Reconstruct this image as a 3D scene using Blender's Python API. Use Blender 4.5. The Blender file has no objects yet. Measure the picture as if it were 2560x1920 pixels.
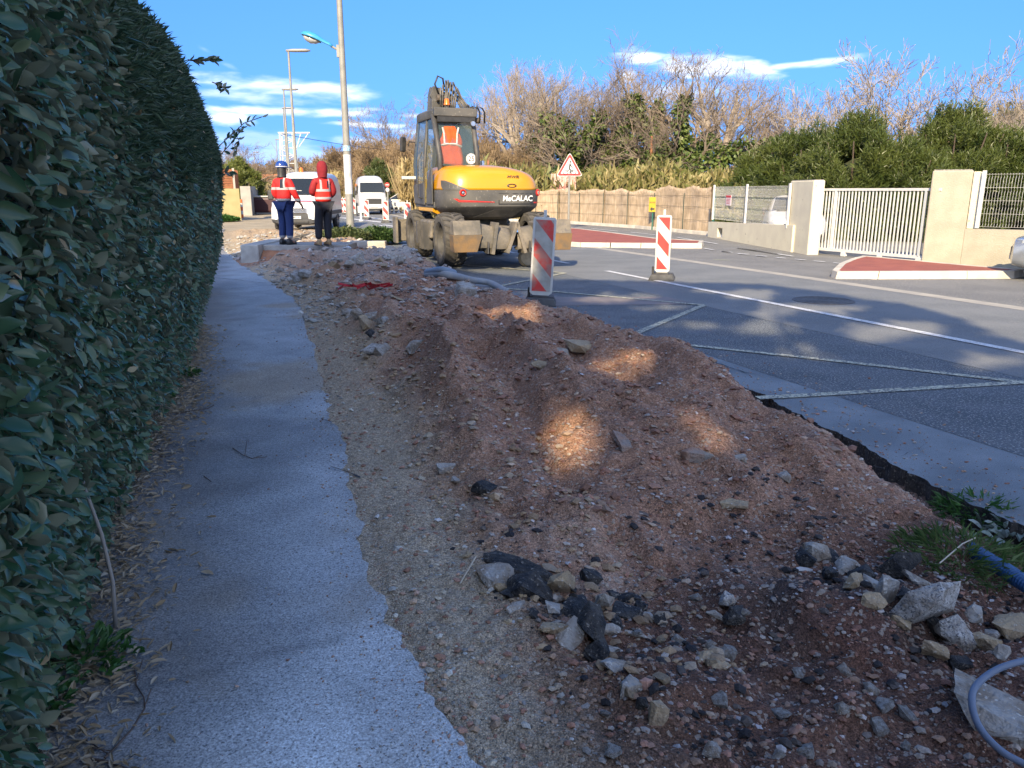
import bpy, bmesh, math, random
import numpy as np
from mathutils import Vector, Matrix

# ------------------------------------------------------------------ camera, sky, sun, exposure
SC = bpy.context.scene
FPX = 1923.0                       # focal length in pixels of a 2560 px wide picture
PITCH = math.atan(483/FPX); EYE = 1.6
cam = bpy.data.cameras.new('camera'); camo = bpy.data.objects.new('camera', cam)
SC.collection.objects.link(camo); SC.camera = camo
camo.location = (0, 0, EYE); camo.rotation_euler = (math.pi/2 - PITCH, 0, 0)
cam.sensor_width = 36; cam.lens = 36*FPX/2560; cam.clip_start = .05; cam.clip_end = 3000
ROAD = math.radians(21.7)          # the road runs 21.7 degrees left of the view
SUN_EL = math.radians(29); SUN_AZ = math.radians(32)   # shadows fall along the road, 32 degrees to its right
def W(s, t, z=0.0):                # road frame (along, across, up) -> world
    return Vector((-s*math.sin(ROAD)+t*math.cos(ROAD), s*math.cos(ROAD)+t*math.sin(ROAD), z))
def ST(P): return (-P[0]*math.sin(ROAD)+P[1]*math.cos(ROAD), P[0]*math.cos(ROAD)+P[1]*math.sin(ROAD))
def G(u, v, z=0.0):                # the point of the level z that the photograph shows at pixel u, v
    x = (u-1280)/FPX; y = -(v-960)/FPX
    d = Vector((x, math.cos(PITCH)+y*math.sin(PITCH), -math.sin(PITCH)+y*math.cos(PITCH)))
    return d*((z-EYE)/d.z) + Vector((0, 0, EYE))
def GD(u, v, depth):               # point seen at u, v at a given distance ahead
    x = (u-1280)/FPX; y = -(v-960)/FPX
    d = Vector((x, math.cos(PITCH)+y*math.sin(PITCH), -math.sin(PITCH)+y*math.cos(PITCH)))
    return d*(depth/d.y) + Vector((0, 0, EYE))
sd = W(math.cos(SUN_AZ), math.sin(SUN_AZ))           # horizontal direction in which shadows fall
sun = bpy.data.lights.new('sun', 'SUN'); suno = bpy.data.objects.new('sun', sun); SC.collection.objects.link(suno)
sun.energy = 2.0; sun.angle = math.radians(.48); sun.color = (1, .81, .53)
suno.rotation_euler = Vector((sd.x*math.cos(SUN_EL), sd.y*math.cos(SUN_EL), -math.sin(SUN_EL))).to_track_quat('-Z', 'Y').to_euler()
SC.view_settings.view_transform = 'Standard'; SC.view_settings.look = 'None'
SC.view_settings.exposure = 2.25; SC.view_settings.gamma = 1
SC.view_settings.use_curve_mapping = False
world = bpy.data.worlds.new('World'); SC.world = world; world.use_nodes = True
wn = world.node_tree.nodes; wl = world.node_tree.links; wn.clear()
def wm(op, a, b=None, c=None, clamp=False):
    n = wn.new('ShaderNodeMath'); n.operation = op; n.use_clamp = clamp
    for i, q in enumerate((a, b, c)):
        if q is None: continue
        if isinstance(q, (int, float)): n.inputs[i].default_value = q
        else: wl.new(q, n.inputs[i])
    return n.outputs[0]
sky = wn.new('ShaderNodeTexSky'); sky.sky_type = 'NISHITA'; sky.sun_disc = False
sky.sun_elevation = SUN_EL; sky.sun_rotation = math.atan2(-sd.x, -sd.y)
sky.air_density = 1.0; sky.dust_density = 1.2; sky.ozone_density = 2.2; sky.altitude = 0
hs = wn.new('ShaderNodeHueSaturation'); hs.inputs['Saturation'].default_value = 1.08; hs.inputs['Hue'].default_value = .492
gm = wn.new('ShaderNodeGamma'); gm.inputs[1].default_value = 1.0; wl.new(sky.outputs[0], gm.inputs[0])
tn = wn.new('ShaderNodeMixRGB'); tn.blend_type = 'MULTIPLY'; tn.inputs[0].default_value = 1; wl.new(gm.outputs[0], tn.inputs[1]); tn.inputs[2].default_value = (.17, .22, .375, 1); wl.new(tn.outputs[0], hs.inputs['Color'])
tcs = wn.new('ShaderNodeTexCoord'); va = wn.new('ShaderNodeVectorMath'); va.operation = 'MULTIPLY_ADD'; va.inputs[1].default_value = (1, 1, .42); va.inputs[2].default_value = (0, 0, .145); wl.new(tcs.outputs['Generated'], va.inputs[0])
vn = wn.new('ShaderNodeVectorMath'); vn.operation = 'NORMALIZE'; wl.new(va.outputs[0], vn.inputs[0]); wl.new(vn.outputs[0], sky.inputs['Vector'])
tc = wn.new('ShaderNodeTexCoord'); sp = wn.new('ShaderNodeSeparateXYZ'); wl.new(tc.outputs['Generated'], sp.inputs[0])
az = wm('ARCTAN2', sp.outputs[0], sp.outputs[1]); el = wm('ARCSINE', sp.outputs[2])
cv = wn.new('ShaderNodeCombineXYZ'); wl.new(az, cv.inputs[0]); wl.new(wm('MULTIPLY', el, 4.0), cv.inputs[1])
def wnoise(scale, det, dist=0.):
    n = wn.new('ShaderNodeTexNoise'); n.inputs['Scale'].default_value = scale; n.inputs['Detail'].default_value = det
    n.inputs['Distortion'].default_value = dist; wl.new(cv.outputs[0], n.inputs['Vector']); return n.outputs[0]
n1 = wnoise(9, 7, .4); n2 = wnoise(30, 6, .3)
nn = wm('SUBTRACT', wm('ADD', wm('MULTIPLY', n1, .68), wm('MULTIPLY', n2, .32)), .5)
def azel(u, v):
    d = GD(u, v, 1.0)-Vector((0, 0, EYE)); d.normalize(); return math.atan2(d.x, d.y), math.asin(d.z)
CL = [  # u, v, half width, half height (pixels), tilt, density
 (720, 218, 290, 24, .03, .68), (620, 243, 180, 18, .07, .55), (860, 232, 150, 13, .04, .5), (640, 277, 260, 14, 0, .85), (560, 292, 90, 26, 0, .8),
 (900, 274, 60, 5, .0, .4), (920, 312, 130, 8, .02, .7), (900, 352, 110, 16, 0, .6), (1050, 290, 60, 7, 0, .6), (1060, 330, 90, 10, 0, .45),
 (640, 350, 240, 30, .05, .38), (700, 400, 320, 38, 0, .42), (480, 345, 120, 22, 0, .7),
 (1605, 142, 60, 26, .15, 1.), (1700, 168, 90, 26, .1, .85), (1800, 165, 100, 28, .1, .75), (1880, 168, 60, 22, .25, .8), (1570, 190, 26, 18, 0, .85),
 (2000, 160, 105, 9, -.07, .7), (2100, 150, 70, 10, -.1, .65), (1720, 235, 150, 30, 0, .5), (575, 165, 22, 7, .3, .25), (510, 122, 20, 8, .3, .25), (1960, 300, 170, 16, 0, .25)]
tot = None
for u, v, rx, ry, tl, den in CL:
    a0, e0 = azel(u, v); ra = rx/FPX; re = ry/FPX
    da = wm('SUBTRACT', az, a0); de = wm('ADD', wm('SUBTRACT', el, e0), wm('MULTIPLY', da, tl))
    r = wm('SQRT', wm('ADD', wm('POWER', wm('MULTIPLY', da, 1/ra), 2), wm('POWER', wm('MULTIPLY', de, 1/re), 2)))
    m = wm('MULTIPLY', wm('ADD', wm('SUBTRACT', 1.05, r), wm('MULTIPLY', nn, 3.4)), 1.3, clamp=True)
    m = wm('MULTIPLY', m, den*.82)
    tot = m if tot is None else wm('MAXIMUM', tot, m)
# fill cloud added over the unseen sky to brighten the shade
bn = wn.new('ShaderNodeTexNoise'); bn.inputs['Scale'].default_value = 2.6; bn.inputs['Detail'].default_value = 7; wl.new(tc.outputs['Generated'], bn.inputs['Vector'])
out_v = wm('MULTIPLY', wm('SUBTRACT', wm('ABSOLUTE', az), 1.0), 3., clamp=True); out_e = wm('MULTIPLY', wm('SUBTRACT', el, .75), 4., clamp=True)
rest = wm('MULTIPLY', wm('MULTIPLY', wm('SUBTRACT', bn.outputs[0], .465), 7., clamp=True), wm('MAXIMUM', out_v, out_e)); tot = wm('MAXIMUM', tot, wm('MULTIPLY', rest, .85))
ss = wn.new('ShaderNodeMapRange'); ss.interpolation_type = 'SMOOTHSTEP'; wl.new(tot, ss.inputs[0]); 
mix = wn.new('ShaderNodeMixRGB'); wl.new(ss.outputs[0], mix.inputs[0]); wl.new(hs.outputs[0], mix.inputs[1])
cc = wn.new('ShaderNodeMixRGB'); wl.new(wm('ADD', wm('MULTIPLY', nn, 2.2), .6, clamp=True), cc.inputs[0])
cc.inputs[1].default_value = (2.0, 2.3, 3.0, 1); cc.inputs[2].default_value = (3.0, 3.05, 3.2, 1); wl.new(cc.outputs[0], mix.inputs[2])
bg = wn.new('ShaderNodeBackground'); bg.inputs['Strength'].default_value = .13; wl.new(mix.outputs[0], bg.inputs[0])
wo = wn.new('ShaderNodeOutputWorld'); wl.new(bg.outputs[0], wo.inputs[0])

# ------------------------------------------------------------------ noise in numpy
def _h(ix, iy, seed):
    n = (ix*374761393 + iy*668265263 + seed*974634777) & 0xffffffff
    n = ((n ^ (n >> 13))*1274126177) & 0xffffffff
    return ((n ^ (n >> 16)) & 0xffffff)/float(0xffffff)
def vnoise(x, y, seed=0):
    x = np.asarray(x, float); y = np.asarray(y, float)
    ix = np.floor(x).astype(np.int64); iy = np.floor(y).astype(np.int64)
    fx = x-ix; fy = y-iy; fx = fx*fx*(3-2*fx); fy = fy*fy*(3-2*fy)
    return ((_h(ix, iy, seed)*(1-fx)+_h(ix+1, iy, seed)*fx)*(1-fy) + (_h(ix, iy+1, seed)*(1-fx)+_h(ix+1, iy+1, seed)*fx)*fy)*2-1
def fbm(x, y, sc, octv=4, seed=0, gain=.5):
    r = 0; a = 1; tot_ = 0
    for k in range(octv):
        r = r + a*vnoise(np.asarray(x)*sc*2**k+7.3*k, np.asarray(y)*sc*2**k+3.1*k, seed+k); tot_ += a; a *= gain
    return r/tot_
def sst(a, b, x):
    t = np.clip((np.asarray(x, float)-a)/(b-a), 0, 1); return t*t*(3-2*t)

# ------------------------------------------------------------------ materials
MATS = {}
def mat(name, col, col2=None, nscale=8, rough=.7, metal=0., bump=0., bscale=60, spec=.5, speck=None, sscale=200, sth=.62, detail=5, attr=None, emit=None, trans=0., alpha=None, coat=0., coord='Object', hi=.62, lo=.38):
    if name in MATS: return MATS[name]
    m = bpy.data.materials.new(name); m.use_nodes = True; N = m.node_tree.nodes; L = m.node_tree.links
    b = N['Principled BSDF']; b.inputs['Roughness'].default_value = rough; b.inputs['Metallic'].default_value = metal
    b.inputs['Specular IOR Level'].default_value = spec
    if coat: b.inputs['Coat Weight'].default_value = coat; b.inputs['Coat Roughness'].default_value = .12
    t = N.new('ShaderNodeTexCoord')
    def noise(sc, det=5):
        n = N.new('ShaderNodeTexNoise'); n.inputs['Scale'].default_value = sc; n.inputs['Detail'].default_value = det
        L.new(t.outputs[coord], n.inputs['Vector']); return n
    out = None
    if attr:
        a = N.new('ShaderNodeAttribute'); a.attribute_name = attr; out = a.outputs['Color']
    c1 = N.new('ShaderNodeRGB'); c1.outputs[0].default_value = (*col, 1)
    base = c1.outputs[0]
    if col2:
        r = N.new('ShaderNodeMapRange'); r.inputs[1].default_value = lo; r.inputs[2].default_value = hi
        L.new(noise(nscale, detail).outputs[0], r.inputs[0])
        mx = N.new('ShaderNodeMixRGB'); L.new(r.outputs[0], mx.inputs[0]); L.new(base, mx.inputs[1]); mx.inputs[2].default_value = (*col2, 1); base = mx.outputs[0]
    if speck:
        r = N.new('ShaderNodeMapRange'); r.inputs[1].default_value = sth; r.inputs[2].default_value = sth+.05
        L.new(noise(sscale, 2).outputs[0], r.inputs[0])
        mx = N.new('ShaderNodeMixRGB'); L.new(r.outputs[0], mx.inputs[0]); L.new(base, mx.inputs[1]); mx.inputs[2].default_value = (*speck, 1); base = mx.outputs[0]
    if attr:
        mx = N.new('ShaderNodeMixRGB'); mx.blend_type = 'MULTIPLY'; mx.inputs[0].default_value = 1; L.new(out, mx.inputs[1]); L.new(base, mx.inputs[2]); base = mx.outputs[0]
    L.new(base, b.inputs['Base Color'])
    if bump:
        bn = N.new('ShaderNodeBump'); bn.inputs['Strength'].default_value = bump; bn.inputs['Distance'].default_value = .02
        L.new(noise(bscale, 6).outputs[0], bn.inputs['Height']); L.new(bn.outputs[0], b.inputs['Normal'])
    if emit: b.inputs['Emission Color'].default_value = (*emit, 1); b.inputs['Emission Strength'].default_value = 1
    if trans: b.inputs['Transmission Weight'].default_value = trans
    if alpha is not None: b.inputs['Alpha'].default_value = alpha
    MATS[name] = m; return m
def leafmat(name, c1, c2, rough=.4, back=None, tr=.15):
    m = bpy.data.materials.new(name); m.use_nodes = True; N = m.node_tree.nodes; L = m.node_tree.links
    b = N['Principled BSDF']; b.inputs['Roughness'].default_value = rough
    a = N.new('ShaderNodeAttribute'); a.attribute_name = 'tint'
    mx = N.new('ShaderNodeMixRGB'); L.new(a.outputs['Fac'], mx.inputs[0]); mx.inputs[1].default_value = (*c1, 1); mx.inputs[2].default_value = (*c2, 1)
    o = mx.outputs[0]
    if back:
        g = N.new('ShaderNodeNewGeometry'); m2 = N.new('ShaderNodeMixRGB'); L.new(g.outputs['Backfacing'], m2.inputs[0]); L.new(o, m2.inputs[1]); m2.inputs[2].default_value = (*back, 1); o = m2.outputs[0]
    L.new(o, b.inputs['Base Color'])
    if tr:
        ts = N.new('ShaderNodeBsdfTranslucent'); L.new(o, ts.inputs[0]); ms = N.new('ShaderNodeMixShader'); ms.inputs[0].default_value = tr
        L.new(b.outputs[0], ms.inputs[1]); L.new(ts.outputs[0], ms.inputs[2]); L.new(ms.outputs[0], N['Material Output'].inputs[0])
    return m

# ------------------------------------------------------------------ mesh helpers
COL = SC.collection
def tag(o, label=None, cat=None, group=None, kind=None):
    if label: o['label'] = label
    if cat: o['category'] = cat
    if group: o['group'] = group
    if kind: o['kind'] = kind
    return o
def thing(name, label, cat, loc=(0, 0, 0), rz=0., group=None):
    o = bpy.data.objects.new(name, None); COL.objects.link(o); o.location = loc; o.rotation_euler = (0, 0, rz); o.empty_display_size = .1
    return tag(o, label, cat, group)
def child(o): return [c for c in bpy.data.objects if c.parent == o]
def copy_tree(o, parent=None, kids=None):
    if kids is None:
        kids = {}
        for c in bpy.data.objects:
            if c.parent: kids.setdefault(c.parent.name, []).append(c)
    c = o.copy(); COL.objects.link(c); c.parent = parent
    for ch in kids.get(o.name, []): copy_tree(ch, c, kids)
    return c
def link(name, me, parent=None, loc=None, rot=None, scale=None):
    o = bpy.data.objects.new(name, me); COL.objects.link(o)
    if parent: o.parent = parent
    if loc is not None: o.location = loc
    if rot is not None: o.rotation_euler = rot
    if scale is not None: o.scale = scale
    return o
class MB:
    def __init__(s): s.v = []; s.f = []; s.m = []
    def add(s, vs, fs, mi=0):
        b = len(s.v); s.v += [tuple(q) for q in vs]; s.f += [tuple(i+b for i in q) for q in fs]; s.m += [mi]*len(fs); return s
    def box(s, x0, x1, y0, y1, z0, z1, mi=0, R=None, c=None, tx=0, ty=0):
        vs = [Vector(q) for q in ((x0, y0, z0), (x1, y0, z0), (x1, y1, z0), (x0, y1, z0), (x0+tx, y0+ty, z1), (x1-tx, y0+ty, z1), (x1-tx, y1-ty, z1), (x0+tx, y1-ty, z1))]
        if R is not None: vs = [R @ q for q in vs]
        if c is not None: vs = [q+Vector(c) for q in vs]
        return s.add(vs, [(0, 3, 2, 1), (4, 5, 6, 7), (0, 1, 5, 4), (1, 2, 6, 5), (2, 3, 7, 6), (3, 0, 4, 7)], mi)
    def tube(s, pts, r, n=8, mi=0, cap=True):
        pts = [Vector(p) for p in pts]; k = len(pts); rs = r if isinstance(r, (list, tuple)) else [r]*k
        vs = []; up = Vector((0, 0, 1)); px = None
        for i, p in enumerate(pts):
            d = (pts[min(i+1, k-1)]-pts[max(i-1, 0)]).normalized()
            if px is None:
                ref = up if abs(d.z) < .9 else Vector((1, 0, 0)); px = d.cross(ref).normalized()
            else: px = (px-d*px.dot(d)).normalized()
            py = d.cross(px)
            for j in range(n):
                a = 2*math.pi*j/n; vs.append(p+(px*math.cos(a)+py*math.sin(a))*rs[i])
        fs = [(i*n+j, i*n+(j+1) % n, (i+1)*n+(j+1) % n, (i+1)*n+j) for i in range(k-1) for j in range(n)]
        if cap: fs += [tuple(range(n))[::-1], tuple((k-1)*n+j for j in range(n))]
        return s.add(vs, fs, mi)
    def loft(s, rings, cap=(True, True), mi=0, mf=None):
        n = len(rings[0]); vs = [q for r in rings for q in r]; b = len(s.f)
        fs = [(i*n+j, i*n+(j+1) % n, (i+1)*n+(j+1) % n, (i+1)*n+j) for i in range(len(rings)-1) for j in range(n)]
        if cap[0]: fs.append(tuple(range(n))[::-1])
        if cap[1]: fs.append(tuple((len(rings)-1)*n+j for j in range(n)))
        s.add(vs, fs, mi)
        if mf:
            for k, fc in enumerate(fs):
                c = sum((Vector(vs[i]) for i in fc), Vector())/len(fc); s.m[b+k] = mf(c)
        return s
    def lathe(s, prof, n=24, axis='z', c=(0, 0, 0), mi=0, cap=(False, False)):
        rings = []
        for r, z in prof:
            ring = []
            for j in range(n):
                a = 2*math.pi*j/n; x, y = r*math.cos(a), r*math.sin(a)
                q = (x, y, z) if axis == 'z' else ((z, x, y) if axis == 'x' else (y, z, x))
                ring.append((q[0]+c[0], q[1]+c[1], q[2]+c[2]))
            rings.append(ring)
        return s.loft(rings, cap, mi)
    def prism(s, poly, fn, d0, d1, mi=0):   # poly of 2d points, fn(a, b, d) -> 3d
        n = len(poly); vs = [fn(a, b, d0) for a, b in poly]+[fn(a, b, d1) for a, b in poly]
        return s.add(vs, [tuple(range(n))[::-1], tuple(range(n, 2*n))]+[(i, (i+1) % n, n+(i+1) % n, n+i) for i in range(n)], mi)
    def build(s, name, mats, parent=None, smooth=False, bev=0., loc=None, rot=None, fixn=True):
        me = bpy.data.meshes.new(name); me.from_pydata(s.v, [], s.f)
        for m in (mats if isinstance(mats, (list, tuple)) else [mats]): me.materials.append(m)
        for i, p in enumerate(me.polygons): p.material_index = s.m[i]; p.use_smooth = bool(smooth)
        if fixn:
            bm = bmesh.new(); bm.from_mesh(me); bmesh.ops.recalc_face_normals(bm, faces=bm.faces); bm.to_mesh(me); bm.free()
        if smooth == 'auto' : 
            try: me.set_sharp_from_angle(angle=math.radians(38))
            except Exception: pass
        o = link(name, me, parent, loc, rot)
        if bev:
            md = o.modifiers.new('bevel', 'BEVEL'); md.width = bev; md.segments = 2; md.limit_method = 'ANGLE'; md.angle_limit = math.radians(40)
        return o
def np_mesh(name, V, F, mats, smooth=False, tint=None, col=None, mi=None):
    """V (n,3), F (m,k) with k = 3 or 4"""
    me = bpy.data.meshes.new(name); V = np.asarray(V, np.float32); F = np.asarray(F, np.int32); k = F.shape[1]
    me.vertices.add(len(V)); me.vertices.foreach_set('co', V.ravel())
    me.loops.add(F.size); me.loops.foreach_set('vertex_index', F.ravel())
    me.polygons.add(len(F)); me.polygons.foreach_set('loop_start', np.arange(0, F.size, k, dtype=np.int32))
    me.polygons.foreach_set('loop_total', np.full(len(F), k, np.int32))
    if mi is not None: me.polygons.foreach_set('material_index', np.asarray(mi, np.int32))
    me.polygons.foreach_set('use_smooth', np.full(len(F), bool(smooth)))
    for m in (mats if isinstance(mats, (list, tuple)) else [mats]): me.materials.append(m)
    if tint is not None:
        a = me.attributes.new('tint', 'FLOAT', 'POINT'); a.data.foreach_set('value', np.asarray(tint, np.float32))
    if col is not None:
        a = me.color_attributes.new('Col', 'FLOAT_COLOR', 'POINT'); c4 = np.ones((len(V), 4), np.float32); c4[:, :3] = col; a.data.foreach_set('color', c4.ravel())
    me.update(calc_edges=True); return me
def norm(a): return a/np.maximum(np.linalg.norm(a, axis=1, keepdims=True), 1e-9)
LEAF_V = np.array([(0, 0, 0), (.35, 0, -.07), (.7, 0, -.08), (1, 0, -.17), (.16, .30, .03), (.45, .5, .05), (.78, .33, .0), (.16, -.30, .03), (.45, -.5, .05), (.78, -.33, .0)], float)
LEAF_F = np.array([(0, 1, 4, 4), (1, 2, 5, 4), (2, 3, 5, 5), (1, 0, 6, 6), (2, 1, 6, 7), (3, 2, 7, 7)])
LANCE_V = np.array([(0, 0, 0), (.45, .5, .08), (.45, -.5, .08), (1, 0, -.1), (.45, 0, -.02)], float)
LANCE_T = np.array([(0, 4, 1), (4, 3, 1), (4, 0, 2), (3, 4, 2)])
LEAF_T = np.array([(0, 1, 4), (1, 5, 4), (1, 2, 5), (2, 6, 5), (2, 3, 6), (1, 0, 7), (8, 1, 7), (2, 1, 8), (9, 2, 8), (3, 2, 9)])
DIA_V = np.array([(0, 0, 0), (.5, .5, 0.05), (1, 0, 0), (.5, -.5, 0.05)], float); DIA_T = np.array([(0, 2, 1), (0, 3, 2)])
def leaves(P, D, Nrm, ln, wd, TV=LEAF_V, TT=LEAF_T, rng=None, tint=None):
    n = len(P); D = norm(D); S = norm(np.cross(Nrm, D)); Nn = np.cross(D, S)
    ln = np.broadcast_to(np.asarray(ln, float), (n,)); wd = np.broadcast_to(np.asarray(wd, float), (n,))
    V = P[:, None, :] + D[:, None, :]*(TV[None, :, 0:1]*ln[:, None, None]) + S[:, None, :]*(TV[None, :, 1:2]*wd[:, None, None]) + Nn[:, None, :]*(TV[None, :, 2:3]*ln[:, None, None])
    F = TT[None]+(np.arange(n)*len(TV))[:, None, None]
    tn = np.repeat(tint if tint is not None else rng.random(n), len(TV))
    return V.reshape(-1, 3), F.reshape(-1, 3), tn
def segs_mesh(segs, n=3):
    """segs: array (m, 8) p0 p1 r0 r1 -> open tubes"""
    S = np.asarray(segs, float); p0 = S[:, :3]; p1 = S[:, 3:6]; d = norm(p1-p0)
    ref = np.where(np.abs(d[:, 2:3]) < .9, np.array([[0, 0, 1.]]), np.array([[1., 0, 0]])); x = norm(np.cross(d, ref)); y = np.cross(d, x)
    vs = []
    for e, (p, r) in enumerate(((p0, S[:, 6:7]), (p1, S[:, 7:8]))):
        for j in range(n):
            a = 2*math.pi*j/n; vs.append(p+(x*math.cos(a)+y*math.sin(a))*r)
    V = np.stack(vs, 1).reshape(-1, 3); b = np.arange(len(S))[:, None]*2*n
    F = np.concatenate([b+np.array([[j, (j+1) % n, n+(j+1) % n, n+j]]) for j in range(n)], 0)
    return V, F
def text(body, size, m, parent, loc, rot, ext=.004, name='lettering', sx=1., shear=0.):
    c = bpy.data.curves.new('t', 'FONT'); c.body = body; c.size = size; c.extrude = ext; c.align_x = 'CENTER'; c.align_y = 'CENTER'; c.resolution_u = 3; c.shear = shear; c.offset = size*.012
    o = bpy.data.objects.new('t', c); COL.objects.link(o); dg = bpy.context.evaluated_depsgraph_get(); dg.update()
    me = bpy.data.meshes.new_from_object(o.evaluated_get(dg)); bpy.data.objects.remove(o); me.materials.clear(); me.materials.append(m)
    return link(name, me, parent, loc, rot, (sx, 1, 1))
# ================================================================== SETTING: ground, roads, paths
A = mat
asph_lane = A('asphalt_lane', (.135, .145, .148), (.175, .183, .183), 1.2, .85, bump=.25, bscale=220, speck=(.26, .26, .25), sscale=95, sth=.58)
asph_coarse = A('asphalt_coarse', (.095, .115, .13), (.135, .155, .17), 2., .8, bump=1.6, bscale=70, speck=(.38, .38, .37), sscale=62, sth=.57)
asph_strip = A('asphalt_strip', (.15, .175, .19), (.23, .26, .275), 1.7, .8, bump=.2, bscale=260, speck=(.08, .08, .085), sscale=200, sth=.58)
asph_far = A('asphalt_far', (.14, .142, .138), (.18, .18, .172), .9, .85, bump=.4, bscale=160, speck=(.32, .30, .27), sscale=60, sth=.58)
paint_white = A('paint_white', (.72, .73, .72), (.5, .5, .5), 9, .7, bump=.3, bscale=220, speck=(.17, .18, .19), sscale=55, sth=.60)
paint_worn = A('paint_worn', (.62, .60, .44), (.40, .40, .30), 14, .75, bump=.5, bscale=150, speck=(.12, .13, .14), sscale=48, sth=.505)
concrete = A('concrete', (.42, .39, .34), (.33, .31, .27), 5, .85, bump=.3, bscale=90, speck=(.24, .23, .2), sscale=140, sth=.66)
kerb_mat = A('kerb_concrete', (.60, .55, .46), (.45, .42, .36), 3, .85, bump=.25, bscale=90, speck=(.3, .28, .24), sscale=60, sth=.68)
red_asph = A('red_asphalt', (.32, .095, .065), (.26, .075, .055), 3, .85, bump=.3, bscale=180)
gutter_m = A('gutter_concrete', (.40, .37, .31), (.32, .30, .26), 4, .85, bump=.3, bscale=120)
BEND = 26.
def R2(s, t, z=0):                       # road frame that bends gently right beyond the excavator
    if s <= BEND: return W(s, t, z)
    L = s-BEND; k = math.radians(6.2)/22.
    Lc = min(L, 22.); th = Lc*k
    x = (1-math.cos(th))/k; y = math.sin(th)/k
    y += (L-Lc)*math.cos(th); x += (L-Lc)*math.sin(th)
    return W(BEND+y+(-(t-7.7))*math.sin(th), 7.7+x+(t-7.7)*math.cos(th), z)
def strip(name, t0, t1, s0, s1, z, m, thick=None, step=1.5, edge0=None):
    b = MB(); m = [m]+([A('asphalt_cut', (.03, .03, .03), (.07, .062, .055), 18, .95, bump=1., bscale=40, speck=(.2, .18, .15), sscale=60)] if thick else []); n = max(2, int((s1-s0)/step)); L = []; Rr = []
    for i in range(n+1):
        s = s0+(s1-s0)*i/n; ta = edge0(s) if edge0 else t0
        L.append(R2(s, ta, z)); Rr.append(R2(s, t1, z))
    vs = L+Rr; fs = [(i, n+1+i, n+2+i, i+1) for i in range(n)]
    if thick:
        k = len(vs); vs += [q-Vector((0, 0, thick)) for q in L]; b.add(vs, fs, 0); b.f += [(i, i+1, k+i+1, k+i) for i in range(n)]; b.m += [1]*n; fs = None
    if fs: b.add(vs, fs)
    o = b.build(name, m, fixn=False); return tag(o, kind='structure')
# big ground sheet
def ground_sheet():
    m = A('field_soil', (.17, .145, .085), (.12, .12, .055), .25, .95, bump=.5, bscale=6, speck=(.25, .21, .13), sscale=3)
    b = MB(); b.add([(-900, -300, -.32), (900, -300, -.32), (900, 1500, -.32), (-900, 1500, -.32)], [(0, 1, 2, 3)]); tag(b.build('ground', m), kind='structure')
    b = MB(); g = [W(-12, 10.9, -.012), W(-12, 60, -.012), W(80, 70, -.012), W(70, 10.9, -.012)]
    b.add(g, [(0, 1, 2, 3)]); tag(b.build('far_pavement', asph_far), kind='structure')
    b = MB(); g = [W(26, -22, -.03), W(26, 5, -.03), W(110, 40, -.03), W(150, -20, -.03)]
    sm = A('verge_dirt', (.36, .30, .20), (.26, .22, .15), .8, .95, bump=.6, bscale=20, speck=(.45, .40, .3), sscale=14)
    b.add(g, [(0, 1, 2, 3)]); tag(b.build('verge', sm), kind='structure')
ground_sheet()
TR = [(0.0, 3.5), (1.5, 3.55), (2.31, 3.61), (2.88, 3.67), (3.67, 3.88), (4.86, 4.10), (7.37, 4.15), (10., 3.95), (13, 4.35), (16, 4.55), (20, 4.7), (26, 5.0), (34, 5.2)]
def trench(s): return np.interp(s, [a for a, b in TR], [b for a, b in TR])
def tr_rag(s): return float(trench(s)+.035*vnoise(s*3.1, 1.7, 5)+.022*vnoise(s*11, 4.7, 6)+.016*vnoise(s*37, 2.7, 16))
strip('road_gutter_strip', 0, 4.62, 0., 25.5, 0.0, asph_strip, .14, .022, tr_rag)
strip('road_gutter_far', 5.0, 6.6, 25.5, 120, .001, asph_coarse)
strip('coarse_parking_lane', 4.62, 6.6, -8, 25.5, 0.002, asph_coarse)
strip('road', 6.6, 10.42, -8, 150, 0.004, asph_lane)
strip('concrete_channel', 10.42, 10.72, -8, 70, .006, gutter_m)
strip('road_shoulder', 10.72, 11.6, -8, 70, -.004, asph_far)
def patch_strip():  # pale resurfaced patch behind the near beacon
    b = MB(); pts = [G(1290, 742, .006), G(1668, 742, .006), G(1742, 760, .006), G(1330, 765, .006)]
    b.add(pts, [(0, 1, 2, 3)]); tag(b.build('asphalt_patch', A('patch', (.17, .15, .145), (.22, .19, .18), 2, .85, bump=.2, bscale=200)), kind='structure')
patch_strip()
def pline(name, pts, w, m, z=.010, px=True):
    P = [(G(u, v, z) if px else Vector((u, v, z))) for u, v in pts]; b = MB()
    for i in range(len(P)-1):
        d = (P[i+1]-P[i]); d.z = 0; L = d.length; d.normalize(); n_ = Vector((-d.y, d.x, 0))*w/2; k = max(1, int(L/.5))
        for j in range(k):
            a = P[i]+d*L*j/k; c = P[i]+d*L*(j+1)/k; b.add([a+n_, a-n_, c-n_, c+n_], [(0, 1, 2, 3)])
    return tag(b.build(name, m, fixn=False), kind='structure')
pts = [W(s, 7.66, .012) for s in np.arange(-2, 14.6, .8)]
pline('centre_line', [(p.x, p.y) for p in pts], .13, paint_white, .012, False)
for q in ((15.8, 17.6), (19, 21), (23, 25), (27, 29), (31, 33), (35, 37)):
    a, c = R2(q[0], 7.66), R2(q[1], 7.66); pline('lane_dash', [(a.x, a.y), (c.x, c.y)], .12, paint_white, .012, False)
zz = [(1894, 994), (2007, 988), (2560, 955), (2050, 897), (1560, 845), (1760, 762), (1381, 728), (1228, 719), (1413, 682), (1130, 660), (1180, 640)]
for i in range(len(zz)-1): pline('parking_marking', zz[i:i+2], .095, paint_worn, .0085+.0006*i)
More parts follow.
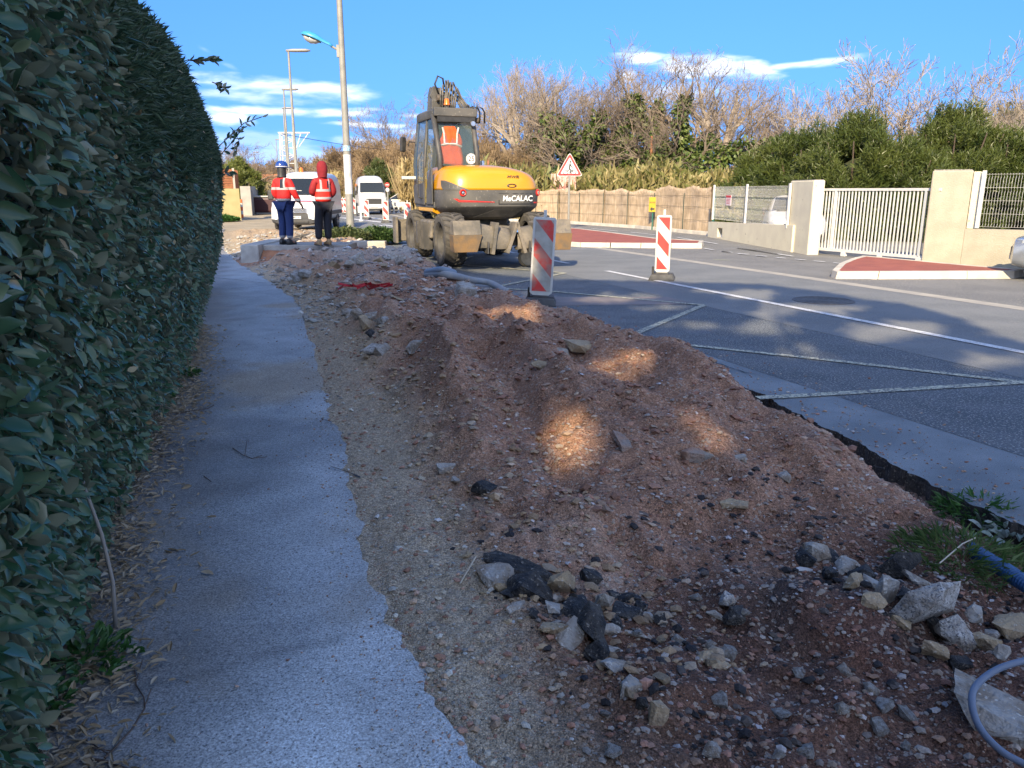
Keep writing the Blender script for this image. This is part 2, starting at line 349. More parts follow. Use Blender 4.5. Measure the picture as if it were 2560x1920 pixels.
r3 = lambda x, y: (1280+x*.2893, 380+y*.2893); r4 = lambda x, y: (1760+x*.3617, 380+y*.3617)
for a, c in ((r3(1655, 830), r3(1740, 845)), (r3(1805, 855), r3(1895, 868)), (r3(1955, 877), r3(2040, 885)), (r3(2110, 893), r3(2195, 902)), (r4(120, 685), r4(190, 693)), (r4(240, 700), r4(307, 707)), (r4(362, 713), r4(432, 720)), (r4(497, 728), r4(565, 734)), (r4(628, 739), r4(700, 745)), (r4(757, 752), r4(838, 758)), (r4(895, 765), r4(965, 770))):
    pline('path_dash', [a, c], .1, paint_white, .006)
for a, c in ((r3(690, 662), r3(910, 683)), (r3(1025, 692), r3(1235, 714)), (r3(1430, 738), r3(1775, 793)), (r3(1945, 828), r3(2300, 880)), (r4(230, 662), r4(615, 720)), (r3(400, 640), r3(600, 655)), (r4(1820, 795), r4(2100, 815)), (r4(1900, 788), r4(2150, 802))):
    pline('cycle_path_line', [a, c], .09, paint_white, .007)
for u0, v0, u1, v1, w in ((853, 544, 960, 556, .4), (960, 562, 1000, 568, .25), (1000, 535, 1060, 541, .3), (900, 541, 980, 551, .3), (1065, 545, 1120, 552, .25)):
    pline('crossing_marking', [(u0, v0), (u1, v1)], w, paint_white, .013)
pline('chalk_mark', [r3(1740, 928), r3(1885, 934)], .03, A('chalk', (.5, .55, .2)), .006)
# manhole cover in the lane
def manhole():
    c = G(2058, 752); t = thing('manhole_cover', 'round iron manhole cover in the road lane, in tree shade', 'manhole cover', (c.x, c.y, 0.006))
    im = A('cast_iron', (.10, .095, .09), (.15, .14, .13), 20, .7, .3)
    MB().lathe([(.44, 0), (.44, .006), (.40, .006), (.40, .002)], 40).build('frame', im, t)
    b = MB(); b.lathe([(0.001, .003), (.385, .003), (.39, 0)], 40)
    for r in (.08, .16, .24, .32): b.lathe([(r, .0025), (r, .007), (r+.02, .007), (r+.02, .0025)], 40)
    b.build('lid', im, t)
manhole()
# ---------------- sidewalk path with ragged right edge
PE = [(1195, 1990), (1180, 1920), (1111, 1782), (984, 1551), (903, 1250), (833, 1042), (799, 880), (741, 752), (660, 694), (590, 655), (562, 625), (556, 600), (556, 585), (562, 574)]
PES = [ST(G(u, v)) for u, v in PE]; PEs = [.2]+[q[0] for q in PES]; PEt = [.55]+[q[1] for q in PES]
def path_edge(s): return np.interp(s, PEs, PEt)
def path_mat():
    m = bpy.data.materials.new('path_asphalt'); m.use_nodes = True; N = m.node_tree.nodes; L = m.node_tree.links; b = N['Principled BSDF']
    g = N.new('ShaderNodeNewGeometry')
    def nz(sc, d=4, dist=0):
        n = N.new('ShaderNodeTexNoise'); n.inputs['Scale'].default_value = sc; n.inputs['Detail'].default_value = d; n.inputs['Distortion'].default_value = dist; L.new(g.outputs['Position'], n.inputs['Vector']); return n.outputs[0]
    def mr(x, a, c, o0=0., o1=1.):
        r = N.new('ShaderNodeMapRange'); r.inputs[1].default_value = a; r.inputs[2].default_value = c; r.inputs[3].default_value = o0; r.inputs[4].default_value = o1; L.new(x, r.inputs[0]); return r.outputs[0]
    def mx(f, a, c, mode='MIX'):
        x = N.new('ShaderNodeMixRGB'); x.blend_type = mode
        for i, q in enumerate((f, a, c)):
            if isinstance(q, (int, float)): x.inputs[i].default_value = q
            elif isinstance(q, tuple): x.inputs[i].default_value = (*q, 1)
            else: L.new(q, x.inputs[i])
        return x.outputs[0]
    at = N.new('ShaderNodeAttribute'); at.attribute_name = 'Col'
    fine = mr(nz(120, 3), .36, .64, .66, 1.34); mid = mr(nz(42, 5), .3, .7, .80, 1.2); big = mr(nz(3.2, 6, .6), .3, .7, .84, 1.16)
    m1 = N.new('ShaderNodeMath'); m1.operation = 'MULTIPLY'; L.new(fine, m1.inputs[0]); L.new(mid, m1.inputs[1])
    m2 = N.new('ShaderNodeMath'); m2.operation = 'MULTIPLY'; L.new(m1.outputs[0], m2.inputs[0]); L.new(big, m2.inputs[1])
    c = mx(1., at.outputs['Color'], m2.outputs[0], 'MULTIPLY')
    c = mx(mr(nz(1.1, 6, 1.), .56, .72, 0, .35), c, (.30, .25, .17))
    c = mx(mr(nz(85, 2), .60, .66, 0, .75), c, (.07, .08, .09)); c = mx(mr(nz(120, 2), .70, .73), mx(0., c, (0, 0, 0)), (.42, .41, .38))
    L.new(c, b.inputs['Base Color']); b.inputs['Roughness'].default_value = .72
    bp = N.new('ShaderNodeBump'); bp.inputs['Strength'].default_value = .45; bp.inputs['Distance'].default_value = .006; L.new(nz(160, 4), bp.inputs['Height']); L.new(bp.outputs[0], b.inputs['Normal'])
    return m
def build_path():
    ns = 420; s = .2+(36-.2)*(np.linspace(0, 1, ns)**1.7); nt = 26
    T0 = np.full(ns, -2.2); T1 = path_edge(s)+.045*vnoise(s*3, s*0, 9)+.03*vnoise(s*11, s*0, 10)+.014*vnoise(s*40, s*0, 12)
    q = np.linspace(0, 1, nt)[None]; S = np.repeat(s[:, None], nt, 1); T = T0[:, None]*(1-q)+T1[:, None]*q
    Z = .004*fbm(S, T, 1.2, 3, 3)+0*S
    X = -S*math.sin(ROAD)+T*math.cos(ROAD); Y = S*math.cos(ROAD)+T*math.sin(ROAD)
    V = np.stack([X, Y, Z], -1).reshape(-1, 3); i = np.arange(ns-1)[:, None]*nt+np.arange(nt-1)[None]
    F = np.stack([i, i+1, i+nt+1, i+nt], -1).reshape(-1, 4)
    # colour of the surface itself: dusty pale old asphalt near, darker newer asphalt further
    near = 1-sst(1.9, 2.9, S+.5*vnoise(S*2, T*2, 4)); seam = (np.abs(S-(2.55+.12*(T))) < .02)
    base = np.array([.34, .37, .38])[None, None]*(1-near[..., None])+np.array([.53, .575, .585])[None, None]*near[..., None]
    e = (T1[:, None]-T)[..., None]; dust = (1-sst(0, .55, e+.25*vnoise(S*3, T*3, 8)[..., None]))*sst(7, 3, S)[..., None]
    base = base*(1-.45*dust)+np.array([.46, .50, .52])*.45*dust
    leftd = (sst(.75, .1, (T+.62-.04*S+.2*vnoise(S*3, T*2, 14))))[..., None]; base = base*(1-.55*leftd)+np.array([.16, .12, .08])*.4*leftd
    blot = sst(.1, .6, fbm(S, T, 1.0, 4, 29))[..., None]*sst(3, 4.5, S)[..., None]; base = base*(1-.3*blot); lite = sst(.15, .55, fbm(S, T, 1.6, 4, 35))[..., None]; base = base*(1+.22*lite)
    sand = (sst(.5, .9, fbm(S, T, 1.3, 4, 21)+1.4*np.exp(-((S-6.6)/.7)**2-((T-.55)/.5)**2)+1.2*np.exp(-((S-11.0)/1.2)**2-((T-1.1)/.4)**2)))[..., None]
    base = base*(1-.75*sand)+np.array([.36, .29, .19])*.75*sand
    base[seam] *= .72
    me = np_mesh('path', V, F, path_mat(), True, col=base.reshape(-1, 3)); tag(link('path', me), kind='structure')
build_path()
# ---------------- dirt terrain
def dirt_height(S, T):
    S = np.asarray(S, float); T = np.asarray(T, float); pe = path_edge(S); tr = trench(S)
    A_ = np.interp(S, [0, 2.6, 3.3, 4.2, 6, 9, 12, 14, 15.5, 17, 18.4, 20, 26, 30, 34], [0, .02, .18, .36, .41, .38, .27, .27, .40, .34, .24, .22, .22, .06, 0])
    left = np.interp(S, [0, 2.6, 4, 7, 9, 14, 18], [1.0, 1.0, .75, .6, .45, .3, .2])
    w = sst(pe+left*.50, pe+left*.50+.80, T+.16*vnoise(S*1.3, T*1.3, 31)); wr = 1-sst(tr-.62, tr-.02, T+.10*vnoise(S*1.7, T, 33))
    far = sst(15, 17, S)
    prof = w*wr
    rid = 1-np.abs(fbm(S*.55+T*.5, T*1.5-S*.35, .95, 3, 41))*2.0
    z = A_*prof*(.50+.55*rid)+.11*prof*fbm(S, T, 1.9, 3, 43)
    ru = np.abs(((T-.16*S+.25*fbm(S, T, .6, 2, 47)-.2)/.62) % 1-.5)*2; z = z+.085*prof*(ru-.5)*sst(3.2, 4.2, S)*sst(12, 9, S)
    z = z+sst(19.4, 21, S)*.0
    low = sst(3.4, 2.4, S)*sst(pe+.5, pe+1.2, T); z = z-.05*low                      # dug down near the camera
    z = z+.045*(fbm(S, T, 1.6, 3, 51))*sst(pe-.05, pe+.6, T)*(1-sst(tr-.3, tr, T)*.5)
    z = z+.042*(1-2*np.abs(fbm(S, T, 4.2, 3, 61)))*sst(pe+.1, pe+.7, T)+.02*fbm(S, T, 8, 3, 62)*sst(pe-.02, pe+.35, T)+.015*fbm(S, T, 20, 3, 71)*sst(pe-.05, pe+.15, T)*sst(14, 6, S)
    tan = np.exp(-((S-8.5)/2.6)**2-((T-(pe+.75))/.5)**2); z = z+.10*tan
    en = .10*fbm(S, T, 3.0, 4, 77); edge = .014*sst(pe+.0+en, pe+.16+en, T)-.03*(T < pe-.14)-.008*(T < pe+.02+en)
    z = z+edge*1.0
    # trench cut by the road edge
    cut = np.exp(-((T-(tr-.06))/.16)**2)*np.interp(S, [0, 1.6, 2.6, 4.6, 5.4, 7, 9, 30], [.05, .10, .17, .16, .09, .05, .03, .02]); z = z-cut
    z = np.where(T > tr+.03, -.16, z)
    far_slab = 0
    return z
def dirt_color(S, T, Z):
    pe = path_edge(S); tr = trench(S); n1_ = fbm(S, T, 1.4, 4, 81); n2_ = fbm(S, T, 5, 4, 91)
    red = np.array([.37, .215, .14]); tan = np.array([.47, .355, .23]); grey = np.array([.45, .375, .27]); dark = np.array([.115, .06, .042]); pale = np.array([.48, .35, .26]); ash = np.array([.06, .052, .048])
    c = np.ones(S.shape+(3,))*red
    def lay(c, col, w): w = np.clip(w, 0, 1)[..., None]; return c*(1-w)+col*w
    c = lay(c, pale, .5*sst(.1, .6, n1_+.3*n2_))
    c = lay(c, tan, sst(.55, -.2, (T-pe)-.32+.40*n1_)*.9)
    c = lay(c, grey, sst(.35, -.1, (T-pe)-.30+.35*n1_)*sst(8, 4, S)*.8)
    c = lay(c, grey, sst(.5, -.2, (T-pe)-.16+.2*n1_)*.7)
    bl = (T-(np.interp(S, [1.2, 2.2, 3], [.85, 1.05, 1.45])+.2*n1_)) ; c = lay(c, dark, sst(3.0, 2.1, S+.5*n1_)*sst(-.35, .2, bl)*.85)
    c = lay(c, ash, .8*np.exp(-((S-2.05)/.3)**2-((T-2.2)/.5)**2)*(1+n2_)); c = lay(c, np.array([.22, .10, .07]), sst(2.5, 1.5, S)*sst(.1, .5, n1_)*.6)
    c = lay(c, np.array([.36, .17, .10]), sst(17.4, 18, S)*sst(20.4, 19.5, S)*.8)
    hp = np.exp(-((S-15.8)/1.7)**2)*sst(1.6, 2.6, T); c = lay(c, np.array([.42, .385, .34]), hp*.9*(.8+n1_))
    c = lay(c, np.array([.34, .27, .18]), sst(20, 23, S)*.8)
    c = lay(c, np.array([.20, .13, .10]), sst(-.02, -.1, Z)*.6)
    return c*(1+.13*n2_[..., None])
def dirt_mat():
    m = bpy.data.materials.new('dirt'); m.use_nodes = True; N = m.node_tree.nodes; L = m.node_tree.links; b = N['Principled BSDF']; b.inputs['Roughness'].default_value = .95; b.inputs['Specular IOR Level'].default_value = .2
    g = N.new('ShaderNodeNewGeometry'); at = N.new('ShaderNodeAttribute'); at.attribute_name = 'Col'; c = at.outputs['Color']; hts = []
    for sc, amt in ((120, .33), (260, .3), (48, .16)):
        vo = N.new('ShaderNodeTexVoronoi'); vo.inputs['Scale'].default_value = sc; L.new(g.outputs['Position'], vo.inputs['Vector'])
        se = N.new('ShaderNodeSeparateColor'); L.new(vo.outputs['Color'], se.inputs[0])
        r = N.new('ShaderNodeMapRange'); r.inputs[3].default_value = 1-amt; r.inputs[4].default_value = 1+amt; L.new(se.outputs[0], r.inputs[0])
        x = N.new('ShaderNodeMixRGB'); x.blend_type = 'MULTIPLY'; x.inputs[0].default_value = 1; L.new(c, x.inputs[1]); L.new(r.outputs[0], x.inputs[2]); c = x.outputs[0]; hts.append((vo.outputs['Distance'], sc))
    no = N.new('ShaderNodeTexNoise'); no.inputs['Scale'].default_value = 90; no.inputs['Detail'].default_value = 5; L.new(g.outputs['Position'], no.inputs['Vector'])
    vo = N.new('ShaderNodeTexVoronoi'); vo.inputs['Scale'].default_value = 75; L.new(g.outputs['Position'], vo.inputs['Vector']); se = N.new('ShaderNodeSeparateColor'); L.new(vo.outputs['Color'], se.inputs[0])
    r = N.new('ShaderNodeMapRange'); r.inputs[1].default_value = .9; r.inputs[2].default_value = .93; r.inputs[4].default_value = .6; L.new(se.outputs[1], r.inputs[0])
    x = N.new('ShaderNodeMixRGB'); L.new(r.outputs[0], x.inputs[0]); L.new(c, x.inputs[1]); x.inputs[2].default_value = (.48, .42, .35, 1); c = x.outputs[0]
    L.new(c, b.inputs['Base Color'])
    b1 = N.new('ShaderNodeBump'); b1.inputs['Strength'].default_value = .8; b1.inputs['Distance'].default_value = .008; b1.invert = True; L.new(hts[0][0], b1.inputs['Height'])
    b2 = N.new('ShaderNodeBump'); b2.inputs['Strength'].default_value = .9; b2.inputs['Distance'].default_value = .012; L.new(no.outputs[0], b2.inputs['Height']); L.new(b1.outputs[0], b2.inputs['Normal']); L.new(b2.outputs[0], b.inputs['Normal'])
    return m
def build_dirt():
    ns = 760; s = .55+(34-.55)*(np.linspace(0, 1, ns)**2.1); nt = 300; T = np.linspace(-.4, 5.6, nt)
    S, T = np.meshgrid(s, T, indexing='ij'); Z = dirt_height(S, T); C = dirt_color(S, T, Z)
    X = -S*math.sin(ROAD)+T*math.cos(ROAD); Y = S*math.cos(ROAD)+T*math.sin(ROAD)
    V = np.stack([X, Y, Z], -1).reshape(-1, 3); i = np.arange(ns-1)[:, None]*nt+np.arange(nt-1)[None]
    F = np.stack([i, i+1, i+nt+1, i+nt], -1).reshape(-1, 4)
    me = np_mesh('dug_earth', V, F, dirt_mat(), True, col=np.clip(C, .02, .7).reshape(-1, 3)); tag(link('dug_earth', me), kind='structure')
build_dirt()
def dz(s, t): return float(dirt_height(np.array([s]), np.array([t]))[0])
def on_dirt(u, v, it=8):     # where the photograph's pixel meets the dirt surface
    z = .1
    for _ in range(it):
        P = G(u, v, z); s, t = ST(P); z = .5*z+.5*max(dz(s, t), -.1)
    P = G(u, v, z); return P
# ---------------- pebbles: uncountable, one mesh
def pebble_mesh(n, rng, s_rng, size, bias, name, inside=True, palette=None, tfun=None, zfun=None):
    u = rng.random(n); s = s_rng[0]*(s_rng[1]/s_rng[0])**(u**bias); tl = path_edge(s)-.02; tr = trench(s)-.03
    t = tl+(tr-tl)*rng.random(n) if tfun is None else tfun(s, rng)
    z = dirt_height(s, t) if tfun is None else (zfun(s, t) if zfun else np.zeros(n)+.002)
    r = size[0]*(size[1]/size[0])**(rng.random(n)**2.6)*(1+.07*s)
    base = np.array([(1, 0, 0), (-1, 0, 0), (0, 1, 0), (0, -1, 0), (0, 0, 1), (0, 0, -1), (.6, .6, .55), (-.6, .6, .5), (-.6, -.6, .55), (.6, -.6, .5)], float)
    tri = np.array([(0, 6, 9), (6, 0, 2), (6, 2, 7), (7, 2, 1), (7, 1, 8), (8, 1, 3), (8, 3, 9), (9, 3, 0), (4, 6, 7), (4, 7, 8), (4, 8, 9), (4, 9, 6), (0, 5, 2), (2, 5, 1), (1, 5, 3), (3, 5, 0)])
    B = base[None]*(1+.35*(rng.random((n, len(base), 1))-.5)); B = B*np.stack([.8+.6*rng.random(n), .7+.4*rng.random(n), .35+.5*rng.random(n)], 1)[:, None]*r[:, None, None]
    a = rng.random(n)*6.28; ca, sa = np.cos(a)[:, None], np.sin(a)[:, None]
    x = B[..., 0]*ca-B[..., 1]*sa; y = B[..., 0]*sa+B[..., 1]*ca; tl_ = (rng.random((n, 1))-.5)*1.0; zz_ = B[..., 2]+x*tl_*.5
    X = (-s*math.sin(ROAD)+t*math.cos(ROAD))[:, None]+x; Y = (s*math.cos(ROAD)+t*math.sin(ROAD))[:, None]+y; Z = (z+r*.12)[:, None]+zz_
    V = np.stack([X, Y, Z], -1).reshape(-1, 3); F = (tri[None]+(np.arange(n)*len(base))[:, None, None]).reshape(-1, 3)
    pal = np.array(palette or [(.46, .25, .17), (.5, .34, .23), (.55, .46, .35), (.40, .37, .33), (.6, .55, .47), (.36, .19, .13), (.30, .27, .24), (.68, .65, .6), (.50, .31, .22)])
    w = np.array([4, 4, 3, 2.5, 1.6, 3.5, 1.6, .6, 3][:len(pal)]); ci = rng.choice(len(pal), n, p=w/w.sum()); c = pal[ci]*(.75+.5*rng.random((n, 1)))
    loc = dirt_color(s, t, z); c = c*.55+c*loc/np.array([.45, .32, .22])*.45
    C = np.repeat(c, len(base), 0)
    me = np_mesh(name, V, F, A('pebble', (1, 1, 1), (.75, .75, .75), 150, .9, attr='Col', bump=.3, bscale=200), False, col=np.clip(C, .02, .75))
    o = link(name, me); tag(o, kind='stuff'); return o
rg = np.random.default_rng(11)
def zone(s0, s1, o0, o1):
    def f(s, r): return path_edge(s)+o0+(o1-o0)*r.random(len(s))
    return f
def clod_mesh(n, name, label, s_rng, size, pal, tf, seed, cat='clods'):
    r = np.random.default_rng(seed); global dirt_height_for
    o = pebble_mesh(n, r, s_rng, size, 1., name, palette=pal, tfun=tf, zfun=dirt_height); tag(o, label, cat)
tag(pebble_mesh(26000, rg, (.9, 14), (.0025, .016), .9, 'gravel'), 'loose pebbles and crumbs strewn over the dug red earth', 'gravel')
tag(pebble_mesh(5000, rg, (9, 28), (.007, .035), 1., 'rubble_gravel', palette=[(.42, .39, .35), (.5, .46, .40), (.36, .30, .24), (.30, .28, .26), (.55, .53, .5)]), 'pale stony gravel on the heap before the workers', 'gravel')
tag(pebble_mesh(3600, rg, (1.0, 11), (.0012, .006), .9, 'path_grit', tfun=lambda s, r: path_edge(s)+.05-np.abs(r.normal(0, .16, len(s)))*(1+2*(r.random(len(s)) < .2))), 'scattered grit along the sidewalk edge', 'gravel')
tag(pebble_mesh(1500, rg, (2.2, 13), (.0025, .011), .9, 'road_grit', tfun=lambda s, r: trench(s)+.02+np.abs(r.normal(0, .42, len(s)))), 'loose grit spilled on the road edge', 'gravel')

clod_mesh(1500, 'earth_clods', 'crumbling clods of red brown earth on the dug heap', (3.0, 11), (.008, .030), [(.36, .21, .14), (.40, .24, .165), (.32, .18, .125), (.44, .33, .24)], lambda s, r: np.minimum(path_edge(s)+.9+(trench(s)-path_edge(s)-1.0)*r.random(len(s)), trench(s)-.05), 31)
clod_mesh(650, 'tan_clods', 'tan soil clods along the low bank beside the path', (1.9, 8), (.008, .030), [(.48, .36, .22), (.42, .31, .19), (.5, .42, .3)], zone(0, 1, .35, 1.15), 32)
clod_mesh(850, 'asphalt_crumbs', 'black asphalt crumbs and chips around the broken pile and slabs', (1.5, 3.2), (.005, .024), [(.035, .035, .04), (.05, .048, .048), (.10, .09, .08), (.16, .14, .12)], lambda s, r: 1.25+np.where(r.random(len(s)) < .35, r.normal(0, .16, len(s)), .5+1.3*r.random(len(s)))+(s-2.5)*-.15, 33)
clod_mesh(900, 'pale_chips', 'pale plaster and mortar chips scattered over the near rubble', (1.4, 5.5), (.003, .013), [(.72, .70, .66), (.6, .58, .55), (.66, .68, .70)], lambda s, r: np.minimum(path_edge(s)+.3+2.3*r.random(len(s))**.8, trench(s)-.1), 34)

def crack(pts, w=.006, z=.0115, seed=1, dirtz=False):
    P = [G(u, v, z) for u, v in pts]; r = random.Random(seed); Q = []
    for a, c in zip(P, P[1:]):
        n_ = max(2, int((c-a).length/.05))
        for j in range(n_): Q.append(a.lerp(c, j/n_)+Vector((r.uniform(-.012, .012), r.uniform(-.012, .012), 0)))
    vs = []
    for i, q in enumerate(Q):
        ww = w*(.4+r.random())*(1-.6*i/len(Q)); vs += [q+Vector((-ww, -ww*.6, 0)), q+Vector((ww, ww*.6, 0))]
    tag(MB().add(vs, [(2*i, 2*i+1, 2*i+3, 2*i+2) for i in range(len(Q)-1)]).build('crack', A('crack', (.02, .02, .02))), kind='structure')
crack([(1785, 905), (1860, 930), (1905, 935)], .010, .007, 2); crack([(1795, 930), (1850, 925)], .006, .007, 3); crack([(2250, 1140), (2285, 1125), (2320, 1105)], .006, .007, 4); crack([(2180, 1165), (2240, 1175)], .005, .007, 6)
crack([(520, 692), (600, 700), (668, 708)], .012, .010, 5); crack([(903, 1192), (860, 1175), (820, 1160)], .006, .010, 7); crack([(830, 1055), (790, 1040)], .005, .010, 8)
# ================================================================== walls, fences, gate, kerbed islands
cream = A('cream_render', (.68, .62, .46), (.62, .56, .42), 2.5, .9, bump=.25, bscale=60, speck=(.42, .36, .26), sscale=9, sth=.68)
pillar_m = A('pillar_render', (.40, .37, .29), (.35, .32, .25), 3, .9, bump=.5, bscale=35, speck=(.38, .34, .27), sscale=12, sth=.66)
white_m = A('white_metal', (.62, .62, .60), (.54, .54, .51), 8, .4)
green_m = A('green_post', (.03, .14, .11), (.02, .10, .08), 8, .5)
def frame2(P0, P1):
    d = P1-P0; d.z = 0; L = d.length; return L, math.atan2(d.y, d.x)
def island(name, label, near, far, cat='traffic island', nst=8, h=.13):
    """near: list of pixels along the road side, far: along the back"""
    o = [G(*q, 0) for q in near]+[G(*q, 0) for q in far]; c = sum(o, Vector())/len(o)
    t = thing(name, label, cat, (c.x, c.y, 0)); P = [q-c for q in o]; n = len(P)
    def inset(k, w):
        a, b, d = P[k-1], P[k], P[(k+1) % n]; e1 = (b-a).normalized(); e2 = (d-b).normalized()
        n1 = Vector((-e1.y, e1.x, 0)); n2 = Vector((-e2.y, e2.x, 0)); m = (n1+n2).normalized(); return b+m*w/max(.5, m.dot(n1))
    ar = sum(P[i].x*P[(i+1) % n].y-P[(i+1) % n].x*P[i].y for i in range(n)); sg = 1 if ar > 0 else -1
    I = [inset(k, .14*sg) for k in range(n)]
    b = MB(); b.add([q+Vector((0, 0, h-.008)) for q in I], [tuple(range(n))]); b.build('red_surface', red_asph, t)
    for k in range(n):
        a, d = P[k], P[(k+1) % n]; ia, idd = I[k], I[(k+1) % n]; m = max(1, round((d-a).length/1.0))
        for j in range(m):
            f0, f1 = j/m+.004, (j+1)/m-.004; q = [a.lerp(d, f0), a.lerp(d, f1), ia.lerp(idd, f1), ia.lerp(idd, f0)]
            bb = MB(); z1 = Vector((0, 0, h)); off = (ia-a)*.18
            bb.add([q[0]-Vector((0, 0, .02)), q[1]-Vector((0, 0, .02)), q[2], q[3], q[0]+z1+off, q[1]+z1+off, q[2]+z1, q[3]+z1], [(0, 3, 2, 1), (4, 5, 6, 7), (0, 1, 5, 4), (1, 2, 6, 5), (2, 3, 7, 6), (3, 0, 4, 7)])
            bb.build('kerb_stone', kerb_mat, t)
    return t
island('kerbed_island', 'long red surfaced traffic island with pale kerb below the cyclist sign', [(1230, 605), (1330, 609), (1450, 618), (1755, 620), (1760, 612)], [(1640, 605), (1520, 588), (1440, 578), (1330, 574), (1240, 580)])
island('kerbed_island', 'red surfaced kerbed island with rounded corner in front of the white gate', [(2076, 692), (2088, 697), (2300, 696), (2535, 695), (2560, 690)], [(2400, 676), (2300, 666), (2155, 652), (2125, 660), (2095, 673)])
# kerb at the foot of the reed fence
def kerbline(px, name='kerb'):
    P = [G(*q) for q in px]
    for a, c in zip(P, P[1:]):
        L, an = frame2(a, c); n = max(1, int(L/1.0))
        t = thing('kerb_run', 'pale kerb at the foot of the reed fence, '+['end behind the excavator', 'middle stretch below the signs', 'stretch nearest the white mesh fence'][px.index(next(q for q in px if (G(*q)-a).length < 1e-4))], 'kerb', a, an, 'kerb along reed fence'); 
        for j in range(n): MB().box(j*L/n+.006, (j+1)*L/n-.006, -.08, .08, -.02, .12).build('kerb_stone', kerb_mat, t, bev=.01)
kerbline([(1180, 549), (1400, 557), (1590, 570), (1775, 588)])
# --- cream wall, left part with mesh fence
def wall_run(name, label, pts, h, th, m, parent=None, holes=None):
    pass
WL = [(G(1775, 591), .42), (G(1858, 606), .5), (G(1965, 626), .55)]
def mesh_fence(label, P0, P1, z0, z1, bays, cat='fence', vis_th=.0022, notice=False, dz1=0.):
    L, an = frame2(P0, P1); t = thing('mesh_fence', label, cat, (P0.x, P0.y, 0), an)
    for k in range(bays+1):
        x = L*k/bays; MB().box(x-.035, x+.035, -.03, .03, z0, z1+.06).build('post', white_m, t)
    for k in range(bays):
        x0 = L*k/bays+.04; x1 = L*(k+1)/bays-.04; b = MB(); n = int((x1-x0)/.052); fold = [z0+.03, z0+.09, z0+.15, z0+.21]
        zs = [z0+.03]; ys = [0]
        H = z1-z0
        for f in (.08, .38, .68, .94):
            zc = z0+H*f; zs += [zc-.05, zc, zc+.05]; ys += [0, .04, 0]
        zs.append(z1); ys.append(0)
        for j in range(n+1):
            x = x0+(x1-x0)*j/n
            for (za, ya), (zb, yb) in zip(zip(zs, ys), zip(zs[1:], ys[1:])):
                r = vis_th; b.add([(x-r, ya-r, za), (x+r, ya-r, za), (x+r, ya+r, za), (x-r, ya+r, za), (x-r, yb-r, zb), (x+r, yb-r, zb), (x+r, yb+r, zb), (x-r, yb+r, zb)], [(0, 1, 5, 4), (1, 2, 6, 5), (2, 3, 7, 6), (3, 0, 4, 7)])
        for q in range(5):
            zc = z0+.03+(H-.05)*q/4; b.box(x0, x1, .004, .009, zc-.002, zc+.002)
        
        tag(b.build('mesh_panel', white_m, t, fixn=False), kind='stuff')
    if notice:
        nb = MB(); nb.box(L*.21, L*.29, -.02, -.01, z1-.62, z1-.28); nb.build('notice', A('notice', (.75, .68, .66), (.72, .5, .5), 30, .6), t)
        rm = A('notice_red', (.55, .05, .06)); MB().box(L*.212, L*.288, -.024, -.0205, z1-.36, z1-.29).build('notice_band', rm, t)
        for i in range(4): MB().box(L*.22, L*(.275-.006*(i % 2)), -.023, -.0205, z1-.42-i*.045, z1-.405-i*.045).build('notice_line', rm, t)
    return t
def cream_wall():
    a = G(1775, 591); c = G(1985, 629); L, an = frame2(a, c)
    t = thing('boundary_wall', 'low cream rendered wall carrying the white mesh fence left of the gate', 'wall', (a.x, a.y, 0), an)
    za, zc = .52, .70; b = MB()      # two pieces round the drain opening
    hx0, hx1 = L*.145, L*.215
    def seg(x0, x1, z0=-.1, z1=None):
        q = lambda x: za+(zc-za)*x/L
        b.add([(x0, -.09, z0), (x1, -.09, z0), (x1, .11, z0), (x0, .11, z0), (x0, -.09, z1 or q(x0)), (x1, -.09, z1 or q(x1)), (x1, .11, z1 or q(x1)), (x0, .11, z1 or q(x0))], [(0, 3, 2, 1), (4, 5, 6, 7), (0, 1, 5, 4), (1, 2, 6, 5), (2, 3, 7, 6), (3, 0, 4, 7)])
    seg(0, hx0); seg(hx1, L); seg(hx0, hx1, .36); seg(hx0, hx1, -.1, .04)
    b.build('wall_body', cream, t); MB().box(hx0, hx1, .08, .10, .04, .36).build('opening_back', A('dark_hole', (.03, .03, .03)), t)
    MB().box(hx0+.04, hx1-.08, -.02, .03, .05, .24, R=Matrix.Rotation(.1, 3, 'Y')).build('pipe_stub', white_m, t)
    return a, c
a_, c_ = cream_wall()
L_, an_ = frame2(a_, c_)
P0 = a_+(c_-a_).normalized()*.15; P1 = G(1962, 626)
mesh_fence('white wire mesh fence with pinned notice on the low cream wall', P0, P1, .60, 1.74, 2, notice=True)
def pillar(label, pl, pr, depth, h, cat='gate pillar', m=pillar_m):
    a = G(*pl); c = G(*pr); L, an = frame2(a, c); t = thing('gate_pillar', label, cat, (a.x, a.y, 0), an)
    MB().box(0, L, 0, depth, -.1, h).build('shaft', m, t, bev=.03); MB().box(.03, L-.03, .03, depth-.03, h+.001, h+.02).build('cap', A('cap_dark', (.12, .12, .12), (.3, .28, .25), 30), t)
    return t
pillar('cream rendered gate pillar at the left end of the white gate', (1962, 625), (2018, 636), .30, 1.86, m=cream)
pillar('wide tall roughcast gate pillar at the right end of the white gate', (2302, 660), (2402, 664), .42, 2.03)
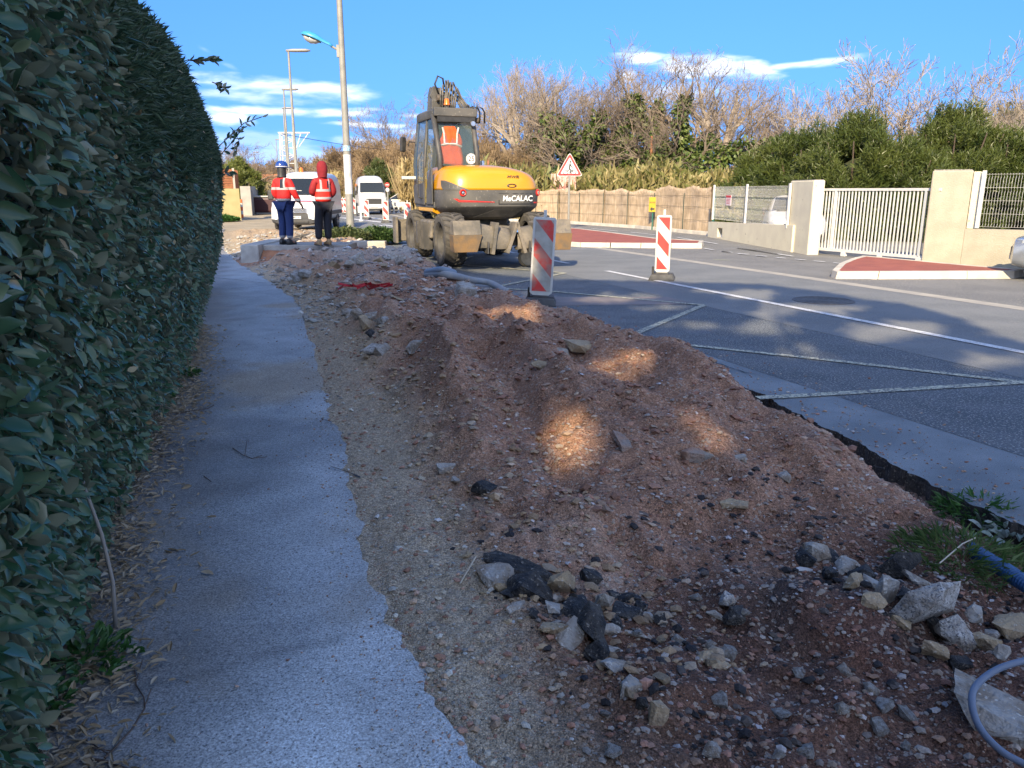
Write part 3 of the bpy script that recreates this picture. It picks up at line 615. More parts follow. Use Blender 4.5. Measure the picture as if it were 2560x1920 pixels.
def wall_right():
    a = G(2400, 664); c = G(2640, 677); L, an = frame2(a, c); t = thing('boundary_wall', 'low roughcast wall carrying mesh fence right of the gate', 'wall', (a.x, a.y, 0), an)
    MB().box(0, L, 0, .22, -.1, .80).build('wall_body', pillar_m, t); MB().box(.02, .14, -.01, .24, .801, 2.0).build('painted_sunlit_face', cream, t, bev=.01)  # paler strip paints the sunlit look of the pillar's narrow face
    d = (c-a).normalized(); mesh_fence('white wire mesh fence on the roughcast wall at right edge', a+d*.22+Vector((0, 0, 0)), c, .82, 1.96, 1, vis_th=.00225)
wall_right()
def gate():
    a = G(2019, 634); c = G(2306, 661); L, an = frame2(a, c); t = thing('sliding_gate', 'white metal sliding gate of slim vertical bars between two pillars', 'gate', (a.x, a.y, 0), an)
    y0 = .18
    MB().box(.02, L-.05, y0-.03, y0+.03, .10, .17).build('bottom_rail', white_m, t); MB().box(.02, L+.1, y0-.03, y0+.03, 1.60, 1.66).build('top_rail', white_m, t)
    n = 30
    for i in range(n):
        x = .08+(L-.45)*i/(n-1); wd = .013 if i != 5 else .035
        if i == 0: first = MB().box(-.014, .014, -.012, .012, .17, 1.60).build('bar', white_m, t, loc=(x, y0, 0))
        elif i == 5: MB().box(-wd, wd, -.025, .025, .171, 1.599).build('gate_post', white_m, t, loc=(x, y0, 0))
        else: o = first.copy(); COL.objects.link(o); o.location = (x, y0, 0)
    for x in (L-.26, L-.08): MB().box(x-.025, x+.025, y0-.03, y0+.03, .10, 1.6).build('end_post', A('grey_paint', (.45, .48, .5)), t)
    MB().box(L-.28, L-.06, y0-.08, y0+.08, 0, .13).build('guide_box', white_m, t, bev=.01)
    for x in (L*.30, L*.62): MB().box(x-.06, x+.06, y0-.05, y0+.05, .0, .10).build('roller', white_m, t)
    MB().box(-.1, L+.1, y0-.015, y0+.015, -.01, .012).build('ground_rail', A('steel', (.3, .29, .27), None, rough=.5, metal=.6), t)
gate()
# --- reed fence
reed_m = None
def reed_mat():
    m = A('reed_screen', (.52, .40, .27), (.40, .30, .195), 3, .9); N = m.node_tree.nodes; L = m.node_tree.links; b = N['Principled BSDF']
    t = N.new('ShaderNodeTexCoord'); mp = N.new('ShaderNodeMapping'); mp.inputs['Scale'].default_value = (70, 70, 1.5); L.new(t.outputs['Object'], mp.inputs[0])
    n = N.new('ShaderNodeTexNoise'); n.inputs['Scale'].default_value = 1; n.inputs['Detail'].default_value = 3; L.new(mp.outputs[0], n.inputs['Vector'])
    r = N.new('ShaderNodeMapRange'); r.inputs[1].default_value = .35; r.inputs[2].default_value = .65; r.inputs[3].default_value = .6; r.inputs[4].default_value = 1.35; L.new(n.outputs[0], r.inputs[0])
    x = N.new('ShaderNodeMixRGB'); x.blend_type = 'MULTIPLY'; x.inputs[0].default_value = 1; src = b.inputs['Base Color'].links[0].from_socket; L.new(src, x.inputs[1]); L.new(r.outputs[0], x.inputs[2]); L.new(x.outputs[0], b.inputs['Base Color'])
    bp = N.new('ShaderNodeBump'); bp.inputs['Strength'].default_value = .7; bp.inputs['Distance'].default_value = .03; L.new(n.outputs[0], bp.inputs['Height']); L.new(bp.outputs[0], b.inputs['Normal']); return m
reed_m = reed_mat()
def reed_fence():
    pts = [(1180, 547), (1290, 550), (1397, 555), (1510, 563), (1570, 568), (1637, 573), (1710, 580), (1772, 586)]
    P = [G(*q) for q in pts]; c = P[3]; t = thing('reed_fence', 'tan reed screen fence on green posts along the far pavement', 'fence', c)
    rng = random.Random(5)
    for k in range(len(P)-1):
        a, d = P[k]-c, P[k+1]-c; L = (d-a).length; n = max(14, int(L/.22)); u = (d-a).normalized(); nr = Vector((-u.y, u.x, 0))
        tops = []; z0 = 1.62-.1*abs(math.sin(k*1.9))
        for i in range(n+1): f = i/n; tops.append(1.62+.045*math.sin(math.pi*f)*(.4+rng.random()*.3)+.05*math.sin(f*7+k)+rng.uniform(-.03, .03)+.11*(k > 4))
        b = MB(); vs = []
        for i in range(n+1):
            f = i/n; q = a+(d-a)*(.006+.988*f)+nr*(.02*math.sin(f*9+k)+rng.uniform(-.008, .008))
            vs += [q+Vector((0, 0, .03)), q+Vector((0, 0, tops[i]-.22)), q+nr*-.02+Vector((0, 0, tops[i]-.12)), q+Vector((0, 0, tops[i])), q+nr*.05+Vector((0, 0, tops[i]-.02)), q+nr*.05+Vector((0, 0, .03))]
        fs = [(i*6+j, (i+1)*6+j, (i+1)*6+j+1, i*6+j+1) for i in range(n) for j in range(5)]
        b.add(vs, fs); b.build('reed_panel', reed_m, t, smooth=True)
        wires = MB()
        for zz_ in (.5, 1.0, 1.42): wires.tube([a+nr*-.045+Vector((0, 0, zz_)), d+nr*-.045+Vector((0, 0, zz_))], .006, 4)
        wires.build('tie_wire', A('wire_dark', (.10, .09, .07)), t)
    for k in range(len(P)-1):
        for f in ((0, .5) if k < 3 else (0,)):
            q = (P[k]+(P[k+1]-P[k])*f)-c; u = (P[k+1]-P[k]).normalized(); nr = Vector((-u.y, u.x, 0)); q = q-nr*.08
            MB().tube([q, q+Vector((0, 0, 1.52))], .017, 6).build('post', A('post_dark_green', (.035, .06, .045)), t)
    e = P[-1]-c; MB().tube([e+Vector((.12, -.05, 0)), e+Vector((.12, -.05, 1.55))], .05, 8).build('end_post', green_m, t)
reed_fence()
# ================================================================== HEDGE
hedge_leaf = leafmat('hedge_leaf', (.035, .10, .048), (.15, .215, .115), .27, back=(.24, .26, .17), tr=.15)
spiky_leaf = leafmat('spiky_leaf', (.03, .075, .045), (.09, .14, .07), .4, tr=.1)
bark_m = A('bark', (.12, .09, .065), (.07, .05, .04), 30, .9, bump=.5, bscale=80)
dead_m = leafmat('dead_leaf', (.30, .22, .12), (.42, .36, .26), .7, tr=.1)
def hedge_profile(s):     # half-profile points (t, z) of the face from foot to top
    b0 = np.interp(s, [-1, 2.9, 4.8, 7, 10.5, 14], [-.70, -.62, -.52, -.32, -.14, .0])
    return b0
def hedge_T(s, z):
    b0 = hedge_profile(s); H = hedge_H(s); f = z/H
    out = np.interp(f, [0, .12, .3, .55, .75, .9, .97, 1.0], [0.0, .05, .13, .22, .25, .20, .06, -.2])
    out = out*np.interp(s, [0, 3, 8, 12, 14.2], [.95, .95, 1.15, 1.45, 1.2])
    return b0+out
def hedge_H(s): return np.interp(s, [-2, 2, 4, 6, 8, 11, 12.8, 13.8, 14.4], [2.42, 2.46, 2.72, 2.85, 2.85, 2.62, 2.45, 2.1, 1.4])
def build_hedge():
    root = thing('hedge', 'tall clipped evergreen hedge with leathery grey green leaves along the sidewalk', 'hedge', W(6, -1.2, 0), ROAD)
    inv = Matrix.Translation(root.location) @ Matrix.Rotation(ROAD, 4, 'Z'); inv = inv.inverted(); inv = np.array(inv)
    def tol(V): return V @ inv[:3, :3].T+inv[:3, 3]
    rng = np.random.default_rng(3)
    # dark backing mesh closing the leaf gaps, inner shade in its colour
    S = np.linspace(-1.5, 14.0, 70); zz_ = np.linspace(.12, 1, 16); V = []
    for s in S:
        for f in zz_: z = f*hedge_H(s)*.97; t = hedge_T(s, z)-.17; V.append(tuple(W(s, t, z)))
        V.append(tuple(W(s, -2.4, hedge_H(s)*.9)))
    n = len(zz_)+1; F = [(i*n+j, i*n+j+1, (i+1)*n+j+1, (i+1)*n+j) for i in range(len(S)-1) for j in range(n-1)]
    me = np_mesh('core', tol(np.array(V)), np.array(F), A('hedge_gap_dark', (.018, .02, .014), (.008, .01, .007), 14, .95, bump=1., bscale=20)); link('core', me, root)
    def sample(N, s0, s1, sb=1.):
        s = s0+(s1-s0)*rng.random(N)**sb; f = rng.random(N); f = np.where(f > .8, .8+(f-.8)*1.0, f); z = f*hedge_H(s)
        d = rng.exponential(.075, N)-.06; t = hedge_T(s, z)-d+.05*fbm(s, z, 1.6, 3, 5)
        return s, t, z, f
    def place(s, t, z):
        return np.stack([-s*math.sin(ROAD)+t*math.cos(ROAD), s*math.cos(ROAD)+t*math.sin(ROAD), z], -1)
    allV = []; allF = []; allT = []; off = 0
    def add(V, F, T_):
        nonlocal off
        allV.append(V); allF.append(F+off); allT.append(T_); off += len(V)
    NT = np.array(W(0, 1, 0)); SD = np.array(W(1, 0, 0)); UP = np.array([0, 0, 1.])
    chunks = [(14500, -.6, 2.2, (.028, .085)), (20000, 2.2, 5.0, (.03, .08)), (17000, 5, 9, (.035, .08)), (16500, 9, 14.35, (.045, .08))]
    keep = None
    for N, s0, s1, (l0, l1) in chunks:
        s, t, z, f = sample(N, s0, s1); low = (z > .10*hedge_H(s)) | (rng.random(N) < .35); s, t, z, f = s[low], t[low], z[low], f[low]; N = len(s)
        holes = fbm(s, z, 2.6, 3, 77); hk = (holes > -.24) | (rng.random(N) < .22); s, t, z, f = s[hk], t[hk], z[hk], f[hk]; N = len(s)
        P = place(s, t, z)
        tt = (s > 4.2) & (z > 1.85+.45*fbm(s, z, 1.1, 2, 8)-.02*(s-4.2)) 
        P = P[~tt]; fz = f[~tt]; N = len(P)
        upw = np.clip((fz-.8)*4, 0, 1)[:, None]
        out = NT*(1-upw)+UP*upw
        D = norm(out*.55+rng.normal(0, .55, (N, 3))+np.array([0, 0, -.35])*(1-upw)+SD*-.1); Nn = norm(out*.8+UP*.55+rng.normal(0, .55, (N, 3)))
        ln = l0+(l1-l0)*rng.random(N)**1.3; V, F, T_ = leaves(P, D, Nn, ln, ln*(.42+.16*rng.random(N)), rng=rng, tint=np.clip(rng.random(N)**2.0+.22*fbm(P[:, 1], P[:, 2], 1.3, 3, 91), 0, 1)); add(V, F, T_)
    # the nearest ones, each its own leaf
    me0 = []
    for k in range(4):
        V, F, T_ = leaves(np.zeros((1, 3)), np.array([[1., 0, 0]]), np.array([[0, 0, 1.]]), np.array([1.]), np.array([.44+.05*k]), tint=np.array([[.15, .35, .6, .9][k]])); me0.append(np_mesh('leaf', V, F, hedge_leaf, True, tint=T_))
    for i in range(290):
        s = .75+1.9*rng.random(); f = .08+.80*rng.random(); z = f*hedge_H(s); t = float(hedge_T(s, z))+.03+.03*rng.random()
        d = Vector(NT*.5+rng.normal(0, .5, 3)+np.array([0, 0, -.4])).normalized(); nn_ = Vector(NT*.8+UP*.5+rng.normal(0, .4, 3)); y = nn_.cross(d).normalized(); zx = d.cross(y)
        ln = rng.uniform(.06, .10); M = Matrix((d, y, zx)).transposed().to_4x4(); M = Matrix.Translation(W(s, t, z)) @ M @ Matrix.Scale(ln, 4)
        o = link('leaf', me0[int(rng.random()*4)], root); o.matrix_local = root_inv(root) @ M
    me = np_mesh('foliage', tol(np.concatenate(allV)), np.concatenate(allF), hedge_leaf, True, tint=np.concatenate(allT)); tag(link('foliage', me, root), kind='stuff')
    # withered leaves caught in it
    N = 420; s, t, z, f = sample(N, .2, 12); P = place(s, t+.03, z); ln = .03+.03*rng.random(N); V, F, T_ = leaves(P, norm(rng.normal(0, 1, (N, 3))), rng.normal(0, 1, (N, 3))+NT, ln, ln*.5, rng=rng)
    tag(link('dead_leaves', np_mesh('dead_leaves', tol(V), F, leafmat('withered', (.30, .20, .09), (.42, .36, .20), .6), True, tint=T_), root), kind='stuff')
    # twigs seen in the gaps
    sg = []
    for i in range(700):
        s = -.3+9*rng.random()**1.3; z = rng.uniform(.15, 2.4); t = float(hedge_T(s, z))-.14; p = np.array(W(s, t, z)); d = NT*.5+UP*rng.uniform(-.2, .9)+SD*rng.normal(0, .5); L = rng.uniform(.12, .3); r = rng.uniform(.002, .005)
        sg.append([*p, *(p+d*L), r, r*.5])
    V, F = segs_mesh(np.array(sg), 4); me = np_mesh('twigs', tol(V), F, A('twig', (.16, .10, .07), (.10, .07, .05), 20, .8)); tag(link('twigs', me, root), kind='stuff')
    for (s, t, z1, lean, r, cm) in ((2.95, -.43, .72, .16, .008, (.30, .27, .23)), (2.8, -.58, .75, .08, .012, (.12, .08, .06)), (2.2, -.66, .6, .05, .010, (.14, .10, .07)), (4.6, -.55, .5, .05, .01, (.12, .09, .07))):
        b = MB(); p = [W(s+.02*math.sin(3*q)+lean*q*.6, t-.05*q+.02*math.sin(5*q), z1*q) for q in (0, .25, .5, .75, 1)]
        p = [root_inv(root) @ v for v in p]; b.tube(p, [r, r*.95, r*.9, r*.8, r*.7], 7); b.build('stem', A('stem%d' % int(s*100), cm, None, rough=.8), root, smooth=True)
    # sprigs that stick out against the sky
    for u0, v0, pts, dep in ((548, 365, [(575, 340), (610, 308), (655, 292)], 11.), (545, 395, [(585, 350), (600, 330)], 11.), (560, 350, [(585, 330), (598, 352), (590, 375)], 11.), (470, 150, [(490, 152), (512, 150), (535, 150)], 6.3), (530, 205, [(548, 212), (565, 222), (556, 218)], 9.), (515, 450, [(560, 430), (575, 432)], 11.5)):
        P = [GD(u0, v0, dep)]+[GD(u, v, dep) for u, v in pts]; P = [root_inv(root) @ q for q in P]; b = MB(); b.tube(P, [.006]*len(P), 5); LP, LD = [], []
        for a, c in zip(P, P[1:]):
            for q in range(3):
                for sgn in (-1, 1):
                    if rng.random() < .3: continue
                    LP.append(a.lerp(c, (q+.5*rng.random())/3)); LD.append((c-a).normalized()+Vector(rng.normal(0, .5, 3))+Vector((0, 0, sgn*.7)))
        LP.append(P[-1]); LD.append(P[-1]-P[-2])
        V, F, T_ = leaves(np.array([tuple(q) for q in LP]), np.array([tuple(q) for q in LD]), rng.normal(0, 1, (len(LP), 3)), .085*dep/11+.02, .036*dep/11+.01, rng=rng, tint=np.full(len(LP), .3))
        sp_ = b.build('sprig', A('twig', (.16, .10, .07)), root); link('sprig_leaves', np_mesh('sprig_leaves', V, F, hedge_leaf, tint=T_), sp_)
    # spiky shrub rising through the top
    sh = thing('oleander_shrub', 'dark spiky leaved shrub rising through the top of the sidewalk hedge', 'shrub', W(8, -.6, 0), ROAD)
    AV, AF, AT = [], [], []; o2 = 0
    for N, s0, s1 in ((2600, 3.9, 8), (2600, 8, 13.6)):
        s = s0+(s1-s0)*rng.random(N); H = hedge_H(s); z = 1.5+np.maximum(H-1.5, .05)*rng.random(N)**.6; z = np.where(rng.random(N) < .35, H*(.97+.05*rng.random(N)), z)
        ok = (z > 1.75+.45*fbm(s, z, 1.1, 2, 8)-.02*(s-4.2)); s, z = s[ok], z[ok]; H = hedge_H(s); t = hedge_T(s, np.minimum(z, H*.999))-.03+.06*rng.random(len(s))-(z > .96*H)*rng.random(len(s))*.5
        P = place(s, t, z+.05*rng.random(len(s))); k = 11; N = len(P); up = np.clip((z/H-.8)*4, 0, 1)[:, None]; ax = norm(NT*(1-up*.7)+UP*(.45+up)+rng.normal(0, .28, (N, 3)))
        Pm = np.repeat(P, k, 0)+np.repeat(ax, k, 0)*(np.tile(np.linspace(-.05, .05, k), N)[:, None]); Dm = norm(np.repeat(ax, k, 0)*.8+rng.normal(0, .45, (N*k, 3)))
        ln = .06+.045*rng.random(N*k); V, F, T_ = leaves(Pm, Dm, rng.normal(0, 1, (N*k, 3))+UP, ln, ln*.17, LANCE_V, LANCE_T, rng=rng); AV.append(V); AF.append(F+o2); AT.append(T_); o2 += len(V)
    inv2 = np.array((Matrix.Translation(sh.location) @ Matrix.Rotation(ROAD, 4, 'Z')).inverted()); V = np.concatenate(AV) @ inv2[:3, :3].T+inv2[:3, 3]
    me = np_mesh('foliage', V, np.concatenate(AF), spiky_leaf, tint=np.concatenate(AT)); tag(link('foliage', me, sh), kind='stuff')
    b = MB()
    for s, t in ((4.8, -.9), (6.8, -.8), (8.9, -.65), (11.2, -.5), (12.8, -.5)):
        for q in range(3): b.tube([inv_pt(sh, W(s, t, 0)), inv_pt(sh, W(s+.2*(q-1), t-.1, 1.2)), inv_pt(sh, W(s+.4*(q-1), t-.1, 2.2))], [.03, .02, .01], 6)
    b.build('stems', bark_m, sh)
def root_inv(r): return (Matrix.Translation(r.location) @ Matrix.Rotation(r.rotation_euler.z, 4, 'Z')).inverted()
def inv_pt(r, p): return root_inv(r) @ Vector(p)
build_hedge()
# low garden wall behind the foot of the hedge
gw = MB(); gw.box(-1.5, 9, -.1, .1, -.05, .34); o = gw.build('garden_plinth', A('plinth', (.42, .40, .37), (.34, .33, .31), 5, .9, bump=.3), rot=(0, 0, math.pi/2+ROAD), loc=W(0, -.98, 0)); tag(o, 'pale concrete plinth showing between the foot of the hedge leaves', 'wall')
# leaf litter, weeds, sticks on the path edge
def litter():
    rng = np.random.default_rng(9)
    def base(N, s0, s1, w):
        s = s0+(s1-s0)*rng.random(N)**1.2; t = np.interp(s, [1.5, 2.9, 4.8, 7, 10.5], [-.52, -.58, -.46, -.26, -.1])-.30+np.abs(rng.normal(0, w, N))*1.1+.08*fbm(s, s*0, 1.8, 2, 3); return s, t
    s, t = base(8500, 1.5, 10, .15); t = t+.20; P = np.stack([-s*math.sin(ROAD)+t*math.cos(ROAD), s*math.cos(ROAD)+t*math.sin(ROAD), .006+.02*rng.random(len(s))], -1)
    D = rng.normal(0, 1, (len(s), 3))*np.array([1, 1, .18]); ln = .018+.045*rng.random(len(s))**1.6; V, F, T_ = leaves(P, D, rng.normal(0, .35, (len(s), 3))+np.array([0, 0, 1]), ln, ln*(.15+.3*rng.random(len(s))), rng=rng)
    tag(link('leaf_litter', np_mesh('leaf_litter', V, F, dead_m, tint=T_)), 'dry brown leaf litter heaped under the hedge on the path edge', 'leaf litter', kind='stuff')
    weed = leafmat('weed_leaf', (.03, .10, .02), (.07, .17, .035), .5, tr=.25)
    def weeds(name, label, spots, n, ln0, h, m=weed, TV=LEAF_V, TT=LEAF_T, wr=.6):
        for k, (c, r) in enumerate(spots):
            c = Vector(c); N = int(n*r/.15); a = rng.random(N)*6.28; q = np.sqrt(rng.random(N))*r; P = np.stack([q*np.cos(a), q*np.sin(a), .01+h*rng.random(N)*(1-q/r*.6)], -1)
            D = np.stack([np.cos(a), np.sin(a), .25+.7*rng.random(N)], -1)+rng.normal(0, .45, (N, 3)); l_ = ln0*(.6+.8*rng.random(N)); V, F, T_ = leaves(P, D, rng.normal(0, .4, (N, 3))+np.array([0, 0, 1]), l_, l_*wr, TV, TT, rng=rng)
            t = thing(name, label[k], 'weed', c); tag(link('leaves', np_mesh('leaves', V, F, m, tint=T_), t), kind='stuff')
            b = MB()
            for j in range(8): aa = j*.8; b.tube([(0, 0, -.02), (.4*r*math.cos(aa), .4*r*math.sin(aa), h*.6), (.8*r*math.cos(aa), .8*r*math.sin(aa), h*.9)], .0025, 4)
            b.build('stems', A('weed_stem', (.10, .16, .05)), t)
    weeds('weed_clump', ['bright green weed clump at the hedge foot nearest the bottom left corner', 'green weeds spreading among dry leaves under the hedge', 'small green weed at the hedge foot beside the pale bare stem', 'tiny green weed growing out of the middle of the path edge further on', 'low green sprouts in front of the hedge beyond the sprawling twigs'],
          [(G(60, 1790), .13), (G(215, 1660), .16), (G(285, 1215), .06), (G(480, 940), .06), (G(412, 1000), .07)], 240, .035, .07)
    for k in range(1): pass
    grass = leafmat('grass_blade', (.06, .13, .03), (.16, .22, .07), .5, tr=.3)
    pz = lambda u, v: on_dirt(u, v)
    weeds('grass_tuft', ['tuft of green grass and weeds left of the blue ribbed pipe end'], [(pz(2400, 1410), .26)], 420, .07, .09, grass, LANCE_V, LANCE_T, .10)
    weeds('grass_tuft', ['feathery green weed clump at the foot of the cut road edge'], [(pz(2445, 1300), .20)], 330, .06, .13, weed, LANCE_V, LANCE_T, .22)
    thistle = leafmat('thistle_leaf', (.20, .27, .24), (.34, .40, .38), .6, tr=.15)
    weeds('thistle', ['silvery jagged thistle leaves above the blue ribbed pipe'], [(pz(2530, 1345), .15)], 90, .075, .06, thistle, LEAF_V, LEAF_T, .4)
    weeds('weed_clump', ['yellow green weeds against the far yellow wall'], [(G(562, 553), .75)], 900, .09, .35)
    weeds('weed_clump', ['dark green leafy weeds round the foot of the tall lamp post'], [(W(24.0, 5.1, .1), .8)], 1200, .13, .42, leafmat('dark_weed', (.03, .07, .02), (.08, .13, .04), .5, tr=.2))
    weeds('weed_clump', ['scrubby green plants behind the kerb stone left of the lamp post'], [(W(23.5, 4.0, .15), .7)], 900, .12, .4, MATS.get('x') or leafmat('dark_weed2', (.05, .08, .03), (.13, .15, .06), .5, tr=.2))
    # sticks and twigs
    st = A('stick', (.13, .09, .065), (.08, .06, .045), 30, .8)
    def stick(label, px, r=.0035, z=.006, m=st, br=()):
        P = [G(u, v, z) for u, v in px]; c = P[0].copy(); t = thing('fallen_twig', label, 'twig', c); b = MB()
        b.tube([p-c+Vector((0, 0, .004*math.sin(i*2.))) for i, p in enumerate(P)], [r*(1-.5*i/len(P)) for i in range(len(P))], 5)
        b.build('stem', m, t)
        for q in br: MB().tube([G(u, v, z+.004)-c for u, v in q], r*.6, 4).build('side_twig', m, t)
    stick('long crooked fallen twig lying on the pale path near bottom left', [(262, 1895), (290, 1870), (330, 1820), (362, 1770), (360, 1745), (340, 1710), (335, 1660)], .0035, br=[[(340, 1705), (356, 1650)], [(362, 1765), (378, 1722)], [(270, 1885), (215, 1850)], [(280, 1878), (232, 1870), (228, 1845)]])
    stick('thick brown twig at the very bottom edge of the picture on the path', [(225, 1898), (260, 1905), (330, 1925)], .006)
    stick('small three pronged twig standing out on the middle of the path', [(582, 1120), (606, 1138), (630, 1145), (655, 1138)], .003, br=[[(612, 1140), (618, 1100)], [(640, 1145), (668, 1142)]])
    stick('short dark twig lying across the path by the hedge gap', [(252, 1408), (275, 1412), (302, 1410)], .004)
    stick('thin twig on the path beyond the pronged twig', [(400, 1142), (430, 1140)], .003); stick('tiny curved dark twig below the pronged twig', [(510, 1190), (528, 1205)], .003)
    stick('sprawling branched twig reaching from the hedge onto the path', [(440, 1035), (480, 1028), (520, 1020), (535, 1012)], .004, br=[[(470, 1032), (500, 1045)], [(490, 1026), (530, 1030)]])
    straw = A('straw', (.55, .48, .36), None, rough=.7); 
    c = on_dirt(1150, 1465); t = thing('straw_stalk', 'single pale straw stalk leaning on the rubble beside the path', 'stalk', c); MB().tube([(0, 0, .01), tuple(on_dirt(1190, 1412)-c+Vector((0, 0, .04)))], .004, 5).build('stem', straw, t)
    c = on_dirt(2345, 1435); t = thing('straw_stalk', 'curved yellow straw stalk across the green grass beside the pipe', 'stalk', c); MB().tube([(0, 0, .05), tuple(on_dirt(2400, 1400)-c+Vector((0, 0, .08))), tuple(on_dirt(2432, 1385)-c+Vector((0, 0, .08)))], .003, 5).build('stem', straw, t)
litter()
# ================================================================== TREES
twig_m = A('bare_twig', (.25, .20, .155), (.155, .12, .09), .5, .85)
twig_w = A('bare_branch_pale', (.33, .28, .225), (.19, .155, .12), 1.2, .85)
twig_b = A('brown_twig', (.25, .175, .10), (.16, .115, .065), .5, .85)
def grow(rng, H, trunk_h, n0, spread, lv, r0, up=.35, wig=.24, dens=1., twig_r=.012):
    segs = []; rec = []
    def branch(p, d, L, r, depth):
        k = [6, 5, 4, 3, 2][min(depth, 4)]; pts = [p]
        for i in range(k):
            d = d+rng.normal(0, wig, 3)+np.array([0, 0, up*.12]); d = d/np.linalg.norm(d); q = p+d*L/k
            ra, rb = r*(1-.75*i/k), r*(1-.75*(i+1)/k); segs.append([*p, *q, ra, rb, depth]); pts.append(q)
            if depth < lv and i >= (1 if depth else 0):
                nb = [2, 2.3, 2.6, 2.6, 2][depth]*dens; nb = int(nb)+(rng.random() < nb-int(nb))
                for _ in range(nb):
                    a = rng.normal(0, 1, 3); a = a-d*a.dot(d); a = a/np.linalg.norm(a); ang = spread*(.6+.7*rng.random())
                    nd = d*math.cos(ang)+a*math.sin(ang)+np.array([0, 0, up*.3]); nd /= np.linalg.norm(nd)
                    branch(q, nd, L*(.42+.28*rng.random())*(1-.35*i/k), max(rb*.62, twig_r*.5), depth+1)
            p = q
    tp = np.zeros(3); d = np.array([rng.normal(0, .06), rng.normal(0, .06), 1.]); p = tp
    for i in range(4):
        q = p+d*trunk_h/4+np.array([rng.normal(0, .06), rng.normal(0, .06), 0]); segs.append([*p, *q, r0*(1.15-.1*i), r0*(1.05-.1*i), -1]); p = q
        if i >= 2:
            for k in range(n0//2):
                a = 6.28*(k+rng.random())/(n0/2); tl = spread*(.45+.75*rng.random()); nd = np.array([math.cos(a)*math.sin(tl), math.sin(a)*math.sin(tl), math.cos(tl)])
                branch(p, nd, (H-trunk_h)*(.62+.3*rng.random()), r0*.62, 0)
    return np.array(segs)
def tree_proto(name, label, seed, H, trunk_h, n0, spread, lv, r0, m, loc, rz=0., group='bare trees beyond the reed fence', ivy=0, ivyto=.62, cat='tree', twr=.0085, **kw):
    rng = np.random.default_rng(seed); S = grow(rng, H, trunk_h, n0, spread, lv, r0, twig_r=twr, **kw); S[:, 6] = np.maximum(S[:, 6], twr); S[:, 7] = np.maximum(S[:, 7], twr*.8)
    f = H/S[:, 5].max(); S[:, :6] *= f
    t = thing(name, label, cat, loc, rz, group)
    thick = S[:, 8] <= 0; V, F = segs_mesh(S[thick], 7); link('trunk', np_mesh('trunk', V, F, m, True), t)
    V, F = segs_mesh(S[~thick], 3); o = link('crown', np_mesh('crown', V, F, m), t); tag(o, kind='stuff')
    if ivy:
        C = S[(S[:, 8] <= 0) & (S[:, 5] < H*ivyto) & (S[:, 6] > .07)]; w = np.linalg.norm(C[:, 3:6]-C[:, :3], axis=1)*(C[:, 6]+.25); idx = rng.choice(len(C), ivy, p=w/w.sum()); q = rng.random((ivy, 1)); P = C[idx, :3]*(1-q)+C[idx, 3:6]*q
        o3 = norm(rng.normal(0, 1, (ivy, 3))); rad = (C[idx, 6]*1.2+.14+.26*np.abs(rng.normal(0, 1, ivy)))[:, None]*(1.25-P[:, 2:3]/H); P = P+o3*rad*(1+.5*fbm(P[:, 0]+P[:, 1], P[:, 2], 1.1, 2, seed)[:, None])
        ln = .2+.16*rng.random(ivy); V, F, T_ = leaves(P, o3+rng.normal(0, .6, (ivy, 3))+np.array([0, 0, -.4]), o3+np.array([0, 0, .6]), ln, ln*.8, DIA_V, DIA_T, rng=rng)
        tag(link('ivy', np_mesh('ivy', V, F, leafmat('ivy_leaf%d' % seed, (.055, .10, .022), (.17, .21, .055), .5, tr=.2), tint=T_), t), kind='stuff')
    return t
def at_d(u, depth): p = GD(u, 477, depth); return Vector((p.x, p.y, -.3))
def hz(v, depth): return EYE+(477-v)/FPX*depth*1.0+.3       # height of something whose top shows at row v
big = tree_proto('ivy_tree', 'tallest bare tree with thick ivy covered forked trunks below a white cloud', 21, hz(104, 53), 3.4, 9, .62, 3, .46, twig_m, at_d(1715, 53), .4, ivy=15000, ivyto=.66, dens=.8, up=.42)
iv2 = tree_proto('ivy_tree', 'ivy clad bare tree with dark green limbs just left of the tallest tree', 33, hz(185, 53), 2.2, 7, .5, 3, .3, twig_m, at_d(1575, 53), 1.2, ivy=9000, ivyto=.68, dens=.85)
iv3 = tree_proto('ivy_tree', 'leaning ivy clad tree above the red triangle sign', 47, hz(178, 53), 2., 7, .6, 3, .32, twig_m, at_d(1432, 53), 2.2, ivy=10000, ivyto=.72, dens=.85)
b1 = tree_proto('bare_tree', 'pale barked bare tree directly right of the excavator cab', 52, hz(166, 58), 4.2, 7, .5, 3, .34, twig_w, at_d(1300, 58), 0., dens=.76, up=.5)
b2 = tree_proto('bare_tree', 'fine branched greyish bare tree behind the right end of reeds', 64, hz(250, 62), 2., 6, .5, 3, .18, twig_m, at_d(1880, 62), 0., dens=.8)
fig = tree_proto('bare_tree', 'wide bare tree with upturned knobbly branches rising behind the oleanders', 71, hz(135, 44), 1.6, 10, .72, 3, .2, twig_w, at_d(2235, 44), 0., group='bare trees behind the oleanders', dens=.72, up=.55, twr=.013)
def cp(src, label, u, depth, vtop, Hs, rz, wx=1., group=None):
    c = copy_tree(src); c.location = at_d(u, depth); k = hz(vtop, depth)/Hs; c.scale = (k*wx, k*wx, k); c.rotation_euler.z = rz; c['label'] = label
    if group: c['group'] = group
    return c
H1 = hz(166, 58); H2 = hz(250, 62); H3 = hz(135, 44)
cp(b1, 'rounded bare tree crown left of the ivy clad trunks', 1375, 60, 180, H1, 2.1, .95)
cp(b1, 'bare tree filling the gap between the two smaller ivy trees', 1505, 64, 200, H1, 4.0, 1.0)
cp(b1, 'tall bare tree whose twigs merge into the right side of the tallest crown', 1800, 62, 150, H1, 1.0, 1.3)
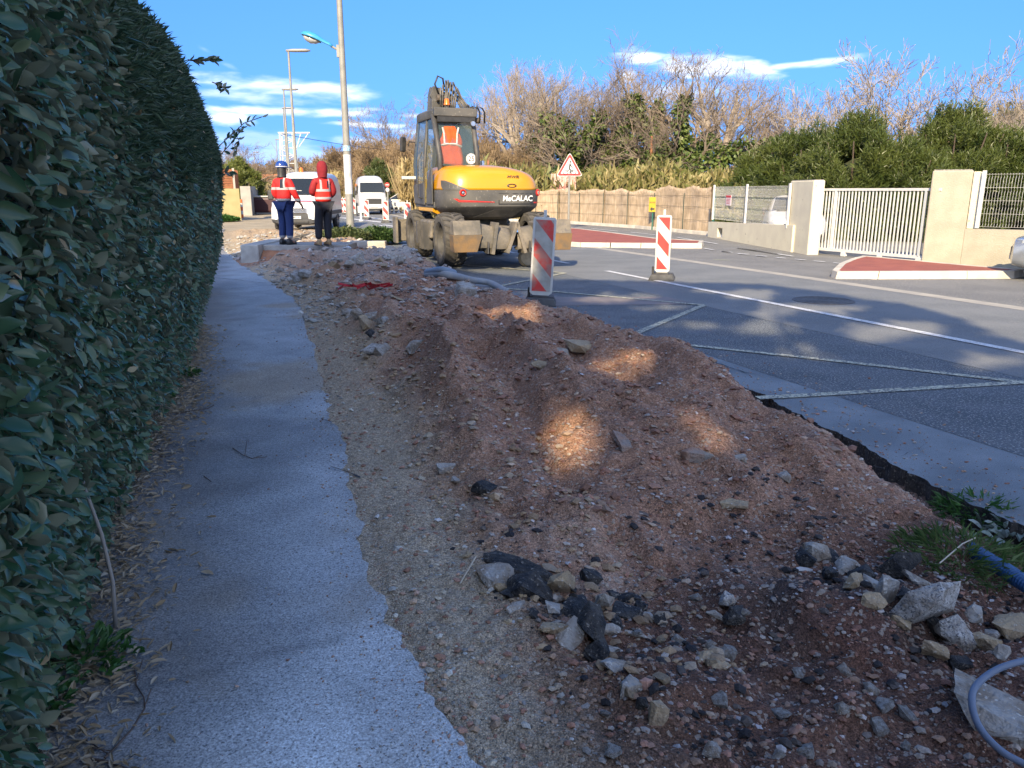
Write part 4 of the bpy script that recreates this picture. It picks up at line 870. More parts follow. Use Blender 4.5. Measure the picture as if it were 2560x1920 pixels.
cp(b2, 'slender bare tree rising behind the excavator hoses', 1190, 66, 235, H2, .8, 1.2)
cp(b2, 'small bare tree left of the excavator mirror standing alone on the skyline', 975, 92, 262, H2, 2.8, .9)
cp(b2, 'thin bare tree right of the tallest tree near the oleander top', 1960, 58, 245, H2, 3.3, 1.3)
cp(fig, 'bare tree of knobbly branches above the right end of the oleanders', 2450, 42, 165, H3, 1.7, .8, 'bare trees behind the oleanders')
cp(fig, 'bare tree whose branch tips show over the middle oleander crown', 2080, 50, 215, H3, 3.6, .9, 'bare trees behind the oleanders')
cp(b2, 'bare tree with fan shaped crown left of the distant lamp posts', 600, 75, 352, H2, 1.6, 1.5)
cp(fig, 'low dense bare tree at the far right behind the wire fence', 2580, 36, 235, H3, 4.4, .8, 'bare trees behind the oleanders')
# brown winter thicket: shrubs, each its own
th = tree_proto('bare_shrub', 'brown twiggy winter thicket shrub above the reeds by the excavator', 83, 4.6, .4, 16, .55, 3, .06, twig_b, at_d(1130, 55), 0., 'brown thicket shrubs', dens=1.1, up=.7, cat='shrub')
tl = [(1210, 54, 355), (1290, 55, 345), (1350, 58, 395), (1420, 60, 400), (1250, 62, 350), (1180, 62, 340), (1110, 64, 345), (1800, 62, 410), (1890, 60, 390), (1960, 62, 390),
      (1010, 80, 345), (960, 78, 352), (905, 84, 345), (1050, 74, 340), (870, 100, 375), (820, 110, 385), (770, 115, 395), (700, 120, 400), (640, 100, 395), (590, 90, 400), (2350, 44, 330), (2480, 40, 320), (2160, 46, 310)]
for k, (u, d, v) in enumerate(tl): cp(th, 'brown twiggy shrub of the winter thicket beyond the road', u, d, v, 4.6, k*1.3, 1.15 if d < 80 else 1.5)
th['label'] = 'brown twiggy shrub of the winter thicket beyond the road'
# ---------------- oleanders behind gate and fences
ole_m = leafmat('oleander_leaf', (.035, .065, .015), (.125, .15, .035), .42, tr=.22)
def shoot_bush(name, label, c, rx, ry, H, n, seed, m=None, k=8, ll=(.15, .25), lw=.15, group=None, cat='shrub', core=True, squash=.55):
    rng = np.random.default_rng(seed); u = rng.random(n)*6.283; f = rng.random(n)**.7; z = f
    lump = 1+.30*fbm(np.cos(u)*2+seed, np.sin(u)*2+z*3, 1.3, 3, seed)
    prof = np.interp(z, [0, .25, .5, .75, .9, 1], [.88, 1, .97, .76, .52, .12])*lump
    dep = 1-np.abs(rng.normal(0, .13, n))+.12*(rng.random(n) < .12)*rng.random(n); P = np.stack([np.cos(u)*rx*prof*dep, np.sin(u)*ry*prof*dep, z*H*(1+.08*fbm(np.cos(u)*3, np.sin(u)*3, 1, 2, seed+1))*(.94+.06*dep)], -1)
    out = norm(np.stack([np.cos(u)/rx, np.sin(u)/ry, (z-.15)*1.6/ry], -1)); ax = norm(out*.7+np.array([0, 0, .75])+rng.normal(0, .3, (n, 3)))
    Pm = np.repeat(P, k, 0)+np.repeat(ax, k, 0)*np.tile(np.linspace(-.22, .08, k), n)[:, None]; D = norm(np.repeat(ax, k, 0)*.75+rng.normal(0, .42, (n*k, 3))); ln = ll[0]+(ll[1]-ll[0])*rng.random(n*k)
    nC = int(14*rx*H*.9); cu = rng.random(nC)*6.283; cf = rng.random(nC)**.62; cpz = np.interp(cf, [0, .25, .5, .75, .9, 1], [.90, 1, .95, .72, .45, .1])*(.86+.26*rng.random(nC)); C = np.stack([np.cos(cu)*rx*cpz, np.sin(cu)*ry*cpz, cf*H*(.80+.2*rng.random(nC))], -1)
    ci = rng.integers(0, nC, n); sz = (.27+.22*rng.random(nC))[ci][:, None]*(rx/2.); o_ = norm(rng.normal(0, 1, (n, 3))); P = C[ci]+o_*sz*(.6+.5*rng.random((n, 1)))*np.array([1, 1, .85]); P[:, 2] = np.abs(P[:, 2]); ax = norm(norm(C[ci]*np.array([1, 1, .5]))*.45+o_*.55+np.array([0, 0, .55])+rng.normal(0, .2, (n, 3))); Pm = np.repeat(P, k, 0)+np.repeat(ax, k, 0)*np.tile(np.linspace(-.20, .10, k), n)[:, None]; D = norm(np.repeat(ax, k, 0)*.75+rng.normal(0, .42, (n*k, 3)))
    tn = np.clip(np.repeat(.5+.45*fbm(P[:, 0]+P[:, 1], P[:, 2], 1.2, 3, seed+5)+.25*(rng.random(n)-.5), k), 0, 1)
    V, F, T_ = leaves(Pm, D, rng.normal(0, 1, (n*k, 3))+np.array([0, 0, .8]), ln, ln*lw, DIA_V if k > 100 else LANCE_V, LANCE_T, rng=rng, tint=tn)
    t = thing(name, label, cat, c, 0, group); tag(link('foliage', np_mesh('foliage', V, F, m or ole_m, tint=T_), t), kind='stuff')
    if core:
        b = MB(); rr = random.Random(seed)
        for i in range(9):
            a = i*.7; b.tube([(.2*math.cos(a), .2*math.sin(a), 0), (rx*.4*math.cos(a), ry*.4*math.sin(a), H*.45), (rx*.65*math.cos(a), ry*.65*math.sin(a), H*.8)], [.05, .04, .02], 6)
        b.build('stems', bark_m, t)
        MB().lathe([(.05*rx, .68*H)]+[(rx*q, z*H) for z, q in ((.62, .25), (.42, .42), (.2, .5), (.0, .5))], 18).build('gap_shade_core', A('bush_core', (.02, .03, .012), (.05, .06, .02), 6, .95, bump=1., bscale=10), t);  # dark solid core, its colour standing for shade inside the bush
    return t
gz = lambda u, d: Vector((GD(u, 477, d).x, d, -.02))
OG = 'oleanders behind the white gate'
shoot_bush('oleander', 'left oleander sloping down to the reeds behind the first mesh fence', gz(1925, 31), 1.9, 1.8, 3.15, 2700, 101, group=OG)
shoot_bush('oleander', 'second oleander with rounded top behind the left gate pillar', gz(2010, 29), 1.9, 1.8, 3.75, 2900, 108, group=OG)
shoot_bush('oleander', 'tall oleander behind the middle of the white gate', gz(2135, 27), 2.0, 1.9, 3.95, 3600, 102, group=OG)
shoot_bush('oleander', 'oleander behind the right half of the gate with yellowish shoots', gz(2255, 26.5), 1.9, 1.8, 3.2, 3000, 103, group=OG)
shoot_bush('oleander', 'broad tall oleander directly behind the wide pillar', gz(2375, 28), 2.2, 2.0, 4.35, 3900, 104, group=OG)
shoot_bush('oleander', 'right hand oleander behind the last mesh fence', gz(2500, 28), 2.1, 2.0, 3.9, 3300, 105, group=OG)
shoot_bush('oleander', 'oleander at the very right edge behind the fence', gz(2620, 27), 2.1, 2.0, 3.5, 2600, 106, group=OG)
shoot_bush('evergreen_bush', 'dark evergreen bush standing alone beside tall reeds behind the parked van', gz(950, 70), 2.0, 1.8, 3.9, 1900, 107, leafmat('bush_leaf', (.045, .075, .02), (.13, .15, .05), .5, tr=.2), 7, (.2, .3), .3)
shoot_bush('evergreen_bush', 'yellow green bush above the wooden fence at the left', gz(600, 62), 1.9, 1.9, 3.9, 1900, 109, leafmat('bush_leaf2', (.09, .12, .02), (.2, .22, .06), .5, tr=.25), 7, (.2, .3), .3)
shoot_bush('evergreen_bush', 'big dark rounded shrub behind bare trees at the far right', gz(2520, 46), 4.4, 3, 6.0, 3600, 110, leafmat('bush_leaf3', (.08, .085, .03), (.17, .16, .08), .6, tr=.2), 7, (.22, .3), .3)
shoot_bush('ivy_mound', 'dark ivy mound behind the red triangle sign post', gz(1400, 50), 1.6, 1.2, 2.9, 1500, 111, leafmat('ivy_mound_leaf', (.02, .05, .015), (.06, .09, .03), .4, tr=.15), 7, (.16, .22), .6)
# ---------------- reeds, nobody could count them
def reeds(name, label, u0, u1, d0, d1, htop, n, seed, c1, c2, bend=.25):
    rng = np.random.default_rng(seed); u = u0+(u1-u0)*rng.random(n); dep = d0+(d1-d0)*rng.random(n); x = (u-1280)/FPX*dep*1.03; y = dep
    H = (htop(u)-htop(u)*0)*(.72+.36*rng.random(n))
    k = 5; a = rng.random((n, k))*6.28; hh = (.25+.75*rng.random((n, k)))*H[:, None]
    P = np.stack([np.repeat(x, k)+.05*rng.normal(0, 1, n*k), np.repeat(y, k), hh.ravel()-.3], -1); a = a.ravel()
    D = np.stack([np.cos(a)*.55, np.sin(a)*.55, .65+.4*rng.random(n*k)], -1); ln = .45+.4*rng.random(n*k)
    V1, F1, T1 = leaves(P, D, rng.normal(0, 1, (n*k, 3)), ln, ln*.085, LANCE_V*np.array([1, 1, 2.6]), LANCE_T, rng=rng)
    sg = np.stack([x, y, x*0-.3, x+rng.normal(0, bend, n), y+rng.normal(0, bend, n), H-.3, np.full(n, .016), np.full(n, .008)], -1)
    V2, F2 = segs_mesh(sg, 3); F2 = np.concatenate([F2[:, [0, 1, 2]], F2[:, [0, 2, 3]]], 0)
    me = np_mesh(name, np.concatenate([V1, V2]), np.concatenate([F1, F2+len(V1)]), leafmat(name+'_leaf', c1, c2, .6, tr=.25), tint=np.concatenate([T1, np.full(len(V2), .8)]))
    tag(link(name, me), label, 'reeds', kind='stuff')
reeds('reed_bed', 'green and straw coloured giant reeds growing behind the reed fence', 1080, 1880, 43, 50, lambda u: 2.7+.35*np.sin(u/60.)+.25*np.sin(u/23.), 4200, 201, (.13, .15, .035), (.40, .33, .15))
reeds('tall_reeds', 'tall golden dry reeds leaning between the green bush and the excavator', 1022, 1110, 60, 70, lambda u: 4.1+.5*np.sin(u/17.), 2000, 202, (.30, .22, .09), (.48, .38, .19), .5)
reeds('tall_reeds_far', 'golden dry reeds behind the lamp post and vans', 830, 1030, 76, 84, lambda u: 3.0+.4*np.sin(u/19.), 1500, 203, (.30, .23, .09), (.46, .38, .18), .5)
reeds('roadside_scrub', 'dry straw scrub behind the white van', 560, 860, 84, 96, lambda u: 2.4+.5*np.sin(u/33.), 1600, 204, (.24, .19, .09), (.38, .32, .18), .5)
# ---------------- garden trees behind the hedge and behind the photographer; crowns shaped for their shade
def shade_trees():
    rng = np.random.default_rng(77); ct = 1/math.tan(SUN_EL); ds, dt = math.cos(SUN_AZ)*ct, math.sin(SUN_AZ)*ct
    n = 150000; s = -1+22.5*rng.random(n); t = -2.5+13*rng.random(n)
    wob = .45*fbm(s, t, .55, 3, 3); 
    lim = np.interp(s, [-1, 3, 5, 6.5, 8, 9.5, 11, 12.2, 13.2, 14.5, 16, 18, 19, 20.5, 21.5], [8.2, 8.0, 8.0, 8.7, 9.3, 9.3, 8.6, 7.2, 5.8, 5.0, 4.9, 4.7, 4.4, 3.4, .0])
    inside = t+wob < lim
    px = [(1285, 788, 95, 24, .33), (1330, 800, 50, 12, .33), (1560, 925, 92, 38, .25), (1425, 1085, 70, 60, .25), (1500, 1110, 40, 40, .25), (1770, 1085, 48, 38, .2), (1720, 1040, 45, 30, .2), (1245, 905, 38, 18, .3), (1905, 818, 80, 24, 0), (1985, 880, 60, 26, 0), (1935, 775, 60, 16, 0), (1890, 735, 60, 16, 0), (2235, 822, 120, 26, 0), (2480, 900, 110, 26, 0), (2180, 850, 60, 12, 0), (2110, 888, 50, 12, 0), (1500, 745, 90, 16, 0), (1420, 790, 70, 10, 0), (1740, 815, 90, 14, 0), (1650, 768, 70, 10, 0), (1600, 740, 60, 10, 0), (2090, 770, 90, 10, 0)]
    hole = np.zeros(n, bool)
    for u, v, ru, rv, z in px:
        P = G(u, v, z); cs, c_t = ST(P); a = G(u+ru, v, z); b = G(u, v+rv, z); sa, ta = ST(a); sb, tb = ST(b)
        M = np.linalg.inv(np.array([[sa-cs, sb-cs], [ta-c_t, tb-c_t]])); gs = s-(cs+ds*z); gt = t-(c_t+dt*z)
        q = M @ np.stack([gs, gt]); hole |= (q[0]**2+q[1]**2) < 1.35+1.5*fbm(s, t, 2.6, 3, 9)
    ok = inside & ~hole
    thin = (t > 4.6) & (s > 5.5); ok &= ~(thin & (fbm(s, t, .9, 3, 15) > .42))
    s, t = s[ok], t[ok]; n = len(s); z = 10.5+3.*rng.random(n)
    S = s-ds*z; T = t-dt*z
    # keep the foliage out of the picture: behind the hedge line or overhead
    P = np.stack([-S*math.sin(ROAD)+T*math.cos(ROAD), S*math.cos(ROAD)+T*math.sin(ROAD), z], -1)
    yc = P[:, 1]*math.cos(PITCH)-(P[:, 2]-EYE)*math.sin(PITCH); zc = P[:, 1]*math.sin(PITCH)+(P[:, 2]-EYE)*math.cos(PITCH)
    u = 1280+FPX*P[:, 0]/np.maximum(yc, .01); v = 960-FPX*zc/np.maximum(yc, .01)
    vis = (yc > 0) & (u > -30) & (v > -40) & (u > np.interp(v, [0, 230, 350], [330, 480, 530])-0) ; P = P[~vis]; S, T, z = S[~vis], T[~vis], z[~vis]
    cl = np.array([(-10, -5), (-17, -7), (-14, -11), (-5, -10), (-22, -11)])
    own = np.argmin((S[:, None]-cl[None, :, 0])**2+(T[:, None]-cl[None, :, 1])**2, 1)
    labs = ['leafy garden tree nearest the sidewalk behind the photographer', 'leafy garden tree behind the photographer, second from the sidewalk', 'leafy garden tree far behind on the garden side', 'leafy garden tree standing behind the near end of the hedge', 'leafy garden tree furthest behind the photographer']
    for k, (cs, c_t) in enumerate(cl):
        m = own == k
        if m.sum() < 50: continue
        c = W(cs, c_t, -.2); Pk = P[m]-np.array(c); nk = len(Pk); ln = .17+.07*rng.random(nk)
        V, F, T_ = leaves(Pk, rng.normal(0, 1, (nk, 3)), rng.normal(0, .7, (nk, 3))+np.array([-sd.x*.9, -sd.y*.9, .5]), ln, ln*.75, DIA_V, DIA_T, rng=rng)
        t_ = thing('garden_tree', labs[k], 'tree', c, 0, 'garden trees behind the hedge'); tag(link('foliage', np_mesh('foliage', V, F, leafmat('garden_leaf%d' % k, (.03, .06, .02), (.07, .11, .03), .5, tr=.08), tint=T_), t_), kind='stuff')
        b = MB(); b.tube([(0, 0, 0), (0, .1, 5), (.1, 0, 10.)], [.35, .28, .17], 9); top = Vector((.1, 0, 10.))
        for j in range(0, nk, max(1, nk//26)): q = Vector(Pk[j]); b.tube([top-Vector((0, 0, 1.8)), top.lerp(q, .5)+Vector((0, 0, .25)), q], [.05, .03, .012], 5)
        b.build('trunk', bark_m, t_)
shade_trees()
# distant wooded skyline
def skyline():
    for i, (x0, x1, y, h, sd_) in enumerate(((-160, -30, 230, 9, 1), (-60, 90, 260, 8, 2), (60, 240, 240, 9, 3))):
        rng = np.random.default_rng(sd_+300); n = 9000; x = x0+(x1-x0)*rng.random(n); H = h*(.75+.35*fbm(x, x*0, .05, 4, sd_)); z = H*rng.random(n)**.8
        P = np.stack([x, y+rng.normal(0, 4, n), z], -1); ln = .8+.8*rng.random(n); V, F, T_ = leaves(P, rng.normal(0, 1, (n, 3))+np.array([0, 0, .8]), rng.normal(0, 1, (n, 3)), ln, ln*.4, DIA_V, DIA_T, rng=rng)
        tag(link('distant_wood', np_mesh('distant_wood', V, F, leafmat('dist%d' % i, (.15, .13, .11), (.22, .19, .15), .9, tr=.1), tint=T_)), ['distant hazy wood at the end of the road', 'distant bare wood behind the excavator', 'distant bare wood behind the gate'][i], 'wood', kind='stuff')
skyline()
# ================================================================== EXCAVATOR
dust_grey = A('machine_grey', (.06, .06, .058), (.105, .10, .09), 2.2, .6, bump=.1, bscale=40, speck=(.22, .20, .17), sscale=25, sth=.66)
dark_grey = A('machine_dark', (.05, .05, .05), (.085, .08, .075), 4, .55, speck=(.14, .13, .11), sscale=30, sth=.66)
yellow = A('machine_yellow', (.58, .275, .005), (.54, .255, .006), 1.5, .32, coat=.5)
rubber = A('rubber', (.035, .034, .032), (.07, .065, .058), 5, .85, bump=.2, bscale=40)
dusty_rub = A('rubber_dusty', (.10, .092, .08), (.05, .047, .042), 5, .95, bump=.3, bscale=30)
black_pl = A('black_plastic', (.02, .02, .02), (.035, .035, .035), 10, .5)
glass_d = A('cab_glass', (.10, .14, .13), None, rough=.06, spec=.6, alpha=.42)
glass_dark = A('dark_glass', (.02, .025, .028), None, rough=.05, spec=.8)
chrome = A('chrome', (.6, .6, .6), None, rough=.25, metal=.9)
red_pl = A('red_lens', (.5, .02, .015), (.6, .03, .02), 20, .3); red_paint = A('red_paint', (.55, .03, .025), (.48, .035, .03), 5, .5)
orange_l = A('amber_lens', (.75, .16, .01), None, rough=.2)
white_p = A('white_paint', (.60, .60, .59), (.54, .54, .53), 3, .35, coat=.3)
mud_metal = A('muddy_steel', (.10, .093, .08), (.19, .165, .13), 3.5, .75, bump=.4, bscale=20, speck=(.12, .11, .1), sscale=18, sth=.6)
clay = A('clay_steel', (.19, .115, .05), (.12, .09, .06), 6, .85, bump=.3, bscale=30)
def srect(hw, y0, y1, z, n=40, e=5., xo=0., er=None):
    r = []; cy = (y0+y1)/2; hy = (y1-y0)/2
    for j in range(n):
        a = 2*math.pi*(j+.5)/n; ca, sa = math.cos(a), math.sin(a); ee = e
        x = hw*math.copysign(abs(ca)**(2/ee), ca); y = hy*math.copysign(abs(sa)**(2/ee), sa); r.append(Vector((xo+x, cy+y, z)))
    return r
def tyre(parent, x, y, r=.575, w=.50, sgn=-1):
    """a wide lugged tyre, > rim"""
    b = MB(); hw = w/2; prof = [(r*.60, -hw*.80), (r*.66, -hw*.95), (r*.84, -hw), (r*.93, -hw*.93), (r*.965, -hw*.7), (r*.97, 0), (r*.965, hw*.7), (r*.93, hw*.93), (r*.84, hw), (r*.66, hw*.95), (r*.60, hw*.8)]
    b.lathe(prof, 40, 'x'); n = 22
    for k in range(n):
        for sd_ in (-1, 1):
            a0 = 2*math.pi*(k+(.5 if sd_ > 0 else 0))/n; vs = []
            for (xx, da) in ((.02*sd_, .16), (hw*.5*sd_, .02), (hw*.97*sd_, -.10)):
                for rr_ in (r*.955, r*1.0):
                    for dd in (-.045, .045):
                        a = a0+da+dd; r2 = rr_ if abs(xx) < hw*.9 else rr_*.955; vs.append((xx, r2*math.cos(a), r2*math.sin(a)))
            fs = []
            for i in (0, 4):
                q = [i, i+1, i+3, i+2, i+4, i+5, i+7, i+6]; fs += [(q[3], q[2], q[6], q[7]), (q[0], q[3], q[7], q[4]), (q[2], q[1], q[5], q[6])]
            fs += [(0, 1, 3, 2), (8, 10, 11, 9)]
            b.add(vs, fs, 1)
    t = b.build('tyre', [dusty_rub, rubber], parent, loc=(x, y, r)); 
    rb = MB(); s = sgn
    rb.lathe([(r*.62, s*hw*.82), (r*.58, s*hw*.75), (r*.55, s*hw*.2), (r*.30, s*hw*.05), (r*.29, s*hw*.35), (r*.18, s*hw*.5), (.001, s*hw*.52)], 32, 'x')
    for k in range(8): a = k*math.pi/4; rb.tube([(s*hw*.06, r*.43*math.cos(a), r*.43*math.sin(a)), (s*hw*.2, r*.43*math.cos(a), r*.43*math.sin(a))], .022, 6)
    rb.build('rim', dark_grey, t, smooth='auto'); return t
def excavator():
    base = W(17.45, 6.0, 0.005); ex = thing('wheeled_excavator', 'yellow and grey wheeled excavator seen from behind on the road', 'excavator', base, ROAD-.03)
    for x in (-.98, .98):
        for y in (-1.36, 1.42): tyre(ex, x, y, sgn=-1 if x < 0 else 1)
    # chassis
    b = MB(); b.box(-.42, .42, -1.5, 1.6, .45, .85, 0, tx=.05); b.box(-.75, .75, -1.5, -1.2, .42, .66); b.box(-.75, .75, 1.25, 1.55, .42, .66); b.box(-.62, .62, -.55, .55, .8, .98)
    b.build('chassis', mud_metal, ex, bev=.02)
    MB().box(-1.2, -.74, -.45, .62, .55, .95, tx=.04).build('side_tank', mud_metal, ex, bev=.04)
    MB().box(-1.08, -.78, -.70, -.5, .62, .80).build('yellow_bracket', yellow, ex, bev=.02)
    st = MB(); st.box(-1.26, -1.2, .5, .62, .4, .9); 
    for k in range(3): st.box(-1.3, -1.1, -.30+.22*k, -.28+.22*k, .3, .9)
    st.build('steps', dark_grey, ex)
    MB().lathe([(.55, .92), (.58, 1.0), (.55, 1.1)], 32).build('slew_ring', dark_grey, ex)
    # counterweight and engine hood in one loft each
    xo = .03; y0 = -1.52
    rings = []
    for z, hw, ya, yb in ((.98, .62, -1.02, .4), (1.02, .82, -1.18, .6), (1.10, .98, -1.30, .85), (1.20, 1.09, -1.43, .95), (1.24, 1.12, -1.49, 1.0), (1.27, 1.13, -1.52, 1.0), (1.45, 1.145, y0-.02, 1.), (1.61, 1.14, y0-.01, 1.)): rings.append(srect(hw, ya, yb, z, 56, 4.6, xo))
    MB().loft(rings).build('counterweight', dust_grey, ex, smooth='auto')
    # underside engine hatch
    b = MB(); b.add([(-.35, -1.27, 1.05), (.42, -1.27, 1.05), (.62, -1.40, 1.20), (-.02, -1.41, 1.215), (-.5, -1.28, 1.075)], [(0, 1, 2, 3, 4)]); 
    b = MB(); b.prism([(-.42, 1.035), (.5, 1.035), (.66, 1.19), (.02, 1.2)], lambda a, z, d: (a, -1.475+(1.24-z)*1.15+d, z), -.012, .02); b.build('under_hatch', dark_grey, ex, bev=.006)
    rings = []
    def hood(z, hw, ya, yb, e=4.4, x=xo): rings.append(srect(hw, ya, yb, z, 56, e, x))
    hood(1.612, 1.13, y0, 1.); hood(1.66, 1.13, y0+.005, 1.); hood(1.80, 1.115, y0+.03, .99, 4.3); hood(1.93, 1.085, y0+.075, .97, 4.3, .02); hood(2.02, 1.04, y0+.14, .95, 4.2, .01); hood(2.08, .96, y0+.23, .92, 4., .0); hood(2.12, .84, y0+.38, .85, 3.6, -.02); hood(2.14, .62, y0+.6, .75, 3.2, -.06); hood(2.148, .2, y0+1.1, .5, 2.5, -.1)
    # the hood drops away to the right
    for r in rings:
        for q in r:
            f = max(0, q.z-1.62)/.5; q.z -= .13*f*max(0, (q.x-.1))**1.3
    MB().loft(rings).build('engine_hood', yellow, ex, smooth=True)
    MB().loft([srect(1.138, y0-.008, 1.0, z, 56, 4.5, xo) for z in (1.596, 1.612)]).build('hood_seam', black_pl, ex)
    # grey swoosh at the left of the hood: counterweight corner rising
    b = MB(); poly = [(-1.0, 1.615), (-.60, 1.615), (-.78, 1.69), (-.95, 1.79), (-1.07, 1.82)]
    def onrear(x, z, off=0.):
        e = 4.6; hw = 1.145; c = abs((x-xo)/hw)**e; y = -(max(0., 1-c))**(1/e); return (x, -.26+y*1.27-off, z)
    vs = []; rows = [(1.615, -1.06, -.58), (1.66, -1.075, -.70), (1.71, -1.08, -.82), (1.76, -1.08, -.93), (1.81, -1.08, -1.03)]
    for z, xa, xb in rows:
        for i in range(7): x = xa+(xb-xa)*i/6; vs.append(onrear(x, z, -.0+.012-.035*max(0, z-1.62)/.2))
    fs = [(r*7+i, r*7+i+1, (r+1)*7+i+1, (r+1)*7+i) for r in range(4) for i in range(6)]; b.add(vs, fs); b.build('corner_cover', dust_grey, ex, smooth=True)
    # lights, stripes, plate
    for x in (-.72, 1.05):
        p = onrear(x, 1.555, .012); sl = math.radians(-2 if x < 0 else 40); b = MB(); b.lathe([(.075, .0), (.075, .02), (.055, .035), (.045, .03)], 20, 'y'); b.lathe([(.028, .036), (.001, .04)], 12, 'y', mi=1)
        o = b.build('tail_light', [red_pl, chrome], ex, loc=p, rot=(0, 0, math.pi+sl)); 
    def stripe(x0, x1, z0, z1, t0, t1):
        n = 12; vs = []
        for i in range(n+1):
            f = i/n; x = x0+(x1-x0)*f; z = z0+(z1-z0)*f; h = (t0+(t1-t0)*f)/2; vs += [onrear(x, z-h, .006), onrear(x, z+h, .006)]
        MB().add(vs, [(2*i, 2*i+2, 2*i+3, 2*i+1) for i in range(n)]).build('red_stripe', red_pl, ex)
    stripe(-.93, -.80, 1.47, 1.39, .03, .05); stripe(-.80, -.02, 1.385, 1.36, .045, .012); stripe(.80, 1.08, 1.345, 1.345, .02, .035)
    vs = []; n = 12; x0, x1 = .07, .93
    b = MB()
    for off, m_, g in ((.004, 0, 0), (.012, 1, .018)):
        vs = []
        for i in range(n+1): x = x0+g+(x1-x0-2*g)*i/n; vs += [onrear(x, 1.31+g, off), onrear(x, 1.545-g, off)]
        b.add(vs, [(2*i, 2*i+2, 2*i+3, 2*i+1) for i in range(n)], m_)
    b.build('name_plate', [black_pl, dust_grey], ex)
    wt = A('letter_white', (.8, .8, .78))
    p = onrear(.5, 1.43, .018); text('MeCALAC', .165, wt, ex, p, (math.pi/2, 0, 0), .004, sx=.93, shear=.12)
    text('MWR', .085, A('letter_brown', (.10, .05, .02)), ex, (.42, -1.452, 1.885), (math.radians(64), 0, 0), .012, sx=1.35, shear=.3)
    b = MB(); b.lathe([(.001, 0), (.10, 0), (.10, .02), (.07, .03)], 24, 'y'); o = b.build('hood_latch', black_pl, ex, loc=(.38, -1.495, 1.70), rot=(.12, 0, math.pi)); o.scale = (1.1, 1, .42)
    # cab ------------------------------------------------------
    cx0, cx1 = -1.13, -.14; cy0, cy1 = -.62, 1.15; zb, zt = 1.24, 3.22
    fr = MB()
    def post(pts, r=.045, m_=0): fr.tube(pts, r, 6, m_)
    # rear frame (trapezoid leaning), side frame
    TR_ = lambda x, y, z: (x, y, z)
    RL = [(cx0+.02, cy0+.05, 2.0), (cx0+.02, cy0+.02, 2.35), (cx0+.10, cy0+.10, zt-.06)]; RR = [(cx1, cy0, 2.12), (cx1, cy0+.02, 2.5), (cx1-.06, cy0+.12, zt-.04)]
    post([(cx0+.16, cy0-.02, 1.6), (cx0+.16, cy0, 2.3), (cx0+.06, cy0+.12, zt-.02)], .06); post([(cx1+.02, cy0-.02, 2.0), (cx1+.02, cy0, 2.4), (cx1-.05, cy0+.12, zt-.05)], .06)
    for x in (cx0+.03, cx1):
        post([(x, cy1, zb+.1), (x, cy1+.06, 2.2), (x+(.05 if x < -.5 else -.05), cy1-.22, zt-.02)], .045)
    post([(cx0+.0, .18, zb+.1), (cx0-.01, .12, 2.1), (cx0+.07, .02, zt-.04)], .04)
    fr.build('cab_frame', dark_grey, ex, smooth=True)
    rf = [srect(.48, cy0+.04, cy1-.1, zt-.09, 40, 6, -.63), srect(.50, cy0+.02, cy1-.08, zt-.05, 40, 6, -.63), srect(.50, cy0+.02, cy1-.08, zt+.06, 40, 6, -.63), srect(.46, cy0+.07, cy1-.14, zt+.10, 40, 6, -.63)]
    MB().loft(rf).build('cab_roof', dust_grey, ex, smooth='auto')
    b = MB(); b.box(cx0+.05, cx1+.03, cy0-.03, cy0+.10, zt-.06, zt+.12, R=None); b.build('rear_visor', dust_grey, ex, bev=.02)
    MB().box(cx0+.12, cx1-.02, cy0-.01, cy0+.05, zt-.17, zt-.061).build('louvre', black_pl, ex)
    b = MB(); b.box(cx0, cx1, cy0, cy1, zb-.02, zb+.12); b.box(cx0+.3, cx1, cy0-.05, cy0+.02, zb+.1, 2.12); b.build('cab_floor', dust_grey, ex, bev=.02)
    # door: lower panel and glass
    b = MB(); b.prism([(-.60, 1.30), (-.06, 1.30), (-.10, 1.62), (-.42, 2.02), (-.60, 2.1)], lambda a, z, d: (cx0-.005+d, a, z), -.03, .0); b.build('rear_side_panel', dust_grey, ex, bev=.01)
    b = MB(); b.prism([(.12, 1.28), (1.1, 1.30), (1.16, 1.72), (.12, 1.78)], lambda a, z, d: (cx0-.005+d, a, z), -.035, 0.); b.build('door_panel', dark_grey, ex, bev=.01)
    b = MB(); b.prism([(-.04, 1.33), (.10, 1.33), (.10, 2.1), (-.02, 2.1)], lambda a, z, d: (cx0+d, a, z), -.02, 0.); b.build('yellow_reflection_panel', A('painted_reflection', (.20, .15, .03), None, rough=.1, spec=.7), ex)  # yellow reflection painted as the panel's own colour
    def pane(name, pts): return MB().add(pts, [tuple(range(len(pts)))]).build(name, glass_d, ex, fixn=False)
    pane('door_window', [(cx0-.01, .16, 1.78), (cx0-.01, 1.14, 1.72), (cx0-.01, 1.18, 2.2), (cx0+.05, .92, zt-.08), (cx0+.05, .1, zt-.08)])
    pane('side_window', [(cx0, -.55, 2.12), (cx0, .1, 1.8), (cx0+.05, .02, zt-.08), (cx0+.06, -.5, zt-.08)])
    pane('rear_window', [(cx0+.2, cy0-.01, 2.13), (cx1-.02, cy0-.01, 2.13), (cx1-.09, cy0+.10, zt-.16), (cx0+.16, cy0+.10, zt-.16)])
    pane('windscreen', [(cx0+.06, cy1+.02, 1.4), (cx1-.03, cy1+.02, 1.4), (cx1-.08, cy1-.2, zt-.1), (cx0+.1, cy1-.2, zt-.1)])
    pane('right_window', [(cx1, -.5, 2.15), (cx1, 1.1, 2.1), (cx1-.05, .9, zt-.08), (cx1-.05, -.48, zt-.08)])
